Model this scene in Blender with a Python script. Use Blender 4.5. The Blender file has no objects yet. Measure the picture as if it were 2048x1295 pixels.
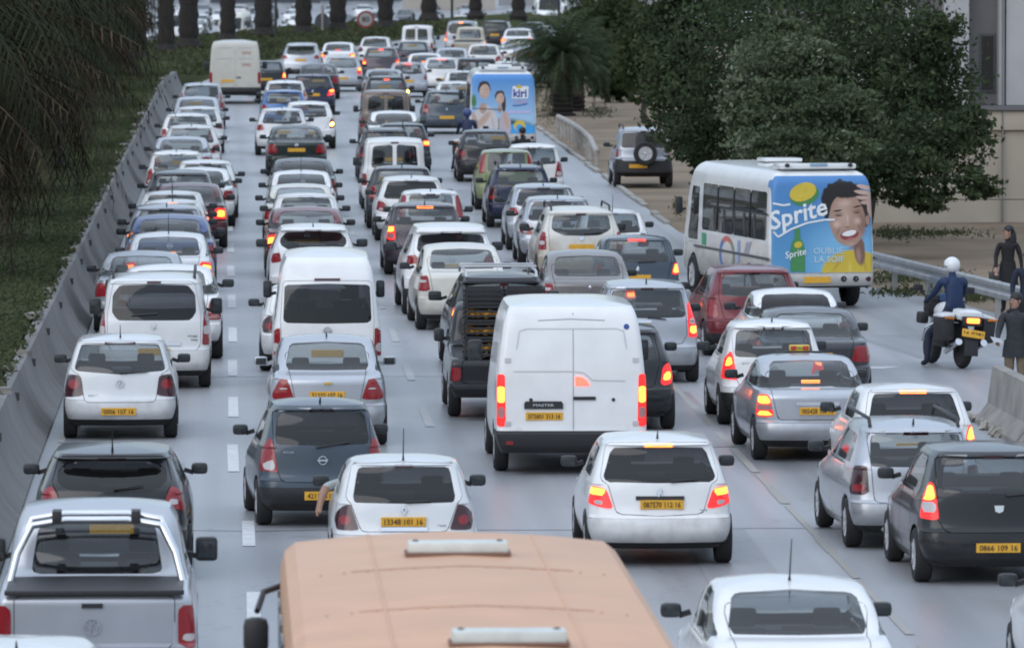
import bpy, bmesh, math, random
import numpy as np
from mathutils import Vector, Matrix, Euler
R = math.radians
random.seed(7)
rng = np.random.default_rng(7)
scene = bpy.context.scene
COL = scene.collection

# ---------------------------------------------------------------- camera
cd = bpy.data.cameras.new('camera'); cam = bpy.data.objects.new('camera', cd); COL.objects.link(cam)
cam.location = (0, 0, 7.53)
cam.rotation_euler = (R(90 - 3.2348), 0, -R(2.2633))
cd.sensor_fit = 'HORIZONTAL'; cd.sensor_width = 36; cd.lens = 254.88
cd.clip_start = 1; cd.clip_end = 6000
cd.dof.use_dof = True; cd.dof.focus_distance = 108; cd.dof.aperture_fstop = 5.6
scene.camera = cam
# ---------------------------------------------------------------- sky and sun (overcast dusk)
W = bpy.data.worlds.new('World'); scene.world = W; W.use_nodes = True
nt = W.node_tree; bg = nt.nodes['Background']
sky = nt.nodes.new('ShaderNodeTexSky'); sky.sky_type = 'NISHITA'; sky.sun_disc = False
SUN_EL, SUN_AZ = R(32), R(215)
sky.sun_elevation = SUN_EL; sky.sun_rotation = SUN_AZ
sky.altitude = 50; sky.air_density = 1.0; sky.dust_density = 1.0; sky.ozone_density = 3.0
veil = nt.nodes.new('ShaderNodeMix'); veil.data_type = 'RGBA'; veil.inputs[0].default_value = .72   # the even cloud deck of an overcast evening
nt.links.new(sky.outputs[0], veil.inputs[6])
gc = nt.nodes.new('ShaderNodeTexCoord'); gs = nt.nodes.new('ShaderNodeSeparateXYZ'); gm_ = nt.nodes.new('ShaderNodeMapRange'); gv_ = nt.nodes.new('ShaderNodeVectorMath'); gv_.operation = 'SCALE'
nt.links.new(gc.outputs['Generated'], gs.inputs[0]); nt.links.new(gs.outputs[2], gm_.inputs[0]); gm_.inputs[1].default_value = 0; gm_.inputs[2].default_value = 1; gm_.inputs[3].default_value = .38; gm_.inputs[4].default_value = 1.52
gv_.inputs[0].default_value = (4.4, 4.98, 5.75); nt.links.new(gm_.outputs[0], gv_.inputs['Scale']); nt.links.new(gv_.outputs[0], veil.inputs[7])   # overcast: brighter overhead than at the horizon
nt.links.new(veil.outputs[2], bg.inputs[0]); bg.inputs[1].default_value = 0.13
sd = bpy.data.lights.new('sun', 'SUN'); sun = bpy.data.objects.new('sun', sd); COL.objects.link(sun)
sd.energy = 0.5; sd.angle = R(50); sd.color = (1.0, 0.97, 0.93)
# sky sun_rotation is measured from +Y towards +X
sdir = Vector((math.sin(SUN_AZ) * math.cos(SUN_EL), math.cos(SUN_AZ) * math.cos(SUN_EL), math.sin(SUN_EL)))
sun.rotation_euler = sdir.to_track_quat('Z', 'Y').to_euler()
vs = scene.view_settings; vs.view_transform = 'Standard'; vs.look = 'None'; vs.exposure = 0.70; vs.gamma = 1.0
vs.use_curve_mapping = False
scene.render.engine = 'CYCLES'
scene.cycles.max_bounces = 6; scene.cycles.transparent_max_bounces = 12; scene.cycles.diffuse_bounces = 3
scene.cycles.glossy_bounces = 3; scene.cycles.transmission_bounces = 2
scene.cycles.caustics_reflective = False; scene.cycles.caustics_refractive = False
scene.cycles.sample_clamp_indirect = 4.0
scene.cycles.use_denoising = True
scene.cycles.filter_width = 1.9

# ---------------------------------------------------------------- helpers
def mesh_of(name, verts, faces, mat=None, smooth=True, angle=38):
    me = bpy.data.meshes.new(name)
    me.from_pydata([tuple(v) for v in verts], [], [tuple(f) for f in faces])
    me.materials.append(mat)
    if smooth:
        me.polygons.foreach_set('use_smooth', [True] * len(me.polygons))
        me.update()
        try: me.set_sharp_from_angle(angle=R(angle))
        except Exception: pass
    me.update()
    return me

def link(name, data, parent=None, loc=None, mat=None):
    o = bpy.data.objects.new(name, data); COL.objects.link(o)
    if parent is not None: o.parent = parent
    if loc is not None: o.location = loc
    if mat is not None and data is not None:
        if not len(data.materials): data.materials.append(None)
        o.material_slots[0].link = 'OBJECT'; o.material_slots[0].material = mat
    return o

def tag(o, label=None, cat=None, group=None, kind=None):
    if label: o['label'] = label
    if cat: o['category'] = cat
    if group: o['group'] = group
    if kind: o['kind'] = kind
    return o

def empty(name, loc=(0, 0, 0), rz=0, sc=1.0):
    o = bpy.data.objects.new(name, None); COL.objects.link(o)
    o.location = loc; o.rotation_euler = (0, 0, rz); o.scale = (sc, sc, sc); o.empty_display_size = .2
    return o

class MB:
    """collects shapes into one mesh"""
    def __init__(s): s.v = []; s.f = []
    def add(s, v, f):
        n = len(s.v); s.v += [tuple(p) for p in v]; s.f += [tuple(i + n for i in q) for q in f]; return s
    def box(s, c, d, rot=None, bev=0.0):
        x, y, z = d[0] / 2, d[1] / 2, d[2] / 2
        if bev <= 0:
            v = [(i * x, j * y, k * z) for i in (-1, 1) for j in (-1, 1) for k in (-1, 1)]
            f = [(0, 1, 3, 2), (4, 6, 7, 5), (0, 4, 5, 1), (2, 3, 7, 6), (0, 2, 6, 4), (1, 5, 7, 3)]
        else:
            b = min(bev, x * .95, y * .95, z * .95); v = []; 
            bm = bmesh.new(); bmesh.ops.create_cube(bm, size=1.0)
            for q in bm.verts: q.co = Vector((q.co.x * 2 * x, q.co.y * 2 * y, q.co.z * 2 * z))
            bmesh.ops.bevel(bm, geom=bm.edges[:], offset=b, segments=2, profile=.6, affect='EDGES')
            bm.verts.index_update(); v = [tuple(q.co) for q in bm.verts]; f = [tuple(q.index for q in p.verts) for p in bm.faces]; bm.free()
        m = rot if rot is not None else Matrix.Identity(3)
        if isinstance(m, (tuple, list)): m = Euler(m).to_matrix()
        return s.add([tuple(m @ Vector(p) + Vector(c)) for p in v], f)
    def tube(s, pts, r, n=8, cap=True):
        pts = [Vector(p) for p in pts]; rs = r if isinstance(r, (list, tuple)) else [r] * len(pts)
        v = []; f = []; up = Vector((0, 0, 1))
        for i, p in enumerate(pts):
            d = (pts[min(i + 1, len(pts) - 1)] - pts[max(i - 1, 0)]).normalized()
            a = d.cross(up if abs(d.z) < .95 else Vector((1, 0, 0))).normalized(); b = d.cross(a)
            for k in range(n):
                t = 2 * math.pi * k / n; v.append(tuple(p + (a * math.cos(t) + b * math.sin(t)) * rs[i]))
        for i in range(len(pts) - 1):
            for k in range(n): f.append((i * n + k, i * n + (k + 1) % n, (i + 1) * n + (k + 1) % n, (i + 1) * n + k))
        if cap: f.append(tuple(range(n))[::-1]); f.append(tuple(range((len(pts) - 1) * n, len(pts) * n)))
        return s.add(v, f)
    def lathe(s, prof, axis='Z', n=20, c=(0, 0, 0), cap=True):
        v = []; f = []
        for (r, h) in prof:
            for k in range(n):
                t = 2 * math.pi * k / n; a, b = r * math.cos(t), r * math.sin(t)
                p = {'Z': (a, b, h), 'X': (h, a, b), 'Y': (a, h, b)}[axis]; v.append(tuple(p[i] + c[i] for i in range(3)))
        for i in range(len(prof) - 1):
            for k in range(n): f.append((i * n + k, i * n + (k + 1) % n, (i + 1) * n + (k + 1) % n, (i + 1) * n + k))
        if cap: f.append(tuple(range(n))[::-1]); f.append(tuple(range((len(prof) - 1) * n, len(prof) * n)))
        return s.add(v, f)
    def ell(s, c, r, nu=12, nv=8, rot=None):
        prof = [(math.sin(math.pi * (i + .02) / (nv + .04)), -math.cos(math.pi * (i + .02) / (nv + .04))) for i in range(nv + 1)]
        t = MB().lathe(prof, n=nu)
        m = rot if rot is not None else Matrix.Identity(3)
        if isinstance(m, (tuple, list)): m = Euler(m).to_matrix()
        return s.add([tuple(m @ Vector((p[0] * r[0], p[1] * r[1], p[2] * r[2])) + Vector(c)) for p in t.v], t.f)
    def prism(s, poly, h0, h1, plane='XZ'):
        n = len(poly)
        mk = {'XZ': lambda a, b, h: (a, h, b), 'XY': lambda a, b, h: (a, b, h), 'YZ': lambda a, b, h: (h, a, b)}[plane]
        v = [mk(a, b, h0) for a, b in poly] + [mk(a, b, h1) for a, b in poly]
        f = [tuple(range(n)), tuple(range(2 * n - 1, n - 1, -1))] + [(i, i + n, (i + 1) % n + n, (i + 1) % n) for i in range(n)]
        return s.add(v, f)
    def mesh(s, name, mat=None, smooth=True, angle=38):
        me = mesh_of(name, s.v, s.f, mat, smooth, angle)
        bm = bmesh.new(); bm.from_mesh(me); bmesh.ops.recalc_face_normals(bm, faces=bm.faces[:]); bm.to_mesh(me); bm.free()
        return me
    def build(s, name, mat, parent=None, smooth=True, angle=38):
        return link(name, s.mesh(name, mat, smooth, angle), parent)

# ---------------------------------------------------------------- materials
MATS = {}
def mat(name, col=(.5, .5, .5), rough=.5, metal=0.0, coat=0.0, emit=None, estr=0.0, var=0.0, vscale=8.0, bump=0.0, bscale=60.0, back=None, dirt=None, spec=.5, col2=None, vdetail=4):
    if name in MATS: return MATS[name]
    m = bpy.data.materials.new(name); m.use_nodes = True; t = m.node_tree; b = t.nodes['Principled BSDF']; N = t.nodes.new
    b.inputs['Roughness'].default_value = rough; b.inputs['Metallic'].default_value = metal
    b.inputs['Coat Weight'].default_value = coat; b.inputs['Coat Roughness'].default_value = .09
    b.inputs['Specular IOR Level'].default_value = spec
    c4 = (*col, 1); out = None
    if var > 0 or col2:
        tc = N('ShaderNodeTexCoord'); no = N('ShaderNodeTexNoise'); no.inputs['Scale'].default_value = vscale; no.inputs['Detail'].default_value = vdetail
        t.links.new(tc.outputs['Object'], no.inputs['Vector'])
        mx = N('ShaderNodeMix'); mx.data_type = 'RGBA'
        a = col2 if col2 else tuple(max(0, c * (1 - var)) for c in col); e = col if col2 else tuple(min(1, c * (1 + var)) for c in col)
        rp = N('ShaderNodeMapRange'); rp.inputs[1].default_value = .3; rp.inputs[2].default_value = .7
        t.links.new(no.outputs[0], rp.inputs[0]); t.links.new(rp.outputs[0], mx.inputs[0])
        mx.inputs[6].default_value = (*a, 1); mx.inputs[7].default_value = (*e, 1); out = mx.outputs[2]
    if dirt:   # road dirt splashed up from below, with a noisy edge: (colour, height, amount)
        dc, dh, da = dirt
        tc = N('ShaderNodeTexCoord'); sx = N('ShaderNodeSeparateXYZ'); t.links.new(tc.outputs['Object'], sx.inputs[0])
        no = N('ShaderNodeTexNoise'); no.inputs['Scale'].default_value = 5; no.inputs['Detail'].default_value = 6
        t.links.new(tc.outputs['Object'], no.inputs['Vector'])
        ad = N('ShaderNodeMath'); ad.operation = 'MULTIPLY_ADD'; t.links.new(no.outputs[0], ad.inputs[0]); ad.inputs[1].default_value = -.9; t.links.new(sx.outputs[2], ad.inputs[2])
        mr = N('ShaderNodeMapRange'); mr.inputs[1].default_value = dh - .45; mr.inputs[2].default_value = dh - .45 - .5; mr.inputs[3].default_value = 0; mr.inputs[4].default_value = da
        t.links.new(ad.outputs[0], mr.inputs[0])
        mx = N('ShaderNodeMix'); mx.data_type = 'RGBA'; t.links.new(mr.outputs[0], mx.inputs[0])
        if out: t.links.new(out, mx.inputs[6])
        else: mx.inputs[6].default_value = c4
        mx.inputs[7].default_value = (*dc, 1); out = mx.outputs[2]
    if back:   # the inner face of a sheet has a lining of another colour
        g = N('ShaderNodeNewGeometry'); mx = N('ShaderNodeMix'); mx.data_type = 'RGBA'; t.links.new(g.outputs['Backfacing'], mx.inputs[0])
        if out: t.links.new(out, mx.inputs[6])
        else: mx.inputs[6].default_value = c4
        mx.inputs[7].default_value = (*back, 1); out = mx.outputs[2]
    if out: t.links.new(out, b.inputs['Base Color'])
    else: b.inputs['Base Color'].default_value = c4
    if bump > 0:
        tc = N('ShaderNodeTexCoord'); no = N('ShaderNodeTexNoise'); no.inputs['Scale'].default_value = bscale; no.inputs['Detail'].default_value = 4
        t.links.new(tc.outputs['Object'], no.inputs['Vector'])
        bp = N('ShaderNodeBump'); bp.inputs['Strength'].default_value = bump; bp.inputs['Distance'].default_value = .02
        t.links.new(no.outputs[0], bp.inputs['Height']); t.links.new(bp.outputs[0], b.inputs['Normal'])
    if emit: b.inputs['Emission Color'].default_value = (*emit, 1); b.inputs['Emission Strength'].default_value = estr
    MATS[name] = m; return m

def glass(name, tint, rough=.03, refl=1.0, dust=.035):
    if name in MATS: return MATS[name]
    m = bpy.data.materials.new(name); m.use_nodes = True; t = m.node_tree; t.nodes.clear(); N = t.nodes.new
    o = N('ShaderNodeOutputMaterial'); mx = N('ShaderNodeMixShader'); tr = N('ShaderNodeBsdfTransparent'); gl = N('ShaderNodeBsdfGlossy'); ge = N('ShaderNodeNewGeometry')
    tr.inputs[0].default_value = (*tint, 1); gl.inputs['Roughness'].default_value = rough
    mu = N('ShaderNodeMath'); mu.operation = 'MULTIPLY'; mu.inputs[1].default_value = refl
    dt = N('ShaderNodeVectorMath'); dt.operation = 'DOT_PRODUCT'; t.links.new(ge.outputs['Incoming'], dt.inputs[0]); t.links.new(ge.outputs['Normal'], dt.inputs[1])
    ab = N('ShaderNodeMath'); ab.operation = 'ABSOLUTE'; t.links.new(dt.outputs['Value'], ab.inputs[0]); su = N('ShaderNodeMath'); su.operation = 'SUBTRACT'; su.inputs[0].default_value = 1; t.links.new(ab.outputs[0], su.inputs[1])
    pw = N('ShaderNodeMath'); pw.operation = 'POWER'; pw.inputs[1].default_value = 5; t.links.new(su.outputs[0], pw.inputs[0]); fr = N('ShaderNodeMath'); fr.operation = 'MULTIPLY_ADD'; fr.inputs[1].default_value = .957; fr.inputs[2].default_value = .043; t.links.new(pw.outputs[0], fr.inputs[0])
    mu.use_clamp = True
    t.links.new(fr.outputs[0], mu.inputs[0]); t.links.new(mu.outputs[0], mx.inputs[0]); t.links.new(tr.outputs[0], mx.inputs[1]); t.links.new(gl.outputs[0], mx.inputs[2]); df = N('ShaderNodeBsdfDiffuse'); df.inputs[0].default_value = (.5, .5, .5, 1); m2 = N('ShaderNodeMixShader'); m2.inputs[0].default_value = dust   # a film of road dust
    t.links.new(mx.outputs[0], m2.inputs[1]); t.links.new(df.outputs[0], m2.inputs[2]); t.links.new(m2.outputs[0], o.inputs[0])
    MATS[name] = m; return m

LINING = (.28, .28, .285)
DUST = (.24, .21, .17)
def paint(key):
    P = {
     'white': dict(col=(.80, .80, .80)), 'white2': dict(col=(.72, .73, .74)), 'ivory': dict(col=(.66, .64, .58)),
     'silver': dict(col=(.47, .49, .53), metal=.55, rough=.34), 'silver2': dict(col=(.38, .40, .44), metal=.55, rough=.34),
     'grey': dict(col=(.055, .058, .066), metal=.3, rough=.34), 'greyblue': dict(col=(.06, .078, .10), metal=.3, rough=.33),
     'dark': dict(col=(.020, .021, .024), metal=.1, rough=.3), 'black': dict(col=(.014, .014, .016), rough=.28),
     'navy': dict(col=(.014, .02, .055), metal=.2, rough=.3), 'blue': dict(col=(.06, .17, .42), metal=.3, rough=.32), 'blue2': dict(col=(.05, .09, .24), metal=.2, rough=.33),
     'red': dict(col=(.155, .02, .028), metal=.25, rough=.32), 'maroon': dict(col=(.085, .016, .022), metal=.25, rough=.3),
     'plum': dict(col=(.075, .06, .075), metal=.3, rough=.34), 'brown': dict(col=(.20, .16, .14), metal=.2, rough=.4),
     'green': dict(col=(.22, .255, .115), rough=.35), 'beige': dict(col=(.54, .52, .46), rough=.5), 'tan': dict(col=(.46, .42, .34), rough=.5),
     'darkgreen': dict(col=(.022, .03, .028), metal=.3, rough=.3), 'taupe': dict(col=(.20, .185, .18), metal=.4, rough=.36),
     'buswhite': dict(col=(.74, .745, .74)),
     'muddy': dict(col=(.66, .64, .59), rough=.45),
    }[key]
    k = dict(rough=.36, coat=.8, spec=.25, back=LINING, var=.05, vscale=2.5, dirt=(DUST, .60, .6)); k.update(P)
    if sum(k['col']) < .5: k.update(coat=.7, spec=.2, dirt=((.11, .10, .085), .50, .28))
    if key == 'buswhite': k['dirt'] = ((.30, .27, .23), 1.15, .6)
    if key in ('muddy',): k['dirt'] = ((.32, .25, .17), 1.05, .85)
    if key in ('beige', 'ivory', 'tan'): k['dirt'] = ((.22, .19, .15), .8, .55)
    return mat('paint_' + key, **k)
M_TYRE = mat('tyre_rubber', (.018, .018, .019), .8, bump=.3, bscale=40)
M_RIM = mat('wheel_alloy', (.55, .56, .58), .4, .3)
M_TRIM = mat('black_plastic', (.022, .022, .024), .5, back=(.02, .02, .02))
M_UNDER = mat('underbody_black', (.010, .010, .011), .8)
M_SEAT = mat('seat_fabric', (.06, .062, .068), .85, var=.2)
M_CHROME = mat('chrome', (.75, .76, .78), .15, 1.0)
M_LENS = mat('tail_lens_red', (.27, .012, .018), .12, coat=.6)
M_LENSDARK = mat('tail_lens_dark', (.05, .01, .014), .12, coat=.6)
M_CLEAR = mat('lamp_lens_clear', (.52, .50, .50), .15, coat=.6)
M_PINK = mat('lamp_lens_pink', (.46, .20, .20), .15, coat=.6)
M_LENSLIT = mat('tail_lens_glowing', (.6, .02, .02), .2, emit=(1.0, .03, .03), estr=.6)
M_LIT = mat('brake_lamp_lit', (.9, .2, .05), .3, emit=(1.0, .20, .026), estr=3.4)
M_LITRED = mat('brake_lamp_lit_red', (.9, .05, .04), .3, emit=(1.0, .08, .05), estr=2.4)
M_BLINK = mat('indicator_lamp_lit', (.9, .7, .1), .3, emit=(1.0, .75, .12), estr=6.0)
M_HEAD = mat('headlight_lens', (.62, .64, .66), .1, coat=.7)
M_PLATE = mat('rear_plate_yellow', (.72, .38, .035), .45, var=.12, vscale=20)
M_WPLATE = mat('front_plate_white', (.7, .7, .68), .45)
M_INK = mat('plate_ink', (.06, .035, .015), .6)
M_MIRGL = mat('mirror_pane', (.035, .04, .045), .12)
G_REAR = glass('rear_glass', (.40, .44, .46), refl=1.8, dust=.015)
G_TINT = glass('tinted_glass', (.09, .09, .10), refl=1.2, dust=.012)
G_WIND = glass('windscreen_glass', (.88, .92, .92))
G_SIDE = glass('side_glass', (.60, .64, .64))
M_DARKWIN = mat('blacked_window', (.012, .013, .015), .08, coat=.3)

# ================================================================ vehicle shells
def pchip(xs, ys, x):
    xs = np.asarray(xs, float); ys = np.asarray(ys, float); h = np.diff(xs); d = np.diff(ys) / h; n = len(xs); m = np.zeros(n)
    for i in range(1, n - 1):
        if d[i - 1] * d[i] > 0:
            w1 = 2 * h[i] + h[i - 1]; w2 = h[i] + 2 * h[i - 1]; m[i] = (w1 + w2) / (w1 / d[i - 1] + w2 / d[i])
    m[0] = d[0]; m[-1] = d[-1]
    x = np.clip(np.asarray(x, float), xs[0], xs[-1]); k = np.clip(np.searchsorted(xs, x) - 1, 0, n - 2); t = (x - xs[k]) / h[k]
    return (2*t**3-3*t**2+1)*ys[k] + (t**3-2*t**2+t)*h[k]*m[k] + (-2*t**3+3*t**2)*ys[k+1] + (t**3-t**2)*h[k]*m[k+1]

def sdpoly(poly, a, b, r=0.0):
    p = np.array(poly, float)
    if r > 0:      # inset, then grow with round corners
        n = len(p); area = sum(p[i][0]*p[(i+1)%n][1]-p[(i+1)%n][0]*p[i][1] for i in range(n)); sg = 1 if area > 0 else -1; q = []
        for i in range(n):
            e0 = p[i]-p[i-1]; e1 = p[(i+1)%n]-p[i]; e0 = e0/np.hypot(*e0); e1 = e1/np.hypot(*e1)
            n0 = sg*np.array([-e0[1], e0[0]]); n1 = sg*np.array([-e1[1], e1[0]]); c = 1+float(n0@n1)
            q.append(p[i]+r*(n0+n1)/max(c, .35))
        p = np.array(q)
    x = np.asarray(a)[:, None]; y = np.asarray(b)[:, None]; x0, y0 = p[:, 0], p[:, 1]; x1, y1 = np.roll(x0, -1), np.roll(y0, -1)
    ex, ey = x1-x0, y1-y0; wx, wy = x-x0, y-y0
    t = np.clip((wx*ex+wy*ey)/(ex*ex+ey*ey+1e-12), 0, 1); d = np.sqrt(((wx-ex*t)**2+(wy-ey*t)**2).min(1))
    c1 = y >= y0; c2 = y < y1; c3 = ex*wy > ey*wx
    ins = ((c1 & c2 & c3).sum(1)+(~c1 & ~c2 & ~c3).sum(1)) % 2 == 1
    return np.where(ins, -d, d) - r

class Shell:
    NR, NC, NS, NC2, NF = 11, 5, 18, 4, 6
    def __init__(s, P):
        s.P = P; s.V = []; s.cache = {}; s.NS = P.get('NS', 20)
        zs = sorted(set([z for z, _ in P['tail']] + [z for z, _ in P['nose']] + [z for z, _ in P['wid']])); ze = P['ze']
        zs = [z for z in zs if z <= ze]; 
        if zs[-1] < ze: zs.append(ze)
        f = lambda k: (lambda z: pchip([q[0] for q in P[k]], [q[1] for q in P[k]], z))
        s.yr, s.yf, s.wd = f('tail'), (lambda z: P['L'] - f('nose')(z)), (lambda z: P['W']/2*f('wid')(z))
        zz = []
        for a, b in zip(zs, zs[1:]):
            dy = abs(float(s.yr(b)-s.yr(a))) + .5*abs(float(s.yf(b)-s.yf(a))); n = max(1, math.ceil((b-a)/.055), min(5, math.ceil(dy/.14)))
            zz += [a+(b-a)*i/n for i in range(n)]
        zz.append(zs[-1])
        rings = [[(x, y, z) for x, y in s.loop(z)] for z in zz]
        top = s.loop(zz[-1]); cy = (float(s.yr(ze))+float(s.yf(ze)))/2
        for t in (.975, .93, .84, .68, .45, .2, .02):
            rings.append([(x*t, cy+(y-cy)*t, ze+P['crown']*(1-t**2.2)) for x, y in top])
        n = len(top); s.V = [p for r in rings for p in r]; F = []
        for i in range(len(rings)-1):
            for k in range(n):
                F.append((i*n+k, i*n+(k+1) % n, (i+1)*n+(k+1) % n, (i+1)*n+k))
        s.F = F; s.ze = ze
    def loop(s, z):
        P = s.P; yr, yf, w = float(s.yr(z)), float(s.yf(z)), float(s.wd(z))
        gh = P.get('zb', .95); up = z > gh
        rr = P.get('rru', .13) if up else P.get('rr', .2); rf = P.get('rf', .3); cb, cf = P.get('cb', .09), P.get('cf', .16)
        tr, tf = P.get('tr', .955), P.get('tf', .93); we, wf = w*tr, w*tf
        L = yf-yr; rr = min(rr, we*.6, L*.2); rf = min(rf, wf*.6, L*.25)
        h = []
        for i in range(s.NR):
            x = (we-rr)*i/(s.NR-1); h.append((x, yr+cb*(x/we)**2))
        y0 = h[-1][1]; sl = 2*cb*(we-rr)/we/we
        for i in range(1, s.NC+1):
            a = math.pi/2*i/s.NC; h.append((we-rr+rr*math.sin(a), y0+rr*(1-math.cos(a))+sl*rr*math.sin(a)*.5))
        ya = h[-1][1]; yc = yf-cf*((wf-rf)/wf)**2; yb = yc-rf
        for i in range(1, s.NS+1):
            t = i/s.NS; y = ya+(yb-ya)*t
            h.append((w*(1-(1-tr)*max(0, 1-t/.3)**2-(1-tf)*max(0, (t-.65)/.35)**2), y))
        for i in range(1, s.NC2+1):
            a = math.pi/2*i/s.NC2; h.append((wf-rf+rf*math.cos(a), yb+rf*math.sin(a)))
        for i in range(1, s.NF+1):
            x = (wf-rf)*(1-i/s.NF); h.append((x, yf-cf*(x/wf)**2))
        return h + [(-x, y) for x, y in h[-2:0:-1]]
    def surf(s, x, z):
        """depth of the rear face at x, z"""
        P = s.P; w = float(s.wd(z))*P.get('tr', .955); return float(s.yr(z))+P.get('cb', .09)*(x/w)**2
    def split(s, F, fn):
        V = np.array(s.V); sd = fn(V[:, 0], V[:, 1], V[:, 2]); sd = np.where(np.abs(sd) < 1e-6, 1e-6, sd).tolist(); ins, out = [], []; cache = {}
        def cut(i, j):
            k = (i, j) if i < j else (j, i)
            if k not in cache:
                t = sd[k[0]]/(sd[k[0]]-sd[k[1]]); a, b = s.V[k[0]], s.V[k[1]]
                s.V.append(tuple(a[q]+(b[q]-a[q])*t for q in range(3))); cache[k] = len(s.V)-1
            return cache[k]
        for f in F:
            neg = [sd[i] < 0 for i in f]
            if all(neg): ins.append(f); continue
            if not any(neg): out.append(f); continue
            fi, fo = [], []
            for k, i in enumerate(f):
                j = f[(k+1) % len(f)]
                (fi if neg[k] else fo).append(i)
                if neg[k] != neg[(k+1) % len(f)]:
                    c = cut(i, j); fi.append(c); fo.append(c)
            if len(fi) > 2: ins.append(tuple(fi))
            if len(fo) > 2: out.append(tuple(fo))
        return ins, out
    def normals(s, groups):
        V = np.array(s.V); N = np.zeros_like(V)
        for F in groups:
            for f in F:
                a = V[f[0]]; nn = np.zeros(3)
                for k in range(1, len(f)-1): nn += np.cross(V[f[k]]-a, V[f[k+1]]-a)
                for i in f: N[i] += nn
        l = np.linalg.norm(N, axis=1, keepdims=True); s.N = N/np.maximum(l, 1e-12); s.VA = V
    def part(s, name, F, off=0.0, thick=0.0, mat=None):
        idx = {}; v = []; f = []
        def g(i, o):
            k = (i, o)
            if k not in idx: idx[k] = len(v); v.append(tuple(s.VA[i]+s.N[i]*o))
            return idx[k]
        ec = {}
        for q in F:
            f.append(tuple(g(i, off) for i in q))
            for k in range(len(q)): e = (q[k], q[(k+1) % len(q)]); ec[e] = 1
        if thick:
            for (i, j) in list(ec):
                if (j, i) not in ec: f.append((g(j, off), g(i, off), g(i, off-thick), g(j, off-thick)))
        return mesh_of(name, v, f, mat)

def mirror(half): return [(x, z) for x, z in half] + [(-x, z) for x, z in half[::-1] if x > 1e-6]
def circ(cx, cz, rx, rz=None, n=12): return [(cx+rx*math.cos(2*math.pi*i/n), cz+(rz or rx)*math.sin(2*math.pi*i/n)) for i in range(n)]

TEXT = {}
def text_geo(txt, bold=0.0, shear=0.0):
    k = (txt, bold, shear)
    if k not in TEXT:
        c = bpy.data.curves.new('lettering', 'FONT'); c.body = txt; c.align_x = 'CENTER'; c.align_y = 'CENTER'; c.resolution_u = 2; c.offset = bold; c.shear = shear
        o = bpy.data.objects.new('lettering', c); me = bpy.data.meshes.new_from_object(o)
        v = [tuple(p.co) for p in me.vertices]; f = [tuple(p.vertices) for p in me.polygons]
        bpy.data.objects.remove(o); bpy.data.curves.remove(c); bpy.data.meshes.remove(me)
        xs = [p[0] for p in v]; ys = [p[1] for p in v]; cx, cy = (min(xs)+max(xs))/2, (min(ys)+max(ys))/2; w, h = max(xs)-min(xs), max(ys)-min(ys)
        TEXT[k] = ([((p[0]-cx)/w, (p[1]-cy)/h) for p in v], f)
    return TEXT[k]

class Model:
    """one vehicle kind: a list of parts (name, mesh, material key, parent index, level of detail)"""
    def __init__(s): s.parts = []; s.ref = (0, 0, 0)
    def add(s, name, me, mk, parent=-1, lod=0):
        s.parts.append((name, me, mk, parent, lod)); return len(s.parts)-1

def on_rear(sh, polys, off=.004, thick=.012, sub=True):
    """flat shapes (x, z) laid on the rear face as thin plates"""
    b = MB()
    for p in polys:
        n = len(p); v = [(x, sh.surf(x, z)-off, z) for x, z in p]+[(x, sh.surf(x, z)-off+thick, z) for x, z in p]
        b.add(v, [tuple(range(n)), tuple(range(2*n-1, n-1, -1))]+[(i, (i+1) % n, (i+1) % n+n, i+n) for i in range(n)])
    return b
def text_on_rear(sh, txt, x, z, w, h, off, bold=0.0):
    v, f = text_geo(txt, bold); return MB().add([(x+a*w, sh.surf(x, z)-off, z+b*h) for a, b in v], f)

def wheel_meshes(r=.30, wd=.19):
    k = 'wheel%d' % round(r*100)
    if k in WH: return WH[k]
    pr = [(r*.62, -wd/2), (r*.9, -wd/2*1.02), (r*.985, -wd*.36), (r, -wd*.2), (r, wd*.2), (r*.985, wd*.36), (r*.9, wd/2*1.02), (r*.62, wd/2)]
    t = MB().lathe(pr, 'X', 26, cap=False); tm = t.mesh('tyre', M_TYRE)
    b = MB().lathe([(r*.64, wd*.42), (r*.60, wd*.47), (r*.57, wd*.36), (r*.2, wd*.32), (r*.05, wd*.40)], 'X', 22)
    for i in range(5):
        a = 2*math.pi*i/5
        b.box((wd*.42, r*.36*math.cos(a), r*.36*math.sin(a)), (wd*.16, r*.46, r*.15), rot=Euler((a, 0, 0)).to_matrix())
    WH[k] = (tm, b.mesh('rim', M_RIM)); return WH[k]
WH = {}

def head_rest(b, x, y, z):
    b.box((x, y, z-.10), (.47, .13, .52), rot=(-.2, 0, 0), bev=.07); b.box((x, y-.07, z+.26), (.25, .09, .17), rot=(-.12, 0, 0), bev=.05)

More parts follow.
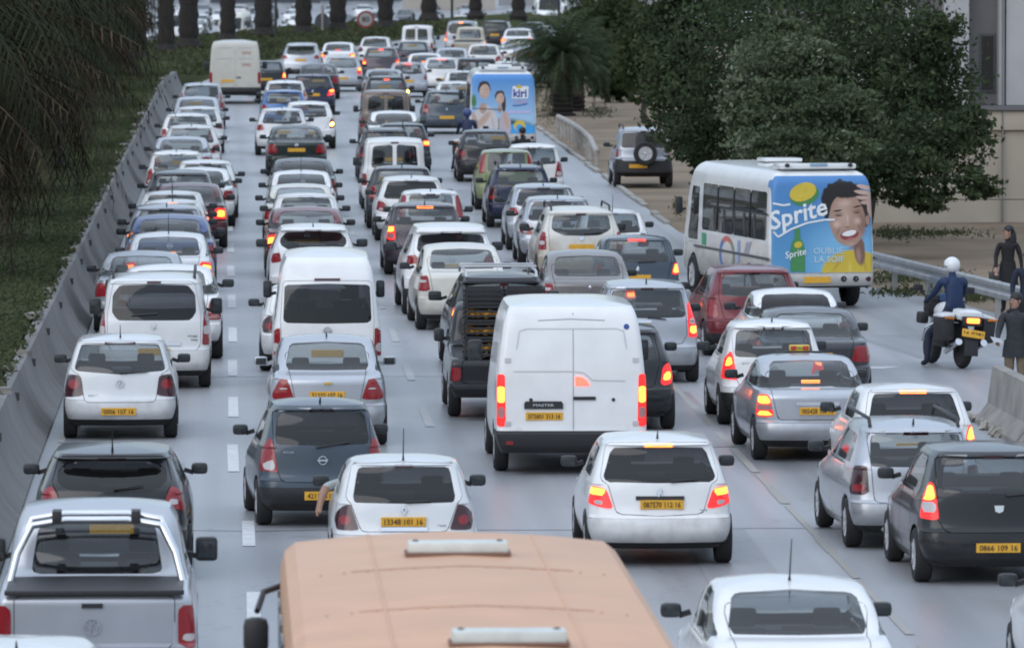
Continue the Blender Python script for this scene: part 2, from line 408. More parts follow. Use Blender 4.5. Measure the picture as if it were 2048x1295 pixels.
def profile(k):
    """fills in the shell of a car kind from a few measures"""
    L, Wd, H = k['L'], k['W'], k['H']; kind = k['kind']; zwb, zwt = k['zwb'], k['zwt']; ze = k.setdefault('ze', H-.05); k['crown'] = H-ze
    zb = k.setdefault('zb', min(zwb, .98)-.03); g = k.setdefault('gnd', .20); b1 = k.setdefault('zbu', .58)
    if 'tail' in k: pass
    elif kind == 'sedan':
        t0, dl, wl = k.get('t', (.05, .62, 1.28)); zd = k['zd']
        k['tail'] = [(g, .20), (g+.10, .06), (.42, 0), (b1, .02), (b1+.04, .07), (zd-.10, t0+.02), (zd-.03, t0+.05), (zd, t0+.13), (zd+.02, dl*.55), (zwb-.015, dl-.06), (zwb+.01, dl), (zwt, wl), (ze, wl+.16)]
    else:
        t0, t1, t2 = k.get('t', (.06, .12, .40)); lip = k.get('lip', .03)
        k['tail'] = [(g, .20), (g+.10, .06), (.42, 0), (b1, .015), (b1+.04, t0), (zwb-.02, t1), (zwb+.015, t1+.01), (zwt-.02, t2-.02), (zwt+.006, t2-lip*.4), (zwt+.02, t2-lip), (ze, t2-lip+.06)]
    hz = k.get('hz', .78)
    ws0, ws1 = k.get('ws', (1.0, 1.72))
    if 'nose' not in k: k['nose'] = [(g, .16), (g+.14, .03), (.48, 0), (.60, .03), (hz-.08, .10), (hz, .26), (zb-.02, ws0-.1), (zb+.02, ws0), (zwt, ws1), (ze, ws1+.16)]
    wt = k.get('wt', .73)
    if 'wid' not in k: k['wid'] = [(g, .90), (g+.10, .955), (.50, 1.0), (.72, .995), (zb-.08, .965), (zb, .945), (zb+.04, .925), (zwt, wt+.025), (ze, wt-.03)]
    return k

def make_model(key, k):
    profile(k); m = Model(); sh = Shell(k); L, Wd, H = k['L'], k['W'], k['H']; hw = Wd/2; F = sh.F; zb = k['zb']
    groups = {}; wr = k.get('wr', .30); ya, yb_ = k.get('ax', (.62, L-.80))
    ymax = k.get('ymax', .62 if k['kind'] != 'sedan' else 1.6)
    # wheel arches
    for y in (ya, yb_):
        _, F = sh.split(F, lambda X, Y, Z: np.maximum(np.hypot(Y-y, Z-wr)-(wr+.045), hw*.6-np.abs(X)))
    def rear(poly, r, ym): return lambda X, Y, Z: np.maximum(sdpoly(poly, X, Z, r), Y-ym)
    def front(poly, r, ym): return lambda X, Y, Z: np.maximum(sdpoly(poly, X, Z, r), ym-Y)
    def side(poly, r, sg): return lambda X, Y, Z: np.maximum(sdpoly(poly, Y, Z, r), hw*.35-sg*X)
    # lamps before the window, so that lamps beside the window keep their shape
    tails = {}
    for sg in (1, -1):
        mp = lambda q: [(x*sg, z) for x, z in q]
        T, F = sh.split(F, rear(mp(k['tail_l']), k.get('tr_r', .02), k.get('tail_y', .34)))
        sub = {}
        for nm in ('lamp', 'clear', 'blink'):
            if k.get(nm):
                sub[nm], T = sh.split(T, rear(mp(k[nm]), .01, 3.0))
        tails[sg] = (T, sub)
    wins = []
    for w in ([] if not k['win'] else k['win'] if isinstance(k['win'][0], list) else [k['win']]):
        G, F = sh.split(F, rear(w if k.get('winfull') else mirror(w), k.get('wr_r', .05), ymax)); wins.append(G)
    ws0, ws1 = k.get('ws', (1.0, 1.72)); zwt = k['zwt']
    wsp = mirror([(0, zb+.06), (hw*.80, zb+.08), (hw*(k.get('wt', .73)-.07), zwt+.0), (0, zwt+.02)])
    WS, F = sh.split(F, front(wsp, .05, L-ws1-.35))
    SW = []
    for sg in (1, -1):
        for q in k['sidew']:
            G, F = sh.split(F, side(q, k.get('sw_r', .03), sg)); SW.append(G)
    # tailgate with a shut line, bumper, dark valance
    gp = k.get('gate'); GT = []
    if gp:
        g = mirror(gp) if not k.get('gatefull') else gp
        fn = rear(g, .06, ymax+.25)
        GT, F = sh.split(F, lambda X, Y, Z: fn(X, Y, Z)+.004); _, F = sh.split(F, lambda X, Y, Z: fn(X, Y, Z)-.004)
    zv = k.get('zval', .30); VL, F = sh.split(F, lambda X, Y, Z: np.maximum(Z-zv, Y-ya+wr*.7))
    VL2 = []
    if k.get('darkbump'):
        VL2, F = sh.split(F, lambda X, Y, Z: np.maximum(Z-k['darkbump'], Y-ya+wr*.9))
    zbu = k['zbu']; BM, F = sh.split(F, lambda X, Y, Z: np.maximum(Z-zbu, Y-ya+wr*.9)+.003); _, F = sh.split(F, lambda X, Y, Z: np.maximum(Z-zbu, Y-ya+wr*.9)-.003)
    HL = []
    for sg in (1, -1):
        hzz = k.get('hz', .78); q = [(hw*.50*sg, hzz-.17), (hw*.97*sg, hzz-.14), (hw*.97*sg, hzz+.02), (hw*.62*sg, hzz-.03)]
        G, F = sh.split(F, front(q, .02, L-.75)); HL.append(G)
    GR, F = sh.split(F, front([(-hw*.5, .36), (hw*.5, .36), (hw*.45, .52), (-hw*.45, .52)], .03, L-.5))
    EX = []
    for (nm, knd, q, r, mk, off) in k.get('extra', []):
        fn = {'rear': lambda: rear(q, r, k.get('ey', ymax)), 'sideL': lambda: side(q, r, -1), 'sideR': lambda: side(q, r, 1),
              'top': lambda: (lambda X, Y, Z: np.maximum(sdpoly(q, X, Y, r), k.get('ztop', zb)-Z))}[knd]()
        G, F = sh.split(F, fn); EX.append((nm, G, mk, off))
    DR = []
    for sg in (1, -1):
        for q in k.get('doors', []):
            fn = side(q, .05, sg); G, F = sh.split(F, lambda X, Y, Z: fn(X, Y, Z)+.004); _, F = sh.split(F, lambda X, Y, Z: fn(X, Y, Z)-.004); DR.append(G)
    allg = [F, GT, VL, VL2, BM, WS, GR]+SW+wins+HL+DR+[e[1] for e in EX]
    for sg in tails: allg += [tails[sg][0]]+list(tails[sg][1].values())
    sh.normals(allg)
    m.add('body', sh.part('body', F, 0, .03), 'paint', -1, 0)
    if GT: m.add(k.get('gatename', 'tailgate'), sh.part('tailgate', GT, 0, .03), k.get('gatemat', 'paint'), -1, 0)
    m.add('bumper', sh.part('bumper', BM, .004, .04), k.get('bumpmat', 'paint'), -1, 0)
    if VL: m.add('valance', sh.part('valance', VL, 0, .03, M_TRIM), None, -1, 0)
    if VL2: m.add('bumper_trim', sh.part('bumper_trim', VL2, .006, .03, M_TRIM), None, -1, 0)
    for G in wins:
        if G: m.add('rear_window', sh.part('rear_window', G, -.006, 0), 'rearglass', -1, 0)
    m.add('windscreen', sh.part('windscreen', WS, -.006, 0), 'windglass', -1, 0)
    for G in SW:
        if G: m.add('side_window', sh.part('side_window', G, -.005, 0), 'sideglass', -1, 0)
    for sg in (1, -1):
        T, sub = tails[sg]; s_ = 'R' if sg > 0 else 'L'
        i = m.add('tail_light', sh.part('tail_light', T, .008, .03), 'lens'+s_, -1, 0)
        for nm, G in sub.items():
            if G: m.add({'lamp': 'brake_lamp', 'clear': 'clear_lens', 'blink': 'indicator_lens'}[nm], sh.part(nm, G, .009, .02), nm+s_, i, 0 if nm == 'lamp' else 1)
    for G in HL:
        if G: m.add('headlight', sh.part('headlight', G, .006, .03), 'head', -1, 1)
    if GR: m.add('grille', sh.part('grille', GR, -.01, 0, M_TRIM), None, -1, 1)
    for G in DR:
        if G: m.add('door', sh.part('door', G, 0, .02), 'paint', -1, 1)
    for nm, G, mk, off in EX:
        if G: m.add(nm, sh.part(nm, G, off, .02), mk, -1, 0)
    # underbody and cabin
    b = MB().box((0, L/2, (k['gnd']+.42)/2+.02), (Wd*.66, L-.5, .42-k['gnd'])); b.box((0, L/2, .52), (Wd*.56, L-.7, .2))
    b.box((0, .35, k['gnd']+.1), (Wd*.80, .3, .16))
    m.add('underbody', b.mesh('underbody', M_UNDER), None, -1, 0)
    if not k.get('noseat'):
        yfr = L-k.get('ws', (1, 1.7))[1]-.55; hs = k.get('hs', 0)
        for x in (-1, 1):
            b = MB(); head_rest(b, x*Wd*.215, yfr, .81+hs); m.add('seat', b.mesh('seat', M_SEAT), None, -1, 1)
        if not k.get('cargo'):
            yre = yfr-.85; b = MB().box((0, yre, .62+hs), (Wd*.74, .16, .52), rot=(-.22, 0, 0), bev=.05)
            for x in (-1, 1): b.box((x*Wd*.2, yre-.09, .93+hs), (.24, .08, .12), bev=.04)
            m.add('rear_seat', b.mesh('rear_seat', M_SEAT), None, -1, 1)
        b = MB().box((0, L-k.get('ws', (1, 1.7))[0]-.30, .74+hs*.6), (Wd*.78, .45, .30), bev=.06); m.add('dashboard', b.mesh('dashboard', M_SEAT), None, -1, 1)
    # wheels
    tm, rm = wheel_meshes(wr, k.get('ww', .19))
    for y in (ya, yb_):
        for x in (-1, 1):
            m.wheels = getattr(m, 'wheels', []) + [(x*(hw-.105), y, wr, x)]
    m.wm = (tm, rm)
    # mirrors
    my, mz = L-k.get('ws', (1, 1.72))[0]-.42, k.get('mz', zb+.10); mw, mh = k.get('mir', (.19, .13))
    for x in (-1, 1):
        xw = float(sh.wd(mz))+mw*.75
        b = MB().box((x*(xw+.02), my, mz), (mw, .13, mh), bev=.045); b.box((x*(xw-mw*.55), my+.02, mz-mh*.25), (mw*.6, .06, .05), rot=(0, x*.3, 0))
        i = m.add('mirror', b.mesh('mirror'), 'mirror', -1, 0)
        m.add('mirror_pane', MB().box((x*(xw+.02), my-.062, mz), (mw*.78, .012, mh*.72), bev=.004).mesh('mirror_pane', M_MIRGL), None, i, 1)
    # plate, high brake lamp, wiper, badge, aerial
    px, pz = k.get('plate', (0, .80)); pw, ph = k.get('platesz', (.50, .105))
    yp = min(sh.surf(x, z) for x in (px-pw/2, px, px+pw/2) for z in (pz-ph/2, pz, pz+ph/2))-.012
    m.plate = m.add('license_plate', MB().box((px, yp+.02, pz), (pw, .04, ph), bev=.004).mesh('license_plate', M_PLATE, False), None, -1, 0)
    m.plate_at = (px, yp-.002, pz, pw, ph)
    hz3 = k.get('third', (k['zwt']+.012, .15)); 
    if hz3:
        z3, w3 = hz3[:2]; y3 = hz3[2] if len(hz3) > 2 else None; h3 = .022
        if y3 is None: me = on_rear(sh, [[(-w3, z3-h3), (w3, z3-h3), (w3, z3+h3*.8), (-w3, z3+h3*.8)]], .012, .03).mesh('high_brake_lamp')
        else: me = MB().box((0, y3, z3), (w3*2, .04, h3*2), bev=.008).mesh('high_brake_lamp')
        m.add('high_brake_lamp', me, 'third', -1, 0)
    if k.get('wiper'):
        x0, z0, x1, z1 = k['wiper']
        m.add('wiper', MB().tube([(x0+(x1-x0)*t, sh.surf(x0+(x1-x0)*t, z0+(z1-z0)*t)-.03, z0+(z1-z0)*t) for t in (0, .25, .5, .75, 1)], [.018, .014, .013, .012, .008], 6).mesh('wiper', M_TRIM), None, -1, 1)
    if k.get('badge'):
        kind, bx, bz, bs = k['badge']; pol = badge_polys(kind, bs)
        m.add('badge', on_rear(sh, [[(bx+a, bz+c) for a, c in p] for p in pol], .016, .02).mesh('badge', M_CHROME, False), None, -1, 1)
    if k.get('handle'):
        hx, hz_, hwid, hm = k['handle']; m.add('tailgate_handle', on_rear(sh, [[(hx-hwid, hz_-.022), (hx+hwid, hz_-.022), (hx+hwid, hz_+.022), (hx-hwid, hz_+.022)]], .02, .03).mesh('tailgate_handle', M_CHROME if hm == 'chrome' else M_TRIM), None, -1, 1)
    for (txt, tx, tz, tw, th) in k.get('script', []):
        m.add('model_lettering', text_on_rear(sh, txt, tx, tz, tw, th, .006, .01).mesh('model_lettering', M_TRIM if k.get('scriptdark') else M_CHROME, False), None, -1, 1)
    yt = float(sh.yr(sh.ze))+.10
    if k.get('aerial'):
        h = k['aerial']; ay = k.get('aerial_y', yt+.12); zr = H-.012
        m.add('aerial', MB().tube([(0, ay, zr-.02), (0, ay-.04, zr+.05), (0, ay-.04-h*.45, zr+h*.9)], [.016, .008, .004], 6).mesh('aerial', M_TRIM), None, -1, 1)
    if k.get('rails'):
        for x in (-1, 1):
            xr = float(sh.wd(sh.ze))-.05; b = MB().tube([(x*xr, yt+.02, sh.ze), (x*xr, yt+.14, H+.045), (x*xr, L*.62, H+.05), (x*xr, L*.62+.14, sh.ze)], .022, 6); m.add('roof_rail', b.mesh('roof_rail', M_TRIM if k['rails'] == 'dark' else M_RIM), None, -1, 0)
    if k.get('exhaust'): m.add('exhaust_pipe', MB().lathe([(.03, -.06), (.032, -.06), (.032, .2), (.026, .2)], 'Y', 10, (k['exhaust'], .02, .25)).mesh('exhaust_pipe', M_RIM), None, -1, 1)
    for fn in k.get('addons', []): fn(m, sh, k)
    m.ref = (0.0, float(sh.yr(k.get('zref', k['zwt']))), k.get('zref', k['zwt'])); m.sh = sh; m.k = k
    return m

def badge_polys(kind, s):
    if kind == 'ring': # ring with a V over a W
        return [[(s*math.cos(a), s*math.sin(a)), (s*math.cos(b), s*math.sin(b)), (s*.82*math.cos(b), s*.82*math.sin(b)), (s*.82*math.cos(a), s*.82*math.sin(a))] for a, b in [(2*math.pi*i/16, 2*math.pi*(i+1)/16) for i in range(16)]] + \
            [[(-.42*s, .78*s), (-.26*s, .82*s), (.05*s, .06*s), (-.05*s, .06*s)], [(.26*s, .82*s), (.42*s, .78*s), (.05*s, .06*s), (-.05*s, .06*s)],
             [(-.82*s, .30*s), (-.70*s, .45*s), (-.28*s, -.72*s), (-.42*s, -.78*s)], [(-.42*s, -.78*s), (-.28*s, -.76*s), (.05*s, -.02*s), (-.05*s, -.02*s)],
             [(.82*s, .30*s), (.42*s, -.78*s), (.28*s, -.72*s), (.70*s, .45*s)], [(.42*s, -.78*s), (.05*s, -.02*s), (-.05*s, -.02*s), (.28*s, -.76*s)]]
    if kind == 'diamond':
        a, b, c, d = (0, s), (.62*s, 0), (0, -s), (-.62*s, 0); h = .45
        q = [a, b, c, d]; return [[q[i], q[(i+1) % 4], (q[(i+1) % 4][0]*h, q[(i+1) % 4][1]*h), (q[i][0]*h, q[i][1]*h)] for i in range(4)]
    if kind == 'bowtie': return [[(-s, -.20*s), (-.35*s, -.20*s), (-.3*s, -.36*s), (.3*s, -.36*s), (.35*s, -.20*s), (s, -.20*s), (1.1*s, .20*s), (.35*s, .20*s), (.3*s, .36*s), (-.3*s, .36*s), (-.35*s, .20*s), (-.9*s, .20*s)]]
    if kind == 'oval': return [circ(0, 0, s, s*.42, 16)]
    if kind == 'shield': return [[(-s, .7*s), (s, .7*s), (.8*s, -.5*s), (0, -.8*s), (-.8*s, -.5*s)]]
    if kind == 'ringbar':
        return badge_polys('ring', s)[:16]+[[(-1.2*s, -.2*s), (1.2*s, -.2*s), (1.2*s, .2*s), (-1.2*s, .2*s)]]
    if kind == 'lion': return [[(-.5*s, -s), (-.1*s, -.9*s), (.1*s, -.2*s), (.4*s, -.9*s), (.6*s, -.8*s), (.35*s, .1*s), (.7*s, .5*s), (.3*s, .5*s), (.2*s, s), (-.3*s, .8*s), (-.2*s, .2*s), (-.7*s, .1*s)]]
    return [circ(0, 0, s, s*.7, 14)]

# ================================================================ vehicle kinds
def D(kind, L, W, H, zwb, zwt, **kw):
    k = dict(kind=kind, L=L, W=W, H=H, zwb=zwb, zwt=zwt); k.update(kw)
    zb = k.get('zb', min(zwb, .98)-.03); k['zb'] = zb; ws0, ws1 = k.setdefault('ws', (1.0, 1.72)); yB = k.get('yB', L*.47)
    ya, yf = k.setdefault('ax', (.62, L-.80)); wr = k.get('wr', .30)
    t2 = k.get('t', (.06, .12, .40))[2]
    if 'sidew' not in k:
        k['sidew'] = [[(ya+.02, zb+.06), (yB-.05, zb+.06), (yB-.05, zwt-.01), (max(t2+.22, ya+.18), zwt-.03)], [(yB+.03, zb+.06), (L-ws0-.30, zb+.06), (L-ws1-.10, zwt-.01), (yB+.03, zwt-.01)]]
    if 'doors' not in k:
        k['doors'] = [[(ya+wr+.10, .30), (yB, .30), (yB, zb+.03), (ya+wr-.02, zb+.03)], [(yB+.01, .30), (yf-wr-.14, .30), (yf-wr-.10, zb+.03), (yB+.01, zb+.03)]]
    return k
SPECS = {}
def S(name, obj, cat, *a, **k): SPECS[name] = (obj, cat, D(*a, **k))

S('polo', 'hatchback_car', 'car', 'hatch', 3.92, 1.65, 1.465, .96, 1.36, t=(.05, .10, .36), lip=.02, win=[(0, .94), (.60, .985), (.665, 1.0), (.56, 1.355), (0, 1.365)],
  tail_l=[(.52, .64), (.815, .61), (.815, .92), (.56, .93)], lens='dark', lamp=circ(.66, .80, .075), plate=(-.02, .415), gate=[(0, .545), (.50, .545), (.60, .95), (.715, 1.0), (.60, 1.40), (0, 1.41)],
  badge=('ring', 0, .81, .06), aerial=.20, wiper=(0, .965, .40, .975), third=(1.375, .22), script=[('POLO', -.38, .64, .14, .03)], zval=.30,
  extra=[('bumper_strip', 'rear', [(-.74, .465), (.74, .465), (.74, .50), (-.74, .50)], .01, 'trim', .004)])
S('focus', 'hatchback_car', 'car', 'hatch', 4.36, 1.82, 1.48, 1.02, 1.36, t=(.06, .14, .52), lip=.11, zb=.98, cb=.14, tr=.93, win=[(0, 1.0), (.46, 1.03), (.61, 1.11), (.625, 1.23), (.52, 1.335), (0, 1.365)], wr_r=.06,
  tail_l=[(.57, .87), (.85, .79), (.87, .97), (.67, 1.09)], lamp=[(.63, .98), (.78, .93), (.78, 1.0), (.68, 1.05)], clear=[(.63, .89), (.74, .86), (.74, .93), (.63, .95)], plate=(0, .62), badge=('oval', 0, .90, .085),
  wiper=(.02, 1.06, .36, 1.10), aerial=.28, third=(1.375, .16), wr=.32, gate=[(0, .56), (.55, .56), (.60, .98), (.68, 1.12), (.60, 1.40), (0, 1.41)], rails=None)
S('supermini', 'hatchback_car', 'car', 'hatch', 3.57, 1.60, 1.54, 1.02, 1.42, t=(.05, .10, .30), lip=.06, zb=.97, win=[(0, 1.01), (.59, 1.02), (.535, 1.40), (0, 1.415)],
  tail_l=[(.54, .68), (.76, .70), (.775, .88), (.70, 1.02), (.62, 1.12)], lamp=[(.60, .90), (.71, .88), (.68, 1.0), (.63, 1.03)], clear=[(.58, .70), (.72, .72), (.72, .80), (.59, .84)], plate=(.02, .40), darkbump=.50, badge=('ringbar', .0, .83, .055),
  wiper=(-.08, .99, .34, 1.05), aerial=.06, gate=[(0, .56), (.50, .57), (.60, .80), (.60, 1.42), (0, 1.44)], script=[('MAGNA', -.40, .93, .16, .025)], wr=.29)
S('clio', 'hatchback_car', 'car', 'hatch', 3.81, 1.64, 1.42, .96, 1.34, t=(.05, .11, .36), lip=.03, win=[(0, .945), (.585, .955), (.515, 1.335), (0, 1.345)],
  tail_l=[(.505, .65), (.75, .65), (.78, .80), (.70, .90), (.605, .95)], lens='dark', lamp=circ(.66, .76, .06), plate=(-.01, .745), badge=('diamond', 0, .875, .06), aerial=.40, wiper=(.02, .965, .30, .975), third=(1.35, .1),
  gate=[(0, .635), (.48, .635), (.60, .95), (.66, 1.0), (.58, 1.37), (0, 1.385)], handle=(0, .665, .26, 'chrome'), script=[('CLIO', .42, .70, .10, .022)], zbu=.60, scriptdark=1)
S('lion', 'hatchback_car', 'car', 'hatch', 4.03, 1.73, 1.472, .97, 1.365, t=(.06, .12, .42), lip=.05, cb=.12, win=[(0, .965), (.60, .975), (.655, 1.01), (.545, 1.35), (0, 1.37)], wr_r=.07,
  tail_l=[(.53, .655), (.70, .69), (.83, .73), (.81, .93), (.62, .90)], lamp=[(.635, .815), (.805, .83), (.80, .915), (.63, .895)], clear=[(.64, .705), (.76, .725), (.76, .765), (.67, .765)], plate=(.02, .72), badge=('lion', 0, .86, .05),
  aerial=.10, wiper=(.12, .985, .44, 1.01), third=(1.385, .16), gate=[(0, .59), (.50, .61), (.60, .95), (.69, 1.0), (.60, 1.41), (0, 1.42)], handle=(0, .795, .28, 'dark'), zbu=.56, zval=.28, script=[('207', .50, .65, .10, .022)], scriptdark=1)
S('sandero', 'hatchback_car', 'car', 'hatch', 4.02, 1.75, 1.53, 1.04, 1.41, t=(.06, .12, .38), lip=.04, zb=.98, win=[(0, 1.03), (.60, 1.04), (.54, 1.395), (0, 1.41)],
  tail_l=[(.63, .73), (.83, .75), (.83, .95), (.74, 1.15), (.68, 1.15)], lamp=[(.67, .96), (.79, .95), (.73, 1.12), (.69, 1.12)], clear=[(.66, .82), (.80, .82), (.80, .93), (.67, .94)], plate=(.02, .43), badge=('shield', .04, .86, .055),
  wiper=(.12, 1.01, .50, 1.04), gate=[(0, .60), (.56, .60), (.66, .76), (.64, 1.42), (0, 1.43)], third=(1.425, .12), zbu=.60, wr=.31)
S('estate', 'estate_car', 'car', 'hatch', 4.24, 1.65, 1.49, 1.0, 1.36, t=(.05, .10, .34), lip=.05, win=[(0, .985), (.57, .99), (.53, 1.355), (0, 1.36)],
  tail_l=[(.58, .66), (.80, .66), (.80, .93), (.72, 1.0), (.60, 1.0)], lens='dark', lamp=[(.62, .70), (.76, .70), (.76, .78), (.62, .78)], plate=(.2, .62), rails='dark', aerial=.06, wiper=(0, 1.0, .3, 1.01), zbu=.56, exhaust=-.4, script=[('COMBI', -.36, .88, .16, .03)], scriptdark=1,
  gate=[(0, .57), (.52, .57), (.58, 1.37), (0, 1.385)])
S('coupe', 'hatchback_car', 'car', 'hatch', 3.83, 1.66, 1.44, .98, 1.355, t=(.06, .12, .42), lip=.04, win=[(0, .965), (.61, .975), (.51, 1.345), (0, 1.36)],
  tail_l=[(.64, .72), (.80, .74), (.81, .93), (.70, .95)], lamp=[(.66, .76), (.78, .77), (.79, .91), (.71, .93)], plate=(0, .68), wiper=(0, .975, .36, .985), third=(1.375, .17), zbu=.56, gate=[(0, .57), (.55, .57), (.65, 1.0), (.56, 1.39), (0, 1.40)], badge=('lion', 0, .85, .05))
S('clio3', 'hatchback_car', 'car', 'hatch', 4.0, 1.72, 1.49, 1.02, 1.39, t=(.06, .13, .42), lip=.06, zb=.97, cb=.13, win=[(0, 1.01), (.56, 1.02), (.625, 1.08), (.53, 1.37), (0, 1.39)], wr_r=.06,
  tail_l=[(.62, .74), (.74, .72), (.82, .78), (.82, 1.02), (.64, 1.03)], lamp=[(.65, .90), (.79, .90), (.79, 1.0), (.66, 1.01)], clear=[(.66, .76), (.78, .77), (.79, .87), (.65, .88)], pink=1, plate=(0, .58), badge=('diamond', 0, .86, .05), wiper=(0, 1.03, .38, 1.04), third=(1.41, .17), aerial=.08,
  gate=[(0, .60), (.55, .61), (.66, 1.02), (.58, 1.42), (0, 1.43)])
S('round', 'hatchback_car', 'car', 'hatch', 4.2, 1.76, 1.51, 1.03, 1.39, t=(.06, .14, .48), lip=.04, zb=.98, cb=.12, win=[(0, 1.02), (.60, 1.03), (.53, 1.375), (0, 1.395)],
  tail_l=[(.64, .66), (.80, .68), (.84, .86), (.76, 1.0), (.68, .92)], lamp=[(.68, .74), (.79, .74), (.80, .86), (.70, .86)], plate=(0, .52), wiper=(0, 1.04, .36, 1.05), third=(1.405, .1), gate=[(0, .64), (.55, .64), (.64, 1.03), (.57, 1.41), (0, 1.42)], zbu=.6, darkbump=.40, badge=('lion', 0, .86, .05))
S('tall', 'hatchback_car', 'car', 'hatch', 3.65, 1.62, 1.54, 1.0, 1.44, t=(.05, .09, .24), lip=.04, win=[(0, .985), (.50, .99), (.47, 1.435), (0, 1.445)],
  tail_l=[(.56, .96), (.70, .94), (.64, 1.43), (.53, 1.43)], tail_y=.5, lamp=[(.58, 1.10), (.66, 1.10), (.64, 1.2), (.58, 1.2)], plate=(0, .62), wiper=(0, 1.01, .34, 1.03), third=(1.455, .1), gate=[(0, .58), (.52, .58), (.54, .96), (.51, 1.45), (0, 1.46)], clear=None, aerial=.06)
S('compact', 'hatchback_car', 'car', 'hatch', 4.05, 1.70, 1.47, .99, 1.37, t=(.06, .12, .42), lip=.06, cb=.12, win=[(0, .985), (.585, .995), (.63, 1.04), (.53, 1.35), (0, 1.37)], wr_r=.06,
  tail_l=[(.56, .80), (.82, .78), (.82, .95), (.62, .97)], lamp=[(.60, .83), (.78, .82), (.78, .92), (.63, .93)], plate=(0, .74), wiper=(0, 1.0, .36, 1.01), third=(1.385, .14), aerial=.08, gate=[(0, .60), (.52, .60), (.57, .95), (.68, 1.0), (.58, 1.40), (0, 1.41)], badge=('ringbar', 0, .88, .045))
S('crossover', 'crossover_car', 'car', 'hatch', 4.13, 1.77, 1.56, 1.10, 1.44, t=(.06, .14, .48), lip=.12, zb=1.02, cb=.14, wr=.33, win=[(0, 1.09), (.48, 1.10), (.63, 1.19), (.645, 1.30), (.52, 1.42), (0, 1.445)], wr_r=.07,
  tail_l=[(.60, .88), (.84, .84), (.85, 1.0), (.66, 1.05)], lamp=[(.65, .92), (.80, .90), (.80, .97), (.68, .99)], plate=(0, .74), darkbump=.46, third=(1.455, .16), aerial=.07, gate=[(0, .60), (.58, .60), (.64, 1.0), (.70, 1.2), (.58, 1.47), (0, 1.48)], badge=('ringbar', 0, .96, .05), mir=(.22, .16))
S('suv', 'suv_car', 'car', 'hatch', 4.55, 1.86, 1.68, 1.14, 1.52, t=(.06, .14, .46), lip=.12, zb=1.06, cb=.13, wr=.35, gnd=.26, zbu=.68, win=[(0, 1.12), (.50, 1.14), (.66, 1.2), (.60, 1.49), (0, 1.525)], wr_r=.07,
  tail_l=[(.58, .98), (.88, .94), (.89, 1.10), (.66, 1.13)], lamp=[(.66, 1.02), (.84, .99), (.84, 1.07), (.70, 1.09)], plate=(0, .90), darkbump=.5, zval=.4, third=(1.535, .2), rails=None, gate=[(0, .68), (.60, .68), (.66, 1.0), (.72, 1.2), (.64, 1.55), (0, 1.56)], mir=(.22, .17), badge=('oval', 0, 1.04, .06))
S('captur', 'crossover_car', 'car', 'hatch', 4.2, 1.80, 1.60, 1.12, 1.45, t=(.06, .14, .46), lip=.16, zb=1.03, cb=.13, wr=.33, gnd=.24, win=[(0, 1.10), (.54, 1.11), (.66, 1.17), (.60, 1.42), (0, 1.455)], wr_r=.06,
  tail_l=[(.58, .90), (.86, .88), (.88, 1.06), (.60, 1.08)], lamp=[(.64, .94), (.84, .93), (.84, 1.02), (.66, 1.03)], plate=(0, .74), darkbump=.5, third=(1.47, .2), bars=1, rails='light', gate=[(0, .60), (.58, .60), (.66, 1.15), (.60, 1.48), (0, 1.49)], mir=(.22, .16))
S('duster', 'suv_car', 'car', 'hatch', 4.31, 1.82, 1.63, 1.12, 1.49, t=(.06, .12, .34), lip=.05, zb=1.04, wr=.34, gnd=.27, zbu=.66, win=[(0, 1.08), (.36, 1.09), (.54, 1.17), (.60, 1.22), (.565, 1.475), (0, 1.49)], wr_r=.04,
  tail_l=[(.70, .80), (.86, .80), (.86, 1.16), (.72, 1.16)], lamp=[(.73, 1.02), (.83, 1.02), (.83, 1.12), (.73, 1.12)], clear=[(.73, .90), (.83, .90), (.83, .98), (.73, .98)], plate=(0, .86), rails='dark', wiper=(.05, 1.12, .42, 1.15), third=(1.505, .1), badge=('shield', 0, 1.03, .05), mir=(.2, .16),
  gate=[(0, .67), (.62, .67), (.66, 1.18), (.60, 1.52), (0, 1.53)], extra=[('plate_recess', 'rear', [(-.36, .90), (.36, .90), (.36, .98), (-.36, .98)], .02, 'trim', .003)])
S('minivan', 'minivan_car', 'car', 'hatch', 4.05, 1.70, 1.62, 1.06, 1.50, t=(.06, .11, .32), lip=.05, zb=.99, win=[(0, 1.05), (.62, 1.06), (.56, 1.485), (0, 1.50)],
  tail_l=[(.66, .74), (.82, .74), (.80, 1.05), (.68, 1.30), (.64, 1.28)], tail_y=.45, lamp=[(.68, .80), (.79, .80), (.79, .92), (.68, .92)], clear=[(.68, .95), (.77, .95), (.75, 1.04), (.68, 1.04)], plate=(-.22, .92), aerial=.07, wiper=(0, 1.07, .3, 1.03), third=(1.515, .1), gate=[(0, .62), (.56, .64), (.64, .80), (.62, 1.06), (.58, 1.52), (0, 1.53)], handle=(-.1, 1.0, .16, 'chrome'))
S('accent', 'sedan_car', 'car', 'sedan', 4.25, 1.68, 1.40, 1.0, 1.325, zd=.965, t=(.05, .66, 1.20), ws=(1.05, 1.75), win=[(0, 1.0), (.60, 1.005), (.53, 1.32), (0, 1.335)], tail_l=[(.58, .62), (.81, .62), (.80, .92), (.64, .93)],
  lamp=[(.62, .80), (.78, .80), (.77, .90), (.65, .91)], blink=[(.60, .64), (.79, .64), (.79, .70), (.60, .70)], clear=[(.60, .715), (.79, .715), (.79, .785), (.60, .785)], pink=1, plate=(.02, .70), handle=(.02, .80, .30, 'chrome'), third=(1.06, .13, .80), gatename='boot_lid', gate=[(0, .58), (.52, .58), (.60, .92), (.62, 1.2), (0, 1.2)], yB=2.0, zbu=.54)
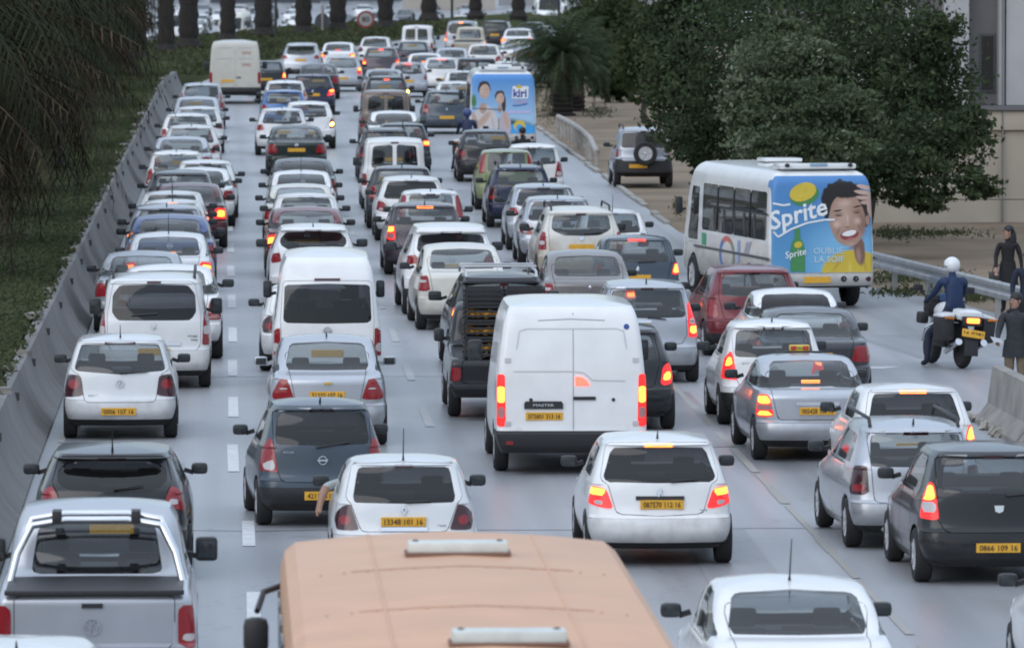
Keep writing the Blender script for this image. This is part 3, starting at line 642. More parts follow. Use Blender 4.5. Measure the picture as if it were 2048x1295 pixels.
S('aveo', 'sedan_car', 'car', 'sedan', 4.31, 1.71, 1.50, 1.06, 1.42, zd=1.0, t=(.05, .62, 1.18), ws=(1.0, 1.7), win=[(0, 1.055), (.60, 1.06), (.53, 1.405), (0, 1.43)], tail_l=[(.47, .67), (.78, .67), (.78, .76), (.67, .97), (.58, .97)],
  lamp=[(.52, .70), (.74, .70), (.72, .78), (.55, .78)], clear=[(.54, .815), (.71, .815), (.70, .84), (.55, .84)], plate=(-.01, .735), badge=('bowtie', 0, .90, .06), badgemat='gold', gatename='boot_lid', third=None, gate=[(0, .60), (.45, .60), (.52, .96), (.62, 1.3), (0, 1.3)], aerial=.05, yB=2.05)
S('logan', 'sedan_car', 'car', 'sedan', 4.29, 1.74, 1.52, 1.10, 1.43, zd=1.04, t=(.05, .60, 1.15), ws=(1.0, 1.65), win=[(0, 1.095), (.61, 1.10), (.54, 1.415), (0, 1.44)], tail_l=[(.62, .72), (.83, .72), (.83, .98), (.66, 1.0)],
  lamp=[(.66, .75), (.80, .75), (.80, .83), (.66, .83)], clear=[(.67, .87), (.80, .87), (.80, .92), (.67, .92)], plate=(0, .64), badge=('diamond', 0, .92, .05), gatename='boot_lid', third=None, gate=[(0, .62), (.56, .62), (.62, 1.0), (.64, 1.3), (0, 1.3)], yB=2.05)
S('saloon', 'sedan_car', 'car', 'sedan', 4.44, 1.75, 1.46, 1.06, 1.385, zd=1.02, t=(.05, .62, 1.22), ws=(1.05, 1.75), win=[(0, 1.055), (.62, 1.06), (.545, 1.37), (0, 1.395)], tail_l=[(.56, .78), (.84, .76), (.84, .92), (.62, .98)],
  lamp=[(.62, .82), (.80, .81), (.80, .89), (.65, .92)], plate=(0, .70), badge=('lion', 0, .92, .05), gatename='boot_lid', aerial=.42, third=(1.10, .14, .78), gate=[(0, .60), (.52, .60), (.58, .98), (.64, 1.3), (0, 1.3)], yB=2.1)
S('saloon2', 'sedan_car', 'car', 'sedan', 4.5, 1.76, 1.43, 1.03, 1.355, zd=.985, t=(.05, .68, 1.30), ws=(1.1, 1.85), win=[(0, 1.025), (.62, 1.03), (.53, 1.345), (0, 1.365)], tail_l=[(.54, .68), (.84, .66), (.84, .90), (.60, .92)],
  lamp=[(.60, .72), (.80, .71), (.80, .86), (.64, .87)], plate=(0, .76), gatename='boot_lid', third=(1.07, .12, .84), gate=[(0, .60), (.50, .60), (.57, .94), (.63, 1.25), (0, 1.25)], yB=2.15, badge=('ringbar', 0, .90, .05))
S('partner', 'utility_van', 'van', 'hatch', 4.38, 1.81, 1.79, 1.10, 1.655, t=(.05, .08, .20), lip=.03, zb=1.06, zbu=.62, wt=.80, ws=(.85, 1.75), wr=.32, win=[(0, 1.09), (.58, 1.09), (.67, 1.22), (.655, 1.50), (.54, 1.645), (0, 1.66)], wr_r=.08, rr=.14, rru=.12, tr=.97,
  tail_l=[(.76, .70), (.90, .70), (.89, 1.02), (.83, 1.28), (.79, 1.26)], tail_y=.45, lamp=[(.78, .73), (.87, .73), (.87, .83), (.78, .83)], clear=[(.78, .87), (.87, .87), (.86, 1.0), (.78, 1.0)], plate=(0, .60), wiper=(.05, 1.20, -.36, 1.17), badge=('lion', 0, 1.0, .055), handle=(.28, .72, .14, 'chrome'),
  third=(1.695, .11), gate=[(0, .62), (.70, .62), (.74, .75), (.74, 1.2), (.64, 1.70), (0, 1.71)], rails='dark', rearmat='tinted', mir=(.19, .26), script=[('PARTNER', .58, .84, .22, .03), ('TEPEE', .62, .78, .14, .025)], scriptdark=1)
S('twin', 'utility_van', 'van', 'hatch', 4.1, 1.72, 1.82, 1.08, 1.66, t=(.04, .06, .13), lip=.015, zb=1.04, wt=.84, ws=(.95, 1.75), rr=.12, rru=.10, tr=.975, win=[[(.05, 1.06), (.60, 1.06), (.55, 1.62), (.09, 1.66), (.05, 1.64)], [(-.05, 1.06), (-.05, 1.64), (-.09, 1.66), (-.55, 1.62), (-.60, 1.06)]], winfull=1, wr_r=.05,
  tail_l=[(.70, .62), (.84, .62), (.84, .92), (.72, .92)], lamp=[(.73, .65), (.82, .65), (.82, .74), (.73, .74)], plate=(-.2, .78), third=(1.71, .1), gate=[(0, .60), (.66, .60), (.69, 1.0), (.64, 1.70), (0, 1.71)], gatename='rear_door', cargo=1, mir=(.17, .22), hs=.12)
S('terios', 'suv_car', 'car', 'hatch', 3.85, 1.64, 1.66, 1.12, 1.52, t=(.08, .12, .24), lip=.03, zb=1.02, wr=.34, gnd=.30, zbu=.80, zval=.42, darkbump=.79, wt=.76, win=[(0, 1.10), (.62, 1.10), (.575, 1.505), (0, 1.525)], wr_r=.05,
  tail_l=[(.69, .84), (.79, .84), (.78, 1.14), (.70, 1.14)], lamp=[(.71, .88), (.77, .88), (.77, .98), (.71, .98)], plate=(-.16, .60), third=(1.54, .08), gate=[(0, .74), (.60, .74), (.66, 1.1), (.60, 1.55), (0, 1.56)], rails='dark')
S('pickup', 'pickup_truck', 'pickup truck', 'sedan', 5.25, 1.94, 1.82, 1.16, 1.68, zd=1.12, t=(.03, 1.50, 1.72), ws=(1.15, 1.95), zb=1.08, wr=.38, gnd=.36, zbu=.60, zval=.5, wt=.76, hz=1.0, rr=.08, rru=.10, tr=.985, cb=.03, win=[(0, 1.17), (.64, 1.17), (.56, 1.64), (0, 1.66)], wr_r=.06, ymax=2.6, ax=(1.15, 4.25), yB=2.95,
  sidew=[[(1.95, 1.16), (2.85, 1.16), (2.85, 1.64), (2.15, 1.62)], [(2.93, 1.16), (3.8, 1.16), (3.25, 1.64), (2.93, 1.64)]], doors=[[(1.85, .50), (2.88, .50), (2.88, 1.12), (1.85, 1.12)], [(2.90, .50), (3.75, .50), (3.75, 1.12), (2.90, 1.12)]],
  tail_l=[(.79, .60), (.955, .60), (.955, 1.00), (.79, 1.00)], tr_r=.015, lamp=[(.81, .76), (.94, .76), (.94, .88), (.81, .88)], clear=[(.81, .66), (.94, .66), (.94, .73), (.81, .73)], plate=(0, .46), badge=('ring', -.02, .80, .085), gate=[(0, .60), (.76, .60), (.76, 1.095), (0, 1.095)], third=(1.705, .08), mir=(.22, .24), mz=1.22, hs=.30, zref=1.12,
  handle=(-.02, 1.0, .10, 'dark'), script=[('TDI', .66, .64, .12, .03)], extra=[('bed_cover', 'top', [(-.84, .12), (.84, .12), (.84, 1.46), (-.84, 1.46)], .05, 'trim', .004)], ztop=1.09)
S('ute', 'pickup_truck', 'pickup truck', 'sedan', 4.8, 1.66, 1.68, 1.02, 1.56, zd=.93, t=(.03, 2.3, 2.45), ws=(1.05, 1.7), zb=.98, wr=.33, gnd=.34, zbu=.56, zval=.5, wt=.78, hz=.95, rr=.05, rru=.10, tr=.99, cb=.02, win=[(0, 1.06), (.58, 1.06), (.53, 1.53), (0, 1.54)], ymax=3.0, ax=(1.15, 3.9), yB=2.6,
  sidew=[[(2.62, 1.04), (3.35, 1.04), (2.98, 1.52), (2.66, 1.52)]], doors=[[(2.5, .45), (3.35, .45), (3.35, 1.0), (2.5, 1.0)]], tail_l=[(.66, .60), (.80, .60), (.80, .80), (.66, .80)], tr_r=.01, lamp=[(.68, .70), (.78, .70), (.78, .78), (.68, .78)], plate=(.1, .44), third=None, mir=(.16, .2), mz=1.1, hs=.2, cargo=1, zref=.93,
  gate=[(0, .56), (.64, .56), (.64, .91), (0, .91)], extra=[('bed_floor', 'top', [(-.72, .10), (.72, .10), (.72, 2.25), (-.72, 2.25)], .03, 'trim', -.02)], ztop=.90)
VANW = lambda g: [(g, .93), (g+.12, .975), (.6, 1.0), (1.0, .995), (1.25, .985)]
S('master', 'panel_van', 'van', 'hatch', 5.1, 2.05, 2.33, 1.40, 2.16, zb=1.20, ze=2.26, zbu=.60, zval=.46, gnd=.30, wr=.34, ws=(.62, 1.55), ax=(1.0, 4.15), rr=.09, rru=.09, cb=.03, tr=.985, tf=.90, hz=1.05, win=None,
  tail=[(.30, .12), (.40, .02), (.56, 0), (.60, .05), (.64, .06), (1.40, .08), (1.9, .14), (2.16, .22), (2.26, .30)], wid=VANW(.30)+[(1.6, .955), (2.0, .905), (2.20, .85), (2.26, .82)], sidew=[[(3.1, 1.28), (3.95, 1.28), (3.5, 1.85), (3.1, 1.85)]], doors=[[(3.0, .45), (4.0, .45), (4.0, 1.22), (3.0, 1.22)]],
  tail_l=[(.885, .66), (1.0, .66), (.995, 1.36), (.90, 1.36)], tail_y=.3, tr_r=.02, lamp=[(.90, .98), (.99, .98), (.99, 1.20), (.90, 1.20)], clear=[(.90, .78), (.99, .78), (.99, .92), (.90, .92)], pink=1, plate=(-.37, .80), third=None, cargo=1, hs=.45, mir=(.2, .3), mz=1.45, bumpmat='trim', zref=2.20, handle=(.17, 1.04, .15, 'dark'),
  aerial=None)
S('ducato', 'panel_van', 'van', 'hatch', 5.4, 2.05, 2.52, 1.40, 2.35, zb=1.20, ze=2.44, zbu=.66, zval=.4, gnd=.34, wr=.34, ws=(.62, 1.6), ax=(1.0, 4.4), rr=.07, rru=.07, cb=.03, tr=.99, tf=.90, hz=1.05, win=None,
  tail=[(.34, .12), (.42, .02), (.62, 0), (.66, .05), (.70, .06), (1.40, .07), (2.0, .10), (2.35, .14), (2.44, .20)], wid=VANW(.34)+[(1.6, .965), (2.1, .93), (2.36, .88), (2.44, .84)], sidew=[[(3.4, 1.28), (4.25, 1.28), (3.8, 1.9), (3.4, 1.9)]], doors=[[(3.3, .5), (4.3, .5), (4.3, 1.22), (3.3, 1.22)]],
  tail_l=[(.90, .80), (1.01, .80), (1.0, 1.26), (.90, 1.26)], tail_y=.3, lamp=[(.92, .84), (1.0, .84), (.99, .94), (.92, .94)], plate=(-.30, .92), third=None, cargo=1, hs=.45, mir=(.2, .3), mz=1.45, bumpmat='trim', zref=2.38, handle=(.15, 1.05, .08, 'dark'))
S('minibus', 'minibus_van', 'van', 'hatch', 4.9, 1.70, 2.26, 1.20, 1.78, zb=1.10, ze=2.17, zbu=.55, gnd=.25, zval=.34, wr=.32, ws=(.45, 1.25), ax=(1.0, 4.1), rr=.12, rru=.12, cb=.05, tr=.98, hz=1.0, win=[(0, 1.16), (.62, 1.17), (.69, 1.20), (.665, 1.76), (0, 1.78)], wr_r=.05,
  tail=[(.25, .14), (.36, .03), (.5, 0), (.56, .03), (.60, .05), (1.15, .07), (1.78, .16), (2.0, .26), (2.10, .32), (2.17, .42)], wid=[(.25, .93), (.4, .98), (.6, 1.0), (1.1, .99), (1.2, .97), (1.78, .88), (2.0, .84), (2.17, .76)],
  sidew=[[(.5, 1.2), (1.8, 1.2), (1.8, 1.72), (.6, 1.72)], [(1.9, 1.2), (3.0, 1.2), (3.0, 1.72), (1.9, 1.72)], [(3.1, 1.2), (4.0, 1.2), (3.7, 1.72), (3.1, 1.72)]], doors=[[(3.05, .4), (4.0, .4), (4.0, 1.15), (3.05, 1.15)]],
  tail_l=[(.72, .66), (.85, .66), (.85, 1.02), (.74, 1.12)], tail_y=.3, lamp=[(.75, .92), (.84, .92), (.84, 1.0), (.75, 1.0)], clear=[(.75, .72), (.84, .72), (.84, .86), (.75, .86)], plate=(0, .70), third=(1.845, .20), rearmat='tinted', badge=('ringbar', 0, 1.05, .06), hs=.4, mir=(.14, .28), mz=1.5, gate=[(0, .57), (.70, .57), (.73, 1.2), (.69, 1.82), (0, 1.83)])

# ---- additions to single kinds
def box_part(m, name, c, d, mt, bev=.01, lod=0, rot=None): m.add(name, MB().box(c, d, rot, bev).mesh(name, mt), None, -1, lod)
def add_rollbar(m, sh, k):
    w = .78
    for dy, nm in ((1.36, 0), (1.22, 1)):
        m.add('roll_bar', MB().tube([(-w-.06, dy-.10, 1.10), (-w+.02, dy, 1.40), (-w+.16, dy+.06, 1.71-.05*nm), (-.30, dy+.08, 1.76-.05*nm), (.30, dy+.08, 1.76-.05*nm), (w-.16, dy+.06, 1.71-.05*nm), (w-.02, dy, 1.40), (w+.06, dy-.10, 1.10)], .038, 10).mesh('roll_bar', M_CHROME), None)
    for x in (-.38, .38): box_part(m, 'bar_clamp', (x, 1.36, 1.74), (.09, .30, .12), M_TRIM)
    m.add('bed_rail', MB().box((0, .06, 1.125), (1.70, .10, .05), bev=.015).mesh('bed_rail', M_TRIM), None)
SPECS['pickup'][2]['addons'] = [add_rollbar]
def add_bars(m, sh, k):
    for y in (1.15, 1.95): m.add('roof_bar', MB().box((0, y, k['H']+.10), (1.24, .07, .035), bev=.012).mesh('roof_bar', M_RIM), None)
SPECS['captur'][2]['addons'] = [add_bars]
def add_spare(m, sh, k):
    b = MB().lathe([(.20, .09), (.30, .10), (.325, .05), (.325, -.05), (.30, -.10), (.20, -.10)], 'Y', 26, (.03, -.10, .95), False); i = m.add('spare_wheel', b.mesh('spare_wheel', M_TYRE), None)
    c = MB().lathe([(.21, -.06), (.19, -.10), (.06, -.09), (.02, -.12)], 'Y', 22, (.03, -.10, .95))
    for a in range(5): c.box((.03+.12*math.cos(a*1.2566+.3), -.205, .95+.12*math.sin(a*1.2566+.3)), (.14, .02, .05), rot=Euler((0, -(a*1.2566+.3), 0)).to_matrix())
    m.add('rim', c.mesh('rim', M_RIM), None, i, 0)
SPECS['terios'][2]['addons'] = [add_spare]
def van_doors(m, sh, k):
    t = k['zref']-.02
    def strip(name, pts, w, mt, off=.006, lod=0):
        b = MB()
        for (x0, z0), (x1, z1) in zip(pts, pts[1:]):
            n = 6
            for i in range(n):
                a, c = i/n, (i+1)/n; p = (x0+(x1-x0)*a, z0+(z1-z0)*a); q = (x0+(x1-x0)*c, z0+(z1-z0)*c); l = math.hypot(q[0]-p[0], q[1]-p[1]); nx, nz = -(q[1]-p[1])/l*w, (q[0]-p[0])/l*w
                v = [(p[0]+nx, p[1]+nz), (q[0]+nx, q[1]+nz), (q[0]-nx, q[1]-nz), (p[0]-nx, p[1]-nz)]; b.add([(x, sh.surf(x, z)-off, z) for x, z in v], [(0, 1, 2, 3)])
        m.add(name, b.mesh(name, mt), None, -1, lod)
    SEAM = mat('door_seam', (.36, .37, .39), .6)
    xs = .02
    strip('door_seam', [(xs, .62), (xs, t)], .006, SEAM)
    if k['zref'] < 2.3:
        strip('painted_crease', [(-.78, 1.40), (xs-.0, 1.40), (.16, 1.38), (.28, 1.28), (.72, 1.27)], .008, mat('crease_shade', (.55, .56, .58), .4))  # flat grey strips carry the shade of pressed creases; the door itself stays smooth
        strip('painted_crease', [(-.74, 1.70), (-.70, 1.94), (-.60, 1.97), (.60, 1.97), (.70, 1.94), (.74, 1.70)], .008, mat('crease_shade', (.55, .56, .58), .4))
        strip('painted_crease', [(-.45, 2.08), (0, 2.10), (.45, 2.08)], .006, SEAM)
        m.add('high_brake_lamp', on_rear(sh, [[(.05, 1.21), (.24, 1.21), (.20, 1.28), (.14, 1.32), (.05, 1.33)]], .012, .02).mesh('high_brake_lamp'), 'third')
        m.add('plate_lamp_bar', on_rear(sh, [[(-.64, .90), (-.12, .90), (-.12, .97), (-.14, 1.0), (-.62, 1.0), (-.64, .97)]], .03, .04).mesh('plate_lamp_bar', M_TRIM), None)
        m.add('model_lettering', text_on_rear(sh, 'MASTER', -.38, .95, .28, .035, .036, .01).mesh('model_lettering', M_RIM, False), None, -1, 1)
        m.add('round_sticker', on_rear(sh, [circ(.74, 1.995, .038)], .008, .01).mesh('round_sticker', mat('blue_sticker', (.03, .07, .28), .4)), None, -1, 1)
        for x in (-.55, .56): m.add('door_lock', on_rear(sh, [circ(x, 1.02, .024)], .012, .02).mesh('door_lock', M_TRIM), None, -1, 1)
        for x in (-1, 1):
            for z in (.70, 1.55): m.add('door_hinge', on_rear(sh, [[(x*.86-.04, z-.03), (x*.86+.04, z-.03), (x*.86+.04, z+.03), (x*.86-.04, z+.03)]], .012, .02).mesh('door_hinge', M_CLEAR), None, -1, 1)
        for x in (-.62, .62): m.add('reflector', on_rear(sh, [[(x*1.35-.05, .42), (x*1.35+.05, .42), (x*1.35+.05, .47), (x*1.35-.05, .47)]], .012, .02).mesh('reflector', M_LENS), None, -1, 1)
        for z0, z1, y0, y1 in ((1.45, 2.02, .45, 1.5), (1.45, 2.02, 1.65, 2.8)):
            m.add('side_panel_grey', MB().add([(-float(sh.wd(z))*.985-.004, y, z) for z, y in ((z0, y0), (z0, y1), (z1, y1-.04), (z1, y0+.04))], [(0, 1, 2, 3)]).mesh('side_panel_grey', mat('panel_grey', (.45, .46, .47), .5)), None, -1, 1)  # flat grey sheets laid just outside the van side
    else:
        for z in (2.18, 1.75): strip('door_line', [(-.70, z), (-.62, z+.04), (-.1, z+.04)], .012, SEAM); strip('door_line', [(.12, z+.04), (.68, z+.04)], .01, SEAM)
        m.add('red_lettering', text_on_rear(sh, 'SERVICE', .45, 2.02, .36, .12, .008, .01).mesh('red_lettering', mat('faded_red', (.42, .20, .17), .6), False), None)
        m.add('red_lettering', text_on_rear(sh, 'EXPRESS', .45, 1.55, .36, .12, .008, .01).mesh('red_lettering', mat('faded_red', (.42, .20, .17), .6), False), None)
        m.add('rear_step', MB().box((0, -.02, .55), (1.7, .14, .14), bev=.02).mesh('rear_step', M_TRIM), None)
for q in ('master', 'ducato'): SPECS[q][2]['addons'] = [van_doors]

MODELS = {}
def model(key):
    if key not in MODELS: MODELS[key] = make_model(key, SPECS[key][2])
    return MODELS[key]
GOLD = mat('gold_badge', (.75, .5, .12), .3, 1.0)

def vehicle(key, loc, yaw, col, label, group, lights='', lod=2, plate=None, sc=1.0, mircol=None, z=0.0, glassk=None):
    """one vehicle with all its parts; lights: b both brake lamps, t high lamp, l / r one lamp, y / Y indicator on one side"""
    obj, cat, k = SPECS[key]; m = model(key); root = empty(obj, (loc[0], loc[1], z), yaw, sc); tag(root, label, cat, group)
    pm = paint(col); mm = pm if mircol == 'body' else M_TRIM
    lens = M_LENSDARK if k.get('lens') == 'dark' else M_LENS; clr = M_PINK if k.get('pink') else M_CLEAR
    on = {'L': 'b' in lights or 'l' in lights, 'R': 'b' in lights or 'r' in lights}; bl = {'L': 'y' in lights, 'R': 'Y' in lights}
    rg = {'tinted': G_TINT, 'clear': G_REAR}[glassk or k.get('rearmat', 'clear')]
    T = {'paint': pm, 'mirror': mm, 'trim': M_TRIM, 'rearglass': rg, 'windglass': G_WIND, 'sideglass': G_SIDE, 'head': M_HEAD, 'third': M_LITRED if 't' in lights else M_LENSDARK}
    if 'T' in lights: T['third'] = M_LIT
    for s in 'LR':
        T['lens'+s] = M_LENSLIT if on[s] else lens
        T['lamp'+s] = M_BLINK if bl[s] else (M_LIT if on[s] else M_LENS)
        T['clear'+s] = clr; T['blink'+s] = M_LIT if on[s] else M_PINK
    made = {}
    for i, (nm, me, mk, par, lv) in enumerate(m.parts):
        if lv > lod or (lv == 1 and lod < 1): continue
        if par >= 0 and par not in made: continue
        if nm == 'aerial' and lod < 2 and len(label) % 2: continue
        mt = T[mk] if mk else None
        if nm == 'badge' and k.get('badgemat') == 'gold': mt = GOLD
        made[i] = link(nm, me, made[par] if par >= 0 else root, None, mt)
    if plate and m.plate in made:
        x, y, z_, w, h = m.plate_at; v, f = text_geo(plate, .012)
        b = MB().add([(x+a*w*.86, y-.003, z_+c*h*.62) for a, c in v], f); link('plate_number', b.mesh('plate_number', M_INK, False), made[m.plate])
    for (x, y, zz, s) in m.wheels:
        w = link('wheel', m.wm[0], root, (x, y, zz)); 
        if s < 0: w.rotation_euler = (0, 0, math.pi)
        if lod > 0: link('rim', m.wm[1], w)
    return root

# ================================================================ the setting
def edge(Y):      # left edge of the carriageway; straight, then bending away
    d = max(0.0, min(Y, 520)-280); s = 5.4e-4*d*d
    if Y > 520: s += (Y-520)*2*5.4e-4*240
    return -2.78+.58*min(1, max(0, (Y-100)/200))+s
def smooth(a, b, t): t = min(1, max(0, (t-a)/(b-a))); return t*t*(3-2*t)
def height(u, Y):
    """ground height; u: metres to the barrier side of the road edge"""
    if u <= .46: return 0.0
    top = .90+.25*smooth(.5, 5, u); top += (.38-top)*smooth(300, 345, Y)
    h = top*(1 if Y < 300 else smooth(.4, 1.6, u) if Y > 345 else 1+(smooth(.4, 1.6, u)-1)*smooth(300, 345, Y))
    return h+(-3.0-h)*smooth(9, 15, u)
GREEN = mat('bank_soil_green', (.06, .07, .036), .9, col2=(.075, .08, .048), vscale=.8, vdetail=8, bump=.6, bscale=3, spec=.0)
DIRT = mat('verge_dirt', (.28, .22, .16), .9, col2=(.17, .135, .10), vscale=.35, vdetail=10, bump=.5, bscale=4, spec=.08)
def asphalt(name, base):
    m = bpy.data.materials.new(name); m.use_nodes = True; t = m.node_tree; b = t.nodes['Principled BSDF']; N = t.nodes.new
    tc = N('ShaderNodeTexCoord'); mp = N('ShaderNodeMapping'); t.links.new(tc.outputs['Object'], mp.inputs[0]); mp.inputs['Scale'].default_value = (1, .12, 1)
    n1 = N('ShaderNodeTexNoise'); n1.inputs['Scale'].default_value = .55; n1.inputs['Detail'].default_value = 8; t.links.new(mp.outputs[0], n1.inputs[0])
    n2 = N('ShaderNodeTexNoise'); n2.inputs['Scale'].default_value = 55; n2.inputs['Detail'].default_value = 3; t.links.new(tc.outputs['Object'], n2.inputs[0])
    r1 = N('ShaderNodeMapRange'); r1.inputs[1].default_value = .3; r1.inputs[2].default_value = .7; r1.inputs[3].default_value = .80; r1.inputs[4].default_value = 1.18; t.links.new(n1.outputs[0], r1.inputs[0])
    r2 = N('ShaderNodeMapRange'); r2.inputs[1].default_value = .3; r2.inputs[2].default_value = .7; r2.inputs[3].default_value = .85; r2.inputs[4].default_value = 1.15; t.links.new(n2.outputs[0], r2.inputs[0])
    mu = N('ShaderNodeMath'); mu.operation = 'MULTIPLY'; t.links.new(r1.outputs[0], mu.inputs[0]); t.links.new(r2.outputs[0], mu.inputs[1])
    # thin cracks and tar joints
    vo = N('ShaderNodeTexVoronoi'); vo.feature = 'DISTANCE_TO_EDGE'; vo.inputs['Scale'].default_value = .16
    n3 = N('ShaderNodeTexNoise'); n3.inputs['Scale'].default_value = .7; n3.inputs['Detail'].default_value = 5; t.links.new(tc.outputs['Object'], n3.inputs[0])
    mv = N('ShaderNodeVectorMath'); mv.operation = 'MULTIPLY_ADD'; t.links.new(n3.outputs[1], mv.inputs[0]); mv.inputs[1].default_value = (2.5, 2.5, 0); t.links.new(tc.outputs['Object'], mv.inputs[2]); t.links.new(mv.outputs[0], vo.inputs['Vector'])
    cr = N('ShaderNodeMapRange'); cr.inputs[1].default_value = .002; cr.inputs[2].default_value = .006; cr.inputs[3].default_value = .82; cr.inputs[4].default_value = 1; t.links.new(vo.outputs[0], cr.inputs[0])
    m2 = N('ShaderNodeMath'); m2.operation = 'MULTIPLY'; t.links.new(mu.outputs[0], m2.inputs[0]); t.links.new(cr.outputs[0], m2.inputs[1])
    ms = N('ShaderNodeMapping'); ms.inputs['Scale'].default_value = (1.5, .012, 1); t.links.new(tc.outputs['Object'], ms.inputs[0])   # oil and tyre streaks along the lanes
    n4 = N('ShaderNodeTexNoise'); n4.inputs['Scale'].default_value = 1.0; n4.inputs['Detail'].default_value = 4; t.links.new(ms.outputs[0], n4.inputs[0])
    r4 = N('ShaderNodeMapRange'); r4.inputs[1].default_value = .35; r4.inputs[2].default_value = .65; r4.inputs[3].default_value = .80; r4.inputs[4].default_value = 1.08; t.links.new(n4.outputs[0], r4.inputs[0])
    m3 = N('ShaderNodeMath'); m3.operation = 'MULTIPLY'; t.links.new(m2.outputs[0], m3.inputs[0]); t.links.new(r4.outputs[0], m3.inputs[1]); m2 = m3
    vm = N('ShaderNodeVectorMath'); vm.operation = 'SCALE'; vm.inputs[0].default_value = base; t.links.new(m2.outputs[0], vm.inputs['Scale']); t.links.new(vm.outputs[0], b.inputs['Base Color'])
    rr = N('ShaderNodeMapRange'); rr.inputs[1].default_value = .3; rr.inputs[2].default_value = .7; rr.inputs[3].default_value = .29; rr.inputs[4].default_value = .46; t.links.new(n1.outputs[0], rr.inputs[0]); t.links.new(rr.outputs[0], b.inputs['Roughness'])
    bp = N('ShaderNodeBump'); bp.inputs['Strength'].default_value = .08; bp.inputs['Distance'].default_value = .01; t.links.new(n2.outputs[0], bp.inputs['Height']); t.links.new(bp.outputs[0], b.inputs['Normal'])
    MATS[name] = m; return m
ASPH = asphalt('worn_asphalt', (.315, .323, .338))
# one sheet of ground to the horizon
us = [-1500, -300, -80, -40, -26, -19, -15, -13.2, -9, -5, -1, 0, .44, .47, .9, 1.6, 2.6, 4, 5.5, 7, 9, 10.5, 12, 13.5, 15, 18, 30, 80, 300, 1500]
ysr = [-100, 0, 40]+[60+10*i for i in range(60)]+[700, 800, 1000, 1500, 3000]
gv = [(edge(y)-u, y, height(u, y)-.012) for y in ysr for u in us]; gf = []; gm = []; n = len(us)
for j in range(len(ysr)-1):
    for i in range(n-1):
        gf.append((j*n+i, j*n+i+1, (j+1)*n+i+1, (j+1)*n+i)); um = (us[i]+us[i+1])/2
        gm.append(0 if um < 0 else 1 if um < 15 else 2)
me = mesh_of('ground', gv, [f[::-1] for f in gf], DIRT, True, 80); me.materials.append(GREEN); me.materials.append(ASPH)
me.polygons.foreach_set('material_index', gm); ground = tag(link('ground', me), kind='structure')
# carriageway and the side road opening
rv = []; rf = []; ry = [-60, 0, 40]+[60+8*i for i in range(72)]
for y in ry:
    for t in (0, .25, .5, .75, 1): rv.append((edge(y)+.02+13.3*t, y, 0.0))
for j in range(len(ry)-1):
    for i in range(4): rf.append((j*5+i, j*5+i+1, j*5+6+i, j*5+5+i))
tag(link('road', mesh_of('road', rv, rf, ASPH)), kind='structure')
side = [(10.3, 60), (60, 60), (60, 128), (14.81, 133.99), (14.08, 140.46), (13.15, 145.21), (11.9, 152), (11.0, 168), (10.4, 176)]
tag(link('side_road', mesh_of('side_road', [(x, y, .004) for x, y in side], [tuple(range(len(side)))], ASPH)), kind='structure')
# broken kerb where the verge begins
KERB = mat('kerb_concrete', (.30, .29, .27), .85, var=.25, vscale=3)
kb = MB(); ky = 176
kerb = tag(empty('kerb', (0, 0, 0)), kind='structure')
while ky < 330:
    l = random.uniform(1.6, 3.2); x = edge(ky)+13.32+random.uniform(-.03, .03)
    if random.random() < .8: o = MB().box((0, 0, .04), (.16, l-.03, .10), bev=.02).build('kerb_stone', KERB, kerb); o.location = (x, ky+l/2, random.uniform(-.03, .01)); o.rotation_euler = (0, random.uniform(-.06, .06), math.atan((edge(ky+1)-edge(ky)))*-1)
    ky += l
# markings
PAINTW = mat('road_paint_white', (.66, .67, .68), .6, col2=(.50, .51, .52), vscale=6)
PAINTF = mat('road_paint_worn', (.44, .445, .45), .6, col2=(.35, .355, .36), vscale=5)
PAINTY = mat('road_paint_yellow_worn', (.36, .33, .28), .6, col2=(.31, .31, .31), vscale=3)
lm = tag(empty('lane_markings'), kind='structure')
def dash(x0, y0, x1, y1, w, m):
    link('dash', mesh_of('dash', [(x0-w/2, y0, .008), (x0+w/2, y0, .008), (x1+w/2, y1, .008), (x1-w/2, y1, .008)], [(0, 1, 2, 3)], m), lm)
for p in [(0.29, 76.27, 0.30, 80.40), (0.27, 86.29, 0.27, 89.86), (0.10, 97.88, 0.09, 102.89), (0.11, 108.54, 0.11, 113.05), (0.11, 118.21, 0.11, 122.46), (0.12, 127.63, 0.12, 132.12), (0.12, 138.68, 0.11, 143.43), (0.11, 150.77, 0.10, 155.28), (0.11, 161.49, 0.10, 166.16), (0.10, 172.20, 0.09, 176.66), (0.10, 183.50, 0.09, 187.92), (0.09, 194.28, 0.09, 198.16), (0.08, 204.85, 0.07, 208.77), (0.07, 216.21, 0.06, 220.13), (0.06, 227.95, 0.05, 231.82), (0.05, 240.49, 0.03, 244.26)]:
    dash(*p, .155, PAINTW)
for i in range(24): dash(3.0, 64+10.6*i, 3.0, 68+10.6*i, .13, PAINTF)
yy = 62
while yy < 165:
    l = random.uniform(1.5, 5); dash(7.15, yy, 7.15, yy+l, random.uniform(.08, .13), PAINTY); yy += l+random.choice([.02, .3, 1.2])
dash(10.62, 119.61, 11.02, 120.26, .5, PAINTW)
yy = 64
while yy < 300:
    l = random.uniform(3, 9); dash(edge(yy)+.42, yy, edge(yy+l)+.42, yy+l, .09, PAINTY); yy += l+.4
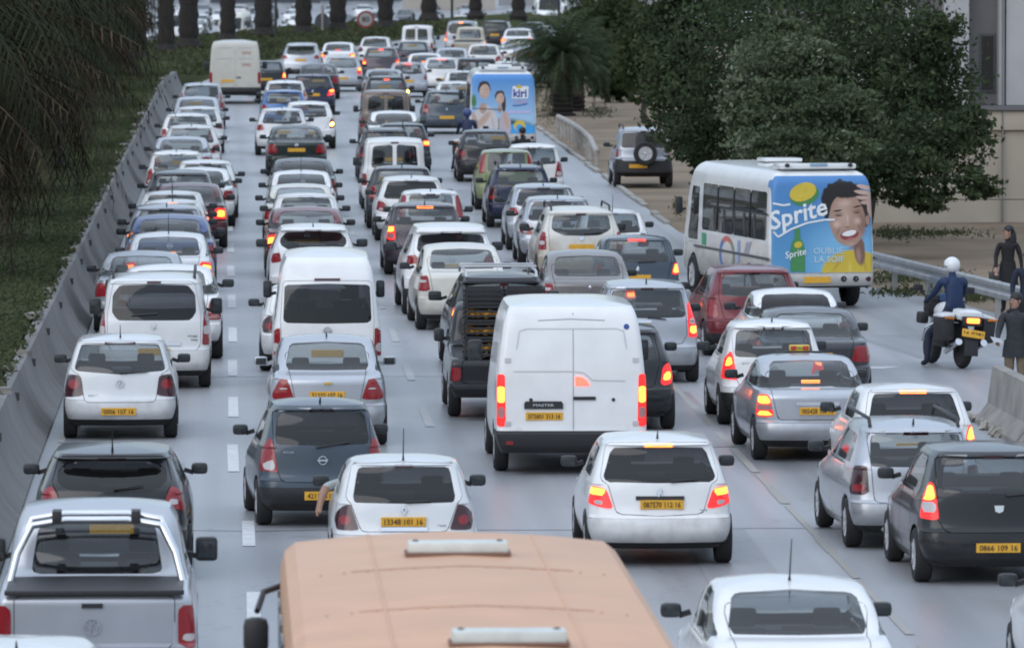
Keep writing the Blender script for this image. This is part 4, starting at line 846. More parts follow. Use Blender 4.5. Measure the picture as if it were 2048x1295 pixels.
# repaired patches and tarred joints
ASPH2 = asphalt('patched_asphalt', (.265, .271, .283)); ASPH3 = asphalt('tar_joint', (.25, .255, .262))
for (x, y, w, l, rz) in [(1.9, 78, 1.1, 6.5, .02), (5.9, 84, .9, 9, -.01), (6.6, 108, 1.5, 12, 0), (-1.1, 96, 1.2, 7, .01), (4.6, 131, 1.3, 11, 0), (1.4, 150, 1.0, 9, .01), (8.8, 92, 1.4, 8, 0), (12.5, 126, 2.2, 7, .1), (8.9, 160, 1.2, 10, 0), (6.2, 190, 1.4, 16, 0)]:
    o = link('asphalt_patch', mesh_of('asphalt_patch', [(-w/2, -l/2, 0), (w/2, -l/2+.2, 0), (w/2-.05, l/2, 0), (-w/2+.04, l/2-.15, 0)], [(0, 1, 2, 3)], ASPH2)); o.location = (x, y, .0055); o.rotation_euler = (0, 0, rz); tag(o, kind='structure')
for y in (88.5, 118, 152, 193):
    pts = [(-2.6+i*.75, y+random.uniform(-.12, .12)) for i in range(18)]
    o = link('tar_joint', mesh_of('tar_joint', [(a, b-.03, .0065) for a, b in pts]+[(a, b+.03, .0065) for a, b in pts], [(i, i+1, i+19, i+18) for i in range(17)], ASPH3)); tag(o, kind='structure')
# ---------------------------------------------------------------- concrete barrier
CONC = mat('barrier_concrete', (.21, .205, .20), .85, col2=(.135, .132, .132), vscale=.6, vdetail=9, bump=.4, bscale=8)
STONE = mat('coping_stone', (.22, .205, .185), .9, var=.35, vscale=3, bump=.5, bscale=9)
NJ = [(-.42, 0), (.20, 0), (.20, .05), (.04, .22), (-.16, .62), (-.24, .90), (-.42, .90)]
bar = tag(empty('concrete_barrier', (edge(100), 100, 0)), 'long stained concrete barrier with square pockets beside the grassy bank', 'barrier')
def barrier_panel(par, x, y, L, rz, prof=NJ, name='panel', pocket=True, m=None):
    b = MB().prism(prof, 0, L-.025, 'XZ'); o = b.build(name, m or CONC, par, True, 25); o.location = (x, y, random.uniform(-.01, .01)); o.rotation_euler = (0, 0, rz)
    if pocket:
        q = MB().box((-.19, L*.5, .73), (.09, .20, .11)).build('pocket_shade_box', mat('pocket_shade', (.085, .083, .082), .9), o)  # solid dark box; its colour stands for the shade inside a hollow pocket
    return o
BL = 8.0
for i in range(31):
    y = 58.4+BL*i; x0, x1 = edge(y), edge(y+BL); o = barrier_panel(bar, x0-edge(100), y-100, BL, -math.atan2(x1-x0, BL))
st = []
for i in range(5):
    b = MB(); bm = bmesh.new(); bmesh.ops.create_cube(bm, size=1)
    bmesh.ops.subdivide_edges(bm, edges=bm.edges[:], cuts=1, use_grid_fill=True)
    for v in bm.verts: v.co = Vector((v.co.x*.20, v.co.y*.26, v.co.z*.09))*(.85+.3*random.random())
    bm.verts.index_update(); b.add([tuple(v.co) for v in bm.verts], [tuple(v.index for v in f.verts) for f in bm.faces]); bm.free(); st.append(b.mesh('coping_stone', STONE, True, 30))
y = 96.0
while y < 300:
    o = link('coping_stone', random.choice(st), bar, (edge(y)-edge(100)-.36+random.uniform(-.08, .05), y-100, 1.0+random.uniform(-.10, -.02))); o.rotation_euler = (random.uniform(-.2, .2), random.uniform(-.2, .2), random.uniform(-.5, .5)); y += random.uniform(4, 14)
# the short barrier at the side road
NJ2 = [(-.34, 0), (.34, 0), (.34, .08), (.16, .32), (.09, .86), (-.09, .86), (-.16, .32), (-.34, .08)]
b2 = tag(empty('concrete_barrier', (11.62, 101.2, 0)), 'chipped pale concrete barrier block at the side road mouth', 'barrier')
CONC2 = mat('barrier_concrete_pale', (.33, .31, .28), .85, col2=(.20, .19, .18), vscale=2.0, vdetail=9, bump=.5, bscale=10)
for i in range(3):
    o = barrier_panel(b2, -.05*i, -9+4.7*i+(.5 if i == 2 else 0), 4.7, .02, NJ2, 'block', False, CONC2)
RUB = mat('rubble_concrete', (.36, .34, .30), .9, var=.3, vscale=4, bump=.5, bscale=12)
for i in range(16):
    o = link('concrete_chunk', st[i % 5], b2, (-.42-.2*random.random(), 2.5+4.2*random.random(), .06), RUB); o.scale = (.6, .5, .7); o.rotation_euler = (random.random(), random.random(), random.random()*6)

# ---------------------------------------------------------------- foliage
def leaf_mat(name, c0, c1, c2, rough=.55, trans=.25):
    m = bpy.data.materials.new(name); m.use_nodes = True; t = m.node_tree; b = t.nodes['Principled BSDF']; N = t.nodes.new
    g = N('ShaderNodeNewGeometry'); cr = N('ShaderNodeValToRGB'); e = cr.color_ramp.elements; e[0].color = (*c0, 1); e[1].color = (*c2, 1); x = e.new(.6); x.color = (*c1, 1)
    tc = N('ShaderNodeTexCoord'); no = N('ShaderNodeTexNoise'); no.inputs['Scale'].default_value = .75; no.inputs['Detail'].default_value = 3; t.links.new(tc.outputs['Object'], no.inputs[0]); mr = N('ShaderNodeMapRange'); mr.inputs[1].default_value = .32; mr.inputs[2].default_value = .68; t.links.new(no.outputs[0], mr.inputs[0])   # colour goes by bough, a little by leaf
    mm = N('ShaderNodeMath'); mm.operation = 'MULTIPLY_ADD'; mm.inputs[1].default_value = .38; t.links.new(g.outputs['Random Per Island'], mm.inputs[0]); ms = N('ShaderNodeMath'); ms.operation = 'MULTIPLY'; ms.inputs[1].default_value = .62; t.links.new(mr.outputs[0], ms.inputs[0]); t.links.new(ms.outputs[0], mm.inputs[2]); t.links.new(mm.outputs[0], cr.inputs[0]); t.links.new(cr.outputs[0], b.inputs['Base Color']); b.inputs['Roughness'].default_value = .85; b.inputs['Specular IOR Level'].default_value = .12
    tr = N('ShaderNodeBsdfTranslucent'); t.links.new(cr.outputs[0], tr.inputs[0]); mx = N('ShaderNodeMixShader'); mx.inputs[0].default_value = trans; o = t.nodes['Material Output']
    t.links.new(b.outputs[0], mx.inputs[1]); t.links.new(tr.outputs[0], mx.inputs[2]); t.links.new(mx.outputs[0], o.inputs[0]); MATS[name] = m; return m
def leaf_mesh(name, P, size, m, aspect=2.0, droop=.3):
    """P: (n,3) leaf centres; every leaf a bent diamond of two quads' worth of faces"""
    n = len(P); d = rng.normal(size=(n, 3)); d[:, 2] -= droop; d /= np.linalg.norm(d, axis=1, keepdims=True); r = rng.normal(size=(n, 3)); s = np.cross(d, r); s /= np.linalg.norm(s, axis=1, keepdims=True)
    l = (size*(.6+.8*rng.random(n)))[:, None]; V = np.empty((n, 4, 3)); V[:, 0] = P-d*l*.5; V[:, 1] = P+s*l*.5/aspect; V[:, 2] = P+d*l*.5; V[:, 3] = P-s*l*.5/aspect
    me = bpy.data.meshes.new(name); me.vertices.add(n*4); me.vertices.foreach_set('co', V.reshape(-1)); me.loops.add(n*4); me.loops.foreach_set('vertex_index', np.arange(n*4)); me.polygons.add(n)
    me.polygons.foreach_set('loop_start', np.arange(n)*4); me.materials.append(m); me.update(calc_edges=True); return me
def blob_points(blobs, per):
    """points in the outer shell of many ellipsoids, gathered into sprays"""
    out = []
    for (c, r, k) in blobs:
        n = int(per*k); nc = max(6, n//16); d = rng.normal(size=(nc, 3)); d /= np.linalg.norm(d, axis=1, keepdims=True); rad = rng.random(nc)**.45
        cen = np.array(c)+d*np.array(r)*rad[:, None]; q = rng.integers(0, nc, n); out.append(cen[q]+rng.normal(size=(n, 3))*np.array((1.5, 1.5, .55))*np.array(r).mean()*.10)
    return np.concatenate(out)
LEAFD = leaf_mat('leaf_dark', (.030, .044, .023), (.056, .080, .040), (.115, .142, .072))
LEAFL = leaf_mat('leaf_grey_green', (.052, .074, .04), (.10, .13, .07), (.26, .29, .21))
LEAFM = leaf_mat('leaf_mid', (.03, .045, .022), (.05, .07, .03), (.085, .105, .045))
PALMG = leaf_mat('palm_leaf', (.018, .023, .013), (.034, .040, .021), (.066, .070, .038), trans=.15)
PALMD = leaf_mat('palm_dead_leaf', (.018, .013, .009), (.038, .028, .018), (.12, .085, .055), .8, .1)
GRASSM = leaf_mat('ground_cover_leaf', (.066, .078, .038), (.076, .088, .045), (.088, .10, .052), .8)
BARK = mat('bark', (.055, .045, .038), .9, col2=(.028, .024, .02), vscale=6, bump=.8, bscale=14)
PBARK = mat('palm_bark', (.035, .03, .027), .95, col2=(.016, .014, .013), vscale=7, bump=.8, bscale=12)

def limb(b, p, d, L, r, dep):
    pts = [Vector(p)]; rad = [r]; d = Vector(d).normalized()
    for i in range(4):
        d = (d+Vector((random.uniform(-.25, .25), random.uniform(-.25, .25), random.uniform(-.05, .2)))).normalized(); pts.append(pts[-1]+d*L/4); rad.append(r*(1-.17*(i+1)))
    b.tube(pts, rad, 7)
    if dep:
        for i in range(3):
            q = pts[2+i % 3]; a = random.uniform(0, 6.28); limb(b, q, (d+Vector((math.cos(a), math.sin(a), .3))*.9), L*.62, rad[-1]*.8, dep-1)
def tree(name, base, blobs, per, size, lm_, label, cat='tree', trunk_r=.2, hgt=2.0, group=None, nb=1, aspect=2.0):
    t = tag(empty(name, base), label, cat, group); b = MB(); limb(b, (0, 0, -.1), (.05, .05, 1), hgt, trunk_r, 2); b.build('trunk', BARK, t)
    P = blob_points(blobs, per)-np.array(base); link('crown', leaf_mesh('crown', P, size, lm_, aspect), t); return t
def pxblob(px, py, rx, ry, Y, k=1.0, ry3=None):  # an ellipsoid of foliage from its place and size
    s = Y/14500.; return ((450-450+(px-450)*s, Y, 7.53-(py+172)*s), (rx*s, ry3 if ry3 else (rx+ry)*.5*s*.8, ry*s), k)

# trees beside the road: crowns as clusters of leafy boughs
cr = [pxblob(1560, 110, 250, 150, 165, 1.9), pxblob(1750, 110, 190, 150, 163, 1.5), pxblob(1850, 190, 130, 110, 162, 1.1), pxblob(1880, 290, 120, 75, 159, .9), pxblob(1790, 350, 120, 60, 158, .8), pxblob(1945, 250, 45, 40, 159, .22), pxblob(1955, 370, 50, 36, 158, .22), pxblob(1860, 400, 70, 26, 158, .25),
      pxblob(1420, 90, 150, 140, 169, 1.2), pxblob(1365, 200, 80, 110, 169, .9), pxblob(1480, 250, 150, 90, 166, 1.0), pxblob(1690, 250, 150, 100, 163, 1.0), pxblob(1350, 40, 80, 90, 169, .6), pxblob(1650, 0, 240, 110, 167, 1.3), pxblob(1880, 80, 60, 70, 162, .4), pxblob(1400, 280, 90, 50, 167, .5), pxblob(1620, 330, 150, 60, 165, .7), pxblob(1450, -60, 200, 90, 169, .9), pxblob(1760, -40, 90, 70, 165, .4)]
tree('broadleaf_tree', (14.4, 165, 0), cr, 4200, .135, LEAFD, 'large dark green spreading tree behind the white bus', trunk_r=.26, hgt=3.0)
sb = [pxblob(1560, 150, 110, 90, 154, 1.0), pxblob(1620, 230, 130, 80, 153, 1.1), pxblob(1500, 215, 60, 80, 154, .5), pxblob(1700, 240, 70, 70, 153, .5), pxblob(1580, 75, 60, 45, 155, .35), pxblob(1510, 110, 40, 40, 155, .25), pxblob(1640, 120, 50, 50, 154, .3), pxblob(1660, 300, 90, 40, 152, .5), pxblob(1560, 290, 110, 40, 152, .5)]
tree('leafy_shrub', (12.5, 154.5, 0), sb, 4200, .115, LEAFL, 'grey-green tall shrub growing in front of the large dark tree', 'shrub', .07, 1.6, aspect=1.7)
st_ = [pxblob(1394, 330, 18, 50, 171, .3), pxblob(1400, 300, 30, 40, 171, .3)]
tree('young_tree', (11.58, 178.23, 0), st_, 900, .15, LEAFM, 'slim young tree with bare lower trunk beside the white bus front', trunk_r=.11, hgt=2.2)
for (px, py, rx, ry, Y, k, lab) in [(1230, 60, 80, 90, 300, 1.0, 'dark bushy tree between the roadside palm and the dirt track'), (1290, 110, 60, 100, 262, .9, 'rounded dark green tree overhanging the dirt track'), (1215, 150, 55, 50, 290, .6, 'low dark shrub at the head of the dirt track'), (1190, 20, 60, 50, 330, .6, 'pale green tree top above the roadside palm')]:
    b0 = pxblob(px, py, rx, ry, Y, k); gx = b0[0][0]
    bl = [b0]+[((gx+random.uniform(-1, 1)*b0[1][0]*.7, Y+random.uniform(-1, 1), b0[0][2]+random.uniform(-.8, .6)*b0[1][2]), tuple(q*.5 for q in b0[1]), k*.35) for _ in range(5)]
    tree('bushy_tree', (gx, Y, 0), bl, 2600, .26, LEAFM, lab, trunk_r=.14, hgt=1.6, group='bushes along the verge')

def frond_pts(az, el, L, droop, n=9):
    p = Vector((0, 0, 0)); pts = [p.copy()]; e = el
    for i in range(n):
        e -= droop/n*(1+.8*i/n); p = p+Vector((math.cos(az)*math.cos(e), math.sin(az)*math.cos(e), math.sin(e)))*L/n; pts.append(p.copy())
    return pts
def frond(V, Fc, o, az, el, L, droop, lw, dens=26):
    pts = frond_pts(az, el, L, droop); n = len(pts)-1
    for i in range(n):   # rachis as a thin ribbon
        a, b = pts[i]+o, pts[i+1]+o; s = Vector((-math.sin(az), math.cos(az), 0))*.02; k = len(V); V += [tuple(a-s), tuple(a+s), tuple(b+s), tuple(b-s)]; Fc.append((k, k+1, k+2, k+3))
    for j in range(dens):
        t = (j+.8)/dens*n; i = min(n-1, int(t)); c = pts[i].lerp(pts[i+1], t-i)+o; d = (pts[i+1]-pts[i]).normalized(); s = Vector((-math.sin(az), math.cos(az), 0)); ll = lw*(1-.55*abs(2*j/dens-.9))
        for sg in (-1, 1):
            q = (s*sg*.75+d*.55+Vector((0, 0, -.35-.3*random.random()))).normalized(); w = d*.022
            k = len(V); V += [tuple(c-w), tuple(c+w), tuple(c+q*ll+w*.3), tuple(c+q*ll-w*.3)]; Fc.append((k, k+1, k+2, k+3))
def palm_meshes(seed, h, L, ng, nd, rt, gm_=None, e0=-.15, e1=1.15, d0=.9, d1=1.8):
    random.seed(seed); b = MB(); pr = []
    for i in range(26):
        z = h*i/25; r = rt*(1.15-.25*i/25)*(1.10 if i % 2 else .92); pr.append((r*(1.25 if i < 2 else 1), z))
    b.lathe(pr, n=12); tm = b.mesh('trunk', PBARK)
    V, Fc = [], []
    for i in range(ng): frond(V, Fc, Vector((0, 0, h)), random.uniform(0, 6.283), random.uniform(e0, e1), L*random.uniform(.8, 1.1), random.uniform(d0, d1), L*.20)
    gm = mesh_of('fronds', V, Fc, gm_ or PALMG, False); V, Fc = [], []
    for i in range(nd): frond(V, Fc, Vector((0, 0, h-random.uniform(.1, .8))), random.uniform(0, 6.283), random.uniform(-.75, .25), L*random.uniform(.7, 1.05), random.uniform(.3, 1.0), L*.16, 20)
    dm = mesh_of('dead_fronds', V, Fc, PALMD, False) if nd else None
    return tm, gm, dm
def palm(ms, loc, label, group, rz=0, sc=1.0):
    t = tag(empty('palm_tree', loc, rz, sc), label, 'palm', group); link('trunk', ms[0], t); link('fronds', ms[1], t)
    if ms[2]: link('dead_fronds', ms[2], t)
    return t
PA = [palm_meshes(11, 4.3, 4.6, 44, 84, .34), palm_meshes(12, 4.8, 4.9, 40, 92, .32), palm_meshes(13, 4.0, 4.4, 46, 80, .36)]
PB = [palm_meshes(21, 8.6, 3.6, 34, 10, .40), palm_meshes(22, 9.4, 3.6, 32, 8, .42)]
PC = palm_meshes(31, 2.3, 2.3, 95, 10, .34, leaf_mat('palm_leaf_fresh', (.03, .045, .022), (.055, .078, .04), (.10, .13, .07), trans=.2), -.5, 1.45, .5, 1.1)
random.seed(5)
GP = 'drooping palms on the bank'
for i, (x, y) in enumerate([(-6.0, 132), (-5.6, 144), (-6.1, 157), (-5.6, 171), (-6.1, 187), (-5.5, 205), (-6.2, 225), (-5.6, 247), (-6.0, 270), (-5.5, 294)]):
    palm(PA[i % 3], (x, y, height(edge(y)-x, y)-.1), 'shaggy palm with drooping dead fronds, %s along the grassy bank counting away from camera' % ('first second third fourth fifth sixth seventh eighth ninth tenth'.split()[i]), GP, random.uniform(0, 6), random.uniform(.95, 1.08))
GP = 'palm trunks in the median'
TR = [(238, 138, 'one'), (275, 128, ''), (332, 112, ''), (377, 106, ''), (455, 90, ''), (526, 82, ''), (606, 76, ''), (675, 70, ''), (770, 64, ''), (857, 50, ''), (950, 41, ''), (1036, 42, '')]
on = 'first second third fourth fifth sixth seventh eighth ninth tenth eleventh twelfth'.split()
for i, (px, py, _) in enumerate(TR):
    s = 7.23*14500/(py+172); x = (px-450)*s/14500
    palm(PB[i % 2], (x, s, height(max(.5, edge(s)-x), s)-.1 if edge(s)-x > .5 else 0), 'tall dark palm trunk, %s in the median row behind the beige van lane' % on[i], GP, random.uniform(0, 6), random.uniform(.95, 1.1))
palm(PC, (12.61, 271.08, -.05), 'green bushy palm with thick trunk beside the metal handrail', None, 1.0)
palm(PC, (13.41, 277.27, -.05), 'second green palm just beyond the one by the handrail', None, 3.0, .9)
# ground cover on the bank and weeds on the verge
n = 120000; yy = 95+225*rng.random(n)**1.2; uu = .5+8.5*rng.random(n)**1.3
P = np.array([(edge(y)-u, y, height(u, y)+.02+.06*rng.random()) for u, y in zip(uu, yy)]); tag(link('ground_cover', leaf_mesh('ground_cover', P, .10, GRASSM, 2.4, -.5)), 'low dark green ground cover over the bank behind the barrier', 'ground cover', kind='stuff')
nq = 7000; yq = 95+205*rng.random(nq); uq = .30+.35*rng.random(nq)*(.5+np.sin(yq*.9)**2)
P = np.array([(edge(y)-u, y, .84+.16*rng.random()*(.4+math.sin(y*.7)**2)) for u, y in zip(uq, yq)]); tag(link('creeping_plants', leaf_mesh('creeping_plants', P, .10, GRASSM, 2.0, .3)), 'creeping weeds spilling over the top edge of the long barrier', 'weeds', kind='stuff')
n = 16000; yy = 318+150*rng.random(n); uu = .5+9.0*rng.random(n)
P = np.array([(edge(y)-u, y, height(u, y)+.05+.2*rng.random()) for u, y in zip(uu, yy)]); tag(link('median_grass', leaf_mesh('median_grass', P, .34, GRASSM, 2.2, -.4)), 'green grass bank below the median palm trunks', 'grass', kind='stuff')
Q = []
for (px, py, rx, ry, k) in [(1830, 560, 100, 16, 900), (1950, 600, 60, 10, 500), (1800, 590, 60, 9, 300), (1230, 178, 60, 10, 500), (1195, 225, 30, 12, 350), (1100, 220, 30, 30, 400), (1265, 165, 40, 7, 250), (1870, 472, 110, 8, 400), (1790, 470, 50, 12, 350), (1355, 420, 12, 18, 120)]:
    a = rng.normal(size=(k, 2))*.5
    for u, v in a:
        yv = py+v*ry; s = 7.53*14500/(yv+172); Q.append(((px+u*rx-450)*s/14500, s, .02+.08*rng.random()))
tag(link('verge_weeds', leaf_mesh('verge_weeds', np.array(Q), .12, GRASSM, 3, -.6)), 'green weeds and grass tufts along the dirt verge', 'weeds', kind='stuff')
# ---------------------------------------------------------------- guard rails
STEEL = mat('galvanised_steel', (.46, .47, .48), .42, .7, var=.15, vscale=3); STEELW = mat('weathered_steel', (.34, .33, .32), .6, .4, var=.2, vscale=2)
A = Vector((12.9, 148.2, 0)); B = Vector((15.3, 125.5, 0)); d = (B-A).normalized(); nrm = Vector((d.y, -d.x, 0)); Lr = (B-A).length
gr = tag(empty('guard_rail', A), 'galvanised two-wave guard rail behind the policeman on the motorcycle', 'guard rail')
prof = [(.02, .72), (.06, .68), (.06, .62), (.0, .57), (.0, .54), (.06, .49), (.06, .43), (.02, .39)]
v = []; f = []
for t in (0, 1):
    for (o_, z) in prof: v.append(tuple(d*Lr*t+nrm*o_+Vector((0, 0, z))))
for i in range(7): f.append((i, i+1, i+9, i+8))
link('beam', mesh_of('beam', v, f, STEEL), gr)
for i in range(7):
    o = MB().box((0, 0, .34), (.10, .08, .72)).build('post', STEELW, gr); o.location = d*(.6+Lr/7*i)-nrm*.06
# welded tube handrail
hp = [(11.29, 246.02), (11.35, 242.18), (11.37, 237.43), (11.34, 232.36), (11.26, 227.03), (11.18, 221.94), (11.12, 217.07)]
hr = tag(empty('handrail', (*hp[0], 0)), 'rusty white tube handrail between the road and the dirt verge', 'handrail'); o0 = Vector((*hp[0], 0))
HR = mat('flaking_white_paint', (.42, .41, .39), .6, col2=(.26, .23, .2), vscale=6)
MB().tube([Vector((x, y, .66))-o0 for x, y in hp[:-1]]+[Vector((*hp[-1], .40))-o0, Vector((*hp[-1], -.1))-o0], .085, 8).build('top_rail', HR, hr)
for i, (x, y) in enumerate(hp[:-1]): MB().tube([Vector((x, y, -.1))-o0, Vector((x, y, .66))-o0], .06, 7).build('post', HR, hr)
for i in range(len(hp)-2):
    x, y = (hp[i][0]+hp[i+1][0])/2, (hp[i][1]+hp[i+1][1])/2; MB().tube([Vector((x, y, -.1))-o0, Vector((x, y, .66))-o0], .045, 7).build('post', HR, hr)
# ---------------------------------------------------------------- building at the roadside
CREAM = mat('cream_render', (.50, .44, .355), .85, col2=(.41, .36, .29), vscale=.6, vdetail=9, bump=.1, bscale=30); GREYR = mat('grey_render', (.20, .195, .195), .85, var=.1, vscale=1); PALE = mat('pale_pilaster', (.44, .44, .45), .8, var=.08, vscale=1)
bld = tag(empty('roadside_building', (20.6, 177, 0)), 'cream rendered building with tall pilasters and a slit window', 'building'); BX = lambda px: (px-450)*177/14500-20.6; BZ = lambda py: 7.53-(py+172)*177/14500
def bpart(nm, x0, x1, z0, z1, y0, y1, m, par=None, bev=0): o = MB().box(((x0+x1)/2, (y0+y1)/2, (z0+z1)/2), (x1-x0, y1-y0, z1-z0), bev=bev).build(nm, m, par or bld); return o
XR = 14; XL = BX(1540)
bpart('plinth_wall', XL, XR, -.3, BZ(401), -.04, 6, CREAM); bpart('lower_wall', XL, XR, BZ(399.5), BZ(262), 0, 6, CREAM)
bpart('string_course', XL, XR, BZ(261), BZ(222), -.10, 6, CREAM, bev=.02); bpart('ledge', XL, XR, BZ(221), BZ(212), -.18, 6, mat('ledge_dark', (.16, .16, .165), .8))
bpart('upper_wall', XL, XR, BZ(211), 9.5, .55, 6, GREYR)
for x0, x1 in ((1890, 1940), (2001, 2012), (2015, 2075), (2130, 2180), (1700, 1750), (1810, 1830)): bpart('pilaster', BX(x0), BX(x1), BZ(211), 9.5, -.02, .53, PALE)
w = bpart('window', BX(1966), BX(1997), BZ(186), BZ(68), .50, .60, mat('window_frame_grey', (.10, .105, .12), .5)); bpart('pane', BX(1970), BX(1993), BZ(181), BZ(73), .47, .51, M_DARKWIN, w)
bpart('drain_pipe', BX(2006), BX(2009), -.2, 9, -.12, -.05, GREYR)
bpart('cornice', XL, XR, 9.5, 9.9, -.3, 6, CREAM)
# ---------------------------------------------------------------- far things
FARW = mat('far_cream_wall', (.42, .38, .34), .9, var=.08, vscale=.2); FARD = mat('far_dark_facade', (.075, .08, .095), .8, var=.25, vscale=.15); FWIN = mat('far_window', (.03, .035, .045), .3)
def farb(px0, px1, Y, zt, m, label, nwin=0, zb=-3.0):
    x0, x1 = (px0-450)*Y/14500, (px1-450)*Y/14500; t = tag(empty('far_building', ((x0+x1)/2, Y, zb)), label, 'building', 'buildings beyond the oncoming traffic')
    MB().box((0, 3, (zt-zb)/2), (x1-x0, 6, zt-zb)).build('wall', m, t); MB().box((0, 3, zt-zb+.15), (x1-x0+.5, 6.5, .3)).build('roof', FARD, t); MB().box((0, -.08, 3.9), (x1-x0, .14, .22)).build('ledge', FARD, t)
    for i in range(nwin):
        for z in (2.0, 5.2, 8.2):
            if z < zt-zb-1: o = MB().box((0, 0, 0), (1.3, .12, 1.5)).build('window', FWIN, t); o.location = (-(x1-x0)/2+(i+.5)*(x1-x0)/nwin, -.05, z)
    return t
farb(806, 990, 800, 9, FARW, 'low cream building beyond the oncoming traffic', 0)
farb(420, 640, 860, 12, FARD, 'dark grey building behind the truck in oncoming traffic', 7)
farb(640, 804, 880, 12, mat('far_grey_facade', (.13, .14, .16), .8, var=.2, vscale=.2), 'mid grey building behind the round speed limit sign', 6)
farb(100, 415, 900, 13, FARD, 'long dark facade behind the drooping palms', 8)
farb(1000, 1330, 840, 10, mat('far_pale_facade', (.30, .30, .31), .8, var=.15, vscale=.2), 'pale building above the parked white vans', 6)
# round road signs
sg = tag(empty('speed_sign', (8.45, 437, .2)), 'round red-rimmed speed limit sign reading 80 in the median', 'road sign'); RED = mat('sign_red', (.30, .045, .045), .5); SW = mat('sign_grey_white', (.40, .39, .38), .6)
MB().tube([(0, .05, 0), (0, .05, 1.5)], .05, 8).build('pole', STEELW, sg); MB().lathe([(.53, .0), (.53, .03)], 'Y', 28, (0, 0, .98)).build('rim', RED, sg); MB().lathe([(.40, -.012), (.40, .0)], 'Y', 28, (0, 0, .98)).build('face', SW, sg)
v_, f_ = text_geo('80', .02); MB().add([(a*.46, -.02, .98+c*.34) for a, c in v_], f_).build('number', M_INK, sg, False)
sg = tag(empty('road_sign', (5.78, 432, .2)), 'back of a dark round road sign on a pale pole', 'road sign')
MB().tube([(0, -.05, 0), (0, -.05, 1.9)], .07, 8).build('pole', mat('pole_pinkish', (.30, .25, .24), .7), sg); MB().lathe([(.44, .0), (.44, .03)], 'Y', 28, (0, 0, .98)).build('face', mat('sign_back', (.06, .065, .075), .6), sg)
for px, Y, r, lab, zb_ in ((551, 425, .09, 'thin dark post between two median palm trunks', .2), (903, 470, .10, 'thin dark post above the far bend traffic', .2), (1117, 320, .08, 'dark lamp post rising from the roadside palm', 0), (118, 189, .15, 'grey-green lamp post among the drooping palms', 1.1)):
    t = tag(empty('lamp_post', ((px-450)*Y/14500, Y, zb_)), lab, 'lamp post', 'posts'); pm_ = mat('post_dark', (.03, .032, .035), .6) if r < .15 else mat('post_green', (.09, .10, .095), .7)
    MB().tube([(0, 0, -.1), (0, 0, 9)], [r, r*.6], 10).build('pole', pm_, t); MB().tube([(0, 0, 8.9), (.6, 0, 9.4), (1.6, 0, 9.5)], .05, 8).build('arm', pm_, t); MB().box((1.8, 0, 9.48), (.6, .25, .12), bev=.04).build('lamp_head', pm_, t)

